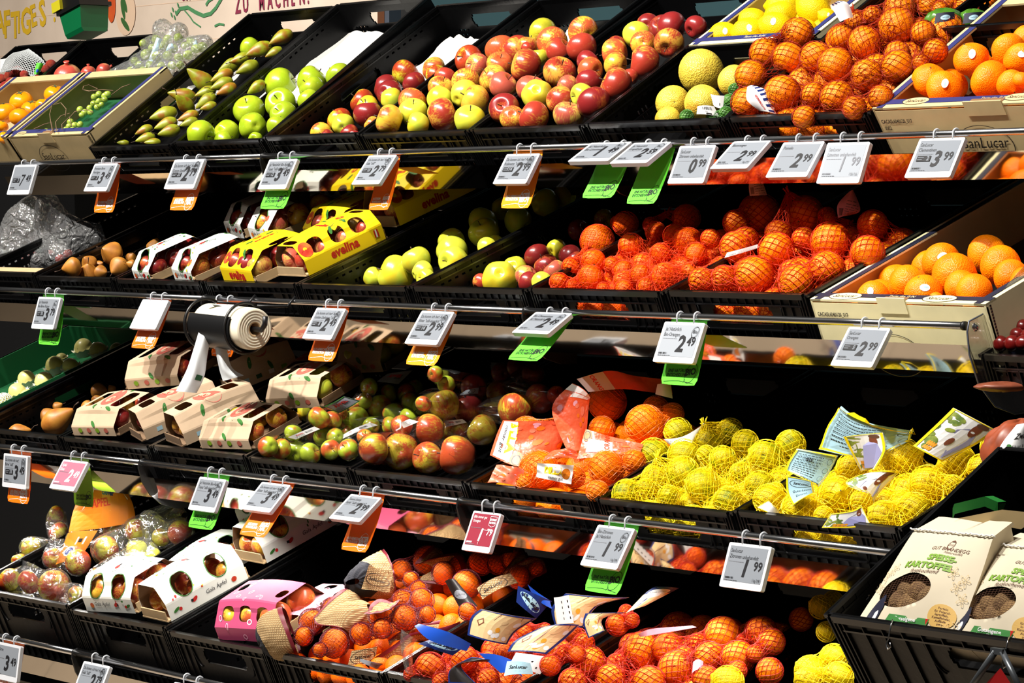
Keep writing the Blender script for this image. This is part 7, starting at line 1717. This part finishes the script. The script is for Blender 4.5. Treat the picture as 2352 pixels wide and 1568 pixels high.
mb.add(vs, fs, True); mb.build('shell', root)
mb = MB(); mb.mat(M_('black_plastic'))
for t_ in (.01, .175):
    mb = MB(); mb.mat(M_('black_plastic'))
    c0 = RC0 + ax * t_; pts = [c0 + V((0, math.cos(R(a)), math.sin(R(a)))) * (rr_ + .006) for a in range(60, 330, 12)]; mb.tube(pts, .0035, 6)
    hk = V((c0.x, ry1, rz_at(1, c0.x))); mb.tube([c0 + V((0, math.cos(R(60)), math.sin(R(60)))) * (rr_ + .006), hk + V((0, -.02, -.01)), hk + V((0, -.011, 0)), hk + V((0, 0, .011)), hk + V((0, .010, 0))], .003, 6); mb.build('wire_hoop', root)
mb = MB(); e = RC + ax * .006; mb.tube([RC0 + ax * .02, e, e + V((.012, .0, .012)), e + V((.014, .0, .03))], .006, 8); mb.build('spindle', root, mat=M_('black_plastic'))
roll = empty('bag_roll', V((RC.x - .10, RC.y, RC.z - .05)), 'roll of thin cream fruit bags in the black holder', 'roll')
mb = MB(); mb.mat(M_('roll_cream')); L_r = .20
prof = [(.016, L_r)]; 
for i in range(9): q = .018 + i * .0031; prof += [(q, L_r + (.0016 if i % 2 else 0)), (q + .002, L_r + (.0016 if i % 2 else 0))]
prof += [(.0455, L_r - .002), (.0465, L_r - .01), (.0465, .012), (.016, .012)]
mb.lathe(prof, RC0 + ax * .012, 36, ax=ax); mb.build('wound_bags', roll)
mb = MB(); mb.mat(M_('cardboard')); mb.lathe([(.0165, L_r + .001), (.013, L_r + .001), (.013, L_r - .06)], RC0 + ax * .012, 24, ax=ax); mb.build('core', roll)
def strip(pts, label, wl):
    """pts rows of (left px, right px, y, yR)"""
    s = Sheet([[(a[0], a[2]), ((a[0] + a[1]) / 2, (a[2] + a[3]) / 2), (a[1], a[3])] for a in pts], None, T=(RC0 - CAM).dot(FW) - .075, lift=0, bulge=.012, seg=22, wav=.0025)
    mb = MB(); mb.mat(M_('poly_white')); s.mesh(mb, .0004); return mb.build('hanging_bag', roll, label), s
s1, sh1 = strip([(404, 452, 898, 902), (428, 470, 850, 862), (445, 478, 800, 806), (462, 492, 745, 748), (478, 510, 708, 722)], 'translucent bag hanging at the left', 1)
pq = sh1.print(); pq.rect(sh1.w * .6, sh1.h * .18, sh1.w * .88, sh1.h * .24, 'p_dkgreen', 2, 2); pq.build('green_mark', s1)
strip([(512, 560, 875, 862), (503, 532, 845, 842), (494, 520, 790, 790), (506, 522, 745, 750), (498, 528, 712, 735)], 'translucent bag hanging at the right', 1)
strip([(530, 600, 757, 752), (510, 590, 725, 738), (488, 560, 700, 714), (470, 520, 698, 700)], 'bag film drawn off over the shell', 1)

# ------------------------------------------------------------------ foreground crate of potato bags
FC = onY(1895, 1408, -1.12); tq = onX(2120, 1192, FC.x); tl = math.atan2(tq.z - FC.z, tq.y - FC.y)
C['potato'] = Crate(FC, .60, tl, D=.40, H=.19, label='large black crate of paper potato bags in the right foreground', short='potato crate')
pc = C['potato']
def potato_bag(quad, label, fold_v=.80, holes=(.36, .28), seed=1):
    """front face through pixel quad (bl, br, tr, tl) standing in the crate"""
    bl, br, tr, tl_ = quad; c = pc
    B0, B1 = c.pt(*bl, -.01), c.pt(*br, -.01); depth = .06
    T0 = CAM + ray(*tl_) * ((B0 - CAM).dot(FW) + .05); T1 = CAM + ray(*tr) * ((B1 - CAM).dot(FW) + .05)
    n = (B1 - B0).cross(T0 - B0).normalized()
    if n.dot(CAM - B0) < 0: n = -n
    w = (B1 - B0).length; h = (T0 - B0).length; back = -n * depth
    root = empty('potato_bag', (B0 + B1) / 2, label, 'paper bag', 'paper bags of potatoes')
    hx, hy, hrx, hry = holes[0], holes[1], .27, .13
    def bulge(u, v): return n * (.018 * math.sin(math.pi * u) * math.sin(math.pi * min(v / fold_v, 1)) + .0006 * math.sin(23 * u + 11 * v + seed))
    def Sf(u, v): return B0.lerp(B1, u).lerp(T0.lerp(T1, u), v) + bulge(u, v) - n * (max(0, v - fold_v) * .12)
    nx, ny = 40, 56
    def inhole(u, v): return ((u - hx) / hrx) ** 2 + ((v - hy - .10 * (u - hx)) / hry) ** 2 < 1
    mb = MB(); mb.mat(M_('bag_paper')); mb.smooth = True
    G6 = [[Sf(i / nx, j / ny) for j in range(ny + 1)] for i in range(nx + 1)]
    for i in range(nx + 1):
        for j in range(ny + 1):
            u, v = i / nx, j / ny; q = math.sqrt(((u - hx) / hrx) ** 2 + ((v - hy - .10 * (u - hx)) / hry) ** 2)
            if .9 < q < 1.12: G6[i][j] = Sf(hx + (u - hx) / q, (hy + .10 * ((u - hx) / q)) + (v - hy - .10 * (u - hx)) / q)
    mb.grid(G6, skip=lambda i, j: inhole((i + .5) / nx, (j + .5) / ny)); fr = mb.build('front_face', root)
    mb = MB(); mb.mat(M_('bag_paper')); mb.smooth = True
    for u, s_ in ((0, -1), (1, 1)):
        rows = []
        for j in range(ny + 1):
            v = j / ny; k = 1 if v < fold_v else max(.08, 1 - (v - fold_v) / (1 - fold_v) * 1.1); p = Sf(u, v)
            mid = (B1 - B0).normalized() * (s_ * -.012 * math.sin(math.pi * min(v, 1)))
            rows.append([p, p + back * k * .5 + mid, p + back * k])
        mb.grid(rows)
    mb.grid([[Sf(u, j / ny) + back * (1 if j / ny < fold_v else max(.08, 1 - (j / ny - fold_v) / (1 - fold_v) * 1.1)) for j in range(ny + 1)] for u in (0, 1)])
    mb.grid([[Sf(i / 8, 0), Sf(i / 8, 0) + back] for i in range(9)]); mb.build('sides_and_back', root)
    # string through the fold, paper top, carrying handle
    mb = MB(); mb.mat(M_('twine')); L6 = []
    for i in range(41): u = -.03 + 1.06 * i / 40; L6.append(Sf(min(max(u, 0), 1), fold_v) + (B1 - B0) * (u - min(max(u, 0), 1)) + n * (.003 + .0012 * math.sin(i * 2.6)) + (T0 - B0).normalized() * (.0012 * math.cos(i * 2.6)))
    mb.tube(L6, .0013, 5); mb.build('string', root)
    Pn = lambda x, y: Sf(x / w, y / h); pr = Print(Pn, .0007); X = lambda u: u * w; Y = lambda v: v * h
    pr.text('GUT BRANDEGG', X(.62), Y(.63), .0085, 'bag_brown', al='C', sx=1.3); pr.text('Naturvielfalt', X(.68), Y(.605), .0055, 'bag_brown', al='C', sx=1.4, shear=.3)
    pr.ell(X(.60), Y(.685), .007, .009, 'bag_brown', ring=.14); [pr.line([(X(.60) - .006 + .003 * i, Y(.675)), (X(.60) - .004 + .003 * i, Y(.695))], .0007, 'bag_brown') for i in range(4)]; pr.poly([(X(.60) - .004, Y(.715)), (X(.60) + .004, Y(.715)), (X(.60), Y(.735))], 'bag_brown')
    pr.text('SPEISE-', X(.60), Y(.535), w * .068, 'bag_green', al='C', bold=.05, sx=1.5, rot=.0); pr.text('KARTOFFEL', X(.50), Y(.462), w * .068, 'bag_green', al='C', bold=.05, sx=1.5, rot=.0); pr.text('festkochend', X(.50), Y(.42), .0085, 'bag_brown', al='C', sx=1.4, shear=.35, rot=.04)
    pr.ell(X(.80), Y(.13), .026, .0175, 'bag_gold', n=26)
    for i, tx_ in enumerate(('Perfekt', 'für Petersil-', 'kartoffeln,', 'Kartoffelsalat,', 'Aufläufe', 'uvm.')): pr.text(tx_, X(.80), Y(.13) + .0095 - i * .0044, .0046, 'bag_brown', al='C', bold=.02, sx=1.3)
    pr.poly([(X(.26), Y(.02)), (X(.66), Y(.02)), (X(.70), Y(.10)), (X(.30), Y(.10))], 'bag_badge'); pr.text('Gutseigene', X(.46), Y(.065), .0070, 'lb_white', al='C', bold=.02, sx=1.4); pr.text('Kartoffeln aus', X(.46), Y(.028), .0070, 'lb_white', al='C', bold=.02, sx=1.4)
    pr.poly([(X(.66), Y(.10)), (X(.69), Y(.10)), (X(.67), Y(.055))], 'p_red')
    pr.ell(X(.14), Y(.10), .011, .024, 'carton_navy', rot=-.35, n=18); pr.ell(X(.19), Y(.175), .0045, .012, 'carton_navy', rot=.1, n=14); pr.ell(X(.15), Y(.07), .004, .010, 'lb_white', rot=-.3); pr.line([(X(.19), Y(.19)), (X(.17), Y(.225))], .0007, 'carton_navy'); pr.line([(X(.195), Y(.19)), (X(.19), Y(.228))], .0007, 'carton_navy'); pr.poly([(X(.205), Y(.18)), (X(.24), Y(.172)), (X(.205), Y(.17))], 'bag_brown')
    r_ = random.Random(5)
    for (x, y) in ((.06, .40), (.12, .45), (.85, .36), (.9, .42), (.78, .46), (.93, .28), (.06, .3), (.95, .08), (.86, .05)):
        for k in range(5): a = k * 1.256; pr.ell(X(x) + .006 * math.cos(a), Y(y) + .006 * math.sin(a), .0045, .0022, 'bag_paper2', rot=a, ring=.25, n=10)
    pr.build('bag_print', fr)
    ps = Print(lambda x, y: Sf(1, y / h) + back * (x / depth), .002)
    for i in range(9): ps.text(['Rohkartoffeln', 'als beilage', 'kühl lagern', 'AT-BIO', '1,5kg'][i % 5], depth * .9 - (i % 2) * .005, Y(.62 - .055 * i), .008, 'bag_brown', rot=R(150), bold=.02)
    ps.build('side_print', fr)
    # potatoes behind a fine net window
    rd = random.Random(seed); pot = []
    for (u, v, r) in ((hx + .03, hy - .05, .030), (hx - .13, hy - .02, .026), (hx + .05, hy + .06, .024), (hx - .08, hy + .06, .024), (hx + .17, hy + .01, .022)):
        Pq = Sf(u, v) - n * (.010 + r); q = proj(Pq); pot.append((Pq, r))
        Mx = Matrix.Translation(Pq) @ Matrix.Rotation(rd.uniform(0, 3), 4, 'Y') @ Matrix.Diagonal((r * 1.15, r, r * .95, 1)); o = bpy.data.objects.new('potato', FM['pt']['me']); o.matrix_world = Mx; col.objects.link(o); WM[o.name] = Mx
        tag(o, f"potato {ORD[len(pot) - 1]} in the window of the {label.split(',')[0]}", 'potato', 'potatoes in the bag windows'); [inst(en, em, o) for en, em in ()]
    mb = MB(); mb.mat(M_('bag_brown')); n_ = 15
    for i in range(n_ + 1):
        a_, b_ = [], []
        for j in range(25):
            u = hx - hrx + 2 * hrx * i / n_; v = hy - hry + 2 * hry * j / 24 + .10 * (u - hx)
            if inhole(u, v): a_.append(Sf(u, v) - n * .002)
            u2 = hx - hrx + 2 * hrx * j / 24; v2 = hy - hry + 2 * hry * i / n_ + .10 * (u2 - hx)
            if inhole(u2, v2): b_.append(Sf(u2, v2) - n * .002)
        for L7 in (a_, b_):
            if len(L7) > 1: mb.tube(L7, .00022, 4, False)
    mb.build('window_net', root)
    mb = MB(); mb.mat(M_('bag_brown')); mb.grid([[Sf(.02, .05) - n * .058, Sf(.02, .7) - n * .058], [Sf(.98, .05) - n * .058, Sf(.98, .7) - n * .058]]); mb.build('inner_back', root)
    return root, Sf, n
rb, Sf1, n1_ = potato_bag([(1966, 1432), (2202, 1466), (2302, 1176), (2133, 1164)], 'left potato bag, cream paper with green lettering')
mb = MB(); mb.mat(M_('handle_green'))
hp = [CAM + ray(x, y) * ((Sf1(.5, .95) - CAM).dot(FW) + .03) for x, y in ((2188, 1170), (2192, 1160), (2262, 1143), (2292, 1156), (2284, 1176))]
for i in range(len(hp) - 1): mb.box(hp[i], hp[i + 1] - hp[i], V((0, .016, 0)), V((0, 0, .002))); mb.box(hp[i], hp[i + 1] - hp[i], V((0, .001, 0)), V((0, 0, -.012)))
mb.build('carry_handle', rb, 'green carrying handle')
rb2, _, _ = potato_bag([(2160, 1458), (2400, 1494), (2500, 1220), (2322, 1200)], 'right potato bag, cream paper cut by the right edge', seed=4)
s4 = Sheet([[(2200, 1190), (2345, 1215)], [(2302, 1170), (2400, 1180)]], None, T=(pc.wld(.3, .3, 0) - CAM).dot(FW), lift=0, seg=6); s4.build('paper_bag_top', 'bag_paper2', label='tan paper edge of a bag behind the two potato bags', cat='paper bag')
# wire hooks and sign frame on the front rim
for (x, y, nm) in ((2045, 1430, 'wire hook on the front rim of the potato crate, left'), (2312, 1470, 'wire hook holding the triangular sign frame')):
    H0 = onY(x, y, FC.y - .006); mb = MB(); mb.tube([H0 + V((-.004, .012, -.004)), H0 + V((0, .004, .004)), H0 + V((.003, -.002, -.004)), H0 + V((0, -.004, -.022)), H0 + V((-.004, -.004, -.030)), H0 + V((-.001, -.004, -.036)), H0 + V((.005, -.004, -.032)), H0 + V((.004, -.004, -.026))], .0011, 6)
    mb.build('wire_hook', None, nm, 'hook', 'wire hooks on the potato crate', mat=M_('chrome'))
SY = FC.y - .02; ap = onY(2292, 1495, SY); a1 = onY(2215, 1600, SY); a2 = onY(2352, 1600, SY)
root = empty('sign_frame', a1, 'grey triangular sign frame with dark red card, bottom right corner', 'sign')
mb = MB(); mb.mat(M_('sign_grey')); apl, apr = ap + V((-.004, 0, 0)), ap + V((.008, 0, 0))
mb.tube([a1, apl], .0055, 4); mb.tube([a2, apr], .0055, 4); mb.box(ap + V((-.010, -.004, -.004)), V((.022, 0, 0)), V((0, .008, 0)), V((0, 0, .008))); mb.build('frame', root)
mb = MB(); mb.mat(M_('sign_red')); mb.add([a1 + V((.012, .003, 0)), a2 + V((-.012, .003, 0)), ap + V((.002, .003, -.022))], [(0, 1, 2)]); cd = mb.build('card', root, 'dark red card')
pr = Print(plane_surf(V((ap.x, SY + .0025, ap.z)), (1, 0, 0), (0, 0, 1)), .0006); pr.poly([(-.001, -.085), (.012, -.085), (.0045, -.05)], 'ink_white'); pr.build('card_mark', cd)
s5 = Sheet([[(2190, 1575), (2222, 1575)], [(2190, 1556), (2222, 1558)]], None, T=(FC - CAM).dot(FW) - .03, lift=0, seg=4); o = s5.build('crate_label', 'epaper_light', label='white crate label at the bottom edge beside the sign frame', cat='label'); p_ = s5.print(); p_.text('VORNE', s5.w * .1, s5.h * .3, s5.h * .5, 'lb_dark', bold=.04); p_.build('label_print', o)

# barcode label on the lowest crates, right end trays and produce
s6 = Sheet([[(322, 1532), (372, 1536)], [(308, 1494), (345, 1494)]], None, T=(C['gala'].F - CAM).dot(FW) - .03, lift=0, seg=6); o = s6.build('crate_label', 'epaper_light', label='white barcode label on the front of the gala carton crate', cat='label'); p_ = s6.print(); p_.barcode(s6.w * .3, s6.h * .1, s6.w * .6, s6.h * .35); dotline(p_, s6.w * .1, s6.h * .8, s6.w * .5); dotline(p_, s6.w * .1, s6.h * .7, s6.w * .6); p_.build('label_print', o)
E = onY(2236, 748, RAIL[1][0]); 
mb = MB(); mb.mat(M_('acrylic'))
P_e = [(0.02, .02), (-.014, .008), (-.018, -.01), (-.012, -.05), (.01, -.10), (.05, -.14), (.10, -.155), (.16, -.15), (.22, -.12), (.22, .10), (.12, .10)]
n = len(P_e); mb.add([E + V((0, y, z)) for y, z in P_e] + [E + V((.004, y, z)) for y, z in P_e], [tuple(range(n))[::-1], tuple(range(n, 2 * n))] + [(i, (i + 1) % n, n + (i + 1) % n, n + i) for i in range(n)], False)
ao_ = mb.build('clear_end_plate', None, 'clear curved plastic end plate of the second shelf, with screws', 'plate')
mb = MB(); mb.mat(M_('post_grey')); mb.tube([E + V((.003, y, z)) for y, z in P_e[:10]], .0016, 5); mb.build('plate_edge', ao_, 'grey shining edge')
for (y, z) in ((.0, -.002), (.075, -.075)): mb = MB(); mb.lathe([(0, .004), (.005, .004), (.005, 0), (.008, 0), (.008, -.001), (0, -.001)], E + V((.0055, y, z)), 14, ax=(1, 0, 0)); mb.build('screw', ao_, mat=M_('chrome'))
# tomatoes behind the end plate
root = None
TC = Crate(onY(2250, 812, RAIL[1][0] + .02), .45, R(22), D=.4, H=.06, label='black tray of red tomatoes right of the second shelf', short='tomato tray')
rd = random.Random(3); k = 0
TM = rev_mesh('tomato', citrus_fn(.9), 18, 12, M_('tomato'))
for j in range(4):
    for i in range(9):
        P = TC.wld(.02 + i * .028 + (j % 2) * .014, .035 + j * .030, .006 + rd.uniform(-.004, .006)); k += 1
        o = bpy.data.objects.new('tomato', TM); o.matrix_world = Matrix.Translation(P) @ Matrix.Rotation(rd.uniform(0, 3), 4, 'X') @ Matrix.Diagonal((.0145, .0145, .0145, 1)); col.objects.link(o); WM[o.name] = o.matrix_world.copy()
        tag(o, f'small dark red tomato, {ORD[i]} from left in {ORD[j]} row of the right end tray', 'tomato', 'tomatoes in the right end tray')
# trays and carrot bag at the far right of the third shelf
for (x0, y0, X1, nm) in ((2250, 1112, .5, 'upper black tray edge right of the labelled lemons'), (2195, 1150, .5, 'lower black tray behind the potato bag handle')):
    F0_ = onY(x0, y0, RAIL[2][0] - .02 if y0 < 1130 else RAIL[2][0] - .10); Crate(F0_, .6, R(20), D=.4, H=.05, label=nm, short=nm)
def bagblob(cx, cy, rx, ry, T, mat, label, name):
    c0 = CAM + ray(cx, cy) * T; sx, sy = rx / F_PX * T, ry / F_PX * T; mb = MB(); mb.mat(M_(mat)); mb.smooth = True; n, m = 40, 26; G7 = []
    for i in range(n):
        a = 2 * math.pi * i / n; row = []
        for j in range(m + 1):
            t = math.pi * j / m; k = 1 + .05 * math.sin(5 * a + 3 * t) + .03 * math.sin(11 * a - 5 * t); row.append(c0 + RT * (sx * math.sin(t) * math.cos(a) * k) + UP * (sy * math.cos(t) * k) - FW * (sx * .6 * math.sin(t) * math.sin(a)))
        G7.append(row)
    mb.grid(G7, closed_u=True); return mb.build(name, None, label, 'net bag'), c0
TO = (onY(2310, 1060, RAIL[2][0] - .02) - CAM).dot(FW)
bo, c0 = bagblob(2345, 1040, 88, 75, TO, 'onion', 'reddish net bag with white label at the right edge, third shelf', 'onion_bag')
s7 = Sheet([[(2282, 1062), (2360, 1070)], [(2300, 1020), (2365, 1010)], [(2335, 975), (2375, 965)]], None, T=TO - .065, lift=0, bulge=.01, seg=8); o = s7.build('white_label', 'lb_white', parent=bo); p_ = s7.print(); p_.text('Zwiebel', s7.w * .35, s7.h * .58, s7.h * .18, 'lb_dark', bold=.03); p_.text('Klasse II', s7.w * .4, s7.h * .38, s7.h * .09, 'lb_dark'); p_.text('1 kg', s7.w * .45, s7.h * .27, s7.h * .09, 'lb_dark'); p_.ell(s7.w * .15, s7.h * .25, .002, .010, 'p_green', rot=-.3); p_.ell(s7.w * .3, s7.h * .42, .003, .006, 'p_green', rot=1); p_.ell(s7.w * .4, s7.h * .12, .006, .006, 'pack_pink', ring=.3, n=8); p_.build('label_print', o)
# carrots under the tomato tray
bagblob(2300, 888, 60, 12, (E - CAM).dot(FW) - .02, 'carrot', 'orange-brown bag visible under the clear end plate', 'carrot_bag')
# avocado bags and netted oranges at the top right corner
n1 = len(ALLF)
C['upnet'] = Crate(onY(2110, 60, .42), .5, R(30), D=.5, H=.05, kind=None, short='far top net')
fruits('upnet', *E_, '1380,50,125 1560,20,120 1760,50,150 1950,20,100 1290,20,90 1480,90,80', 'or', a=0, b=0, clamp=False, bag='z')
for f in ALLF[n1:]: f['new'] = 4
_all = ALLF; ALLF = [f for f in _all if f.get('new') == 4]; build_fruits(); ALLF = _all
net_bag('upnet', 'z', 'net_darkred', 'red net of oranges at the very top right', axis=(1, 0), cell=.011)
TA = (onY(2180, 45, .30) - CAM).dot(FW)
for (cx, cy, rx, ry, nm) in ((2170, 45, 44, 26, 'dark wrapped bag of avocados, upper right'), (2235, 45, 36, 24, 'second wrapped avocado bag beside the black crate edge')):
    o, c0 = bagblob(cx, cy, rx, ry, TA, 'limeskin', nm, 'avocado_bag')
    s8 = Sheet([[(cx - 24, cy + 10), (cx + 24, cy + 4)], [(cx - 20, cy - 14), (cx + 22, cy - 18)]], None, T=TA - .035, lift=0, bulge=.008, seg=6); q = s8.build('dark_band', 'carton_navy', parent=o); p_ = s8.print(); p_.ell(s8.w * .5, s8.h * .5, s8.w * .25, s8.h * .25, 'lb_sky'); p_.text('SanLucar', s8.w * .5, s8.h * .45, s8.w * .09, 'lb_dark', al='C'); p_.build('band_print', q)
Crate(onY(2135, 64, .26), .42, R(30), D=.45, H=.10, label='black crate of wrapped avocados at the top right', short='avocado crate')
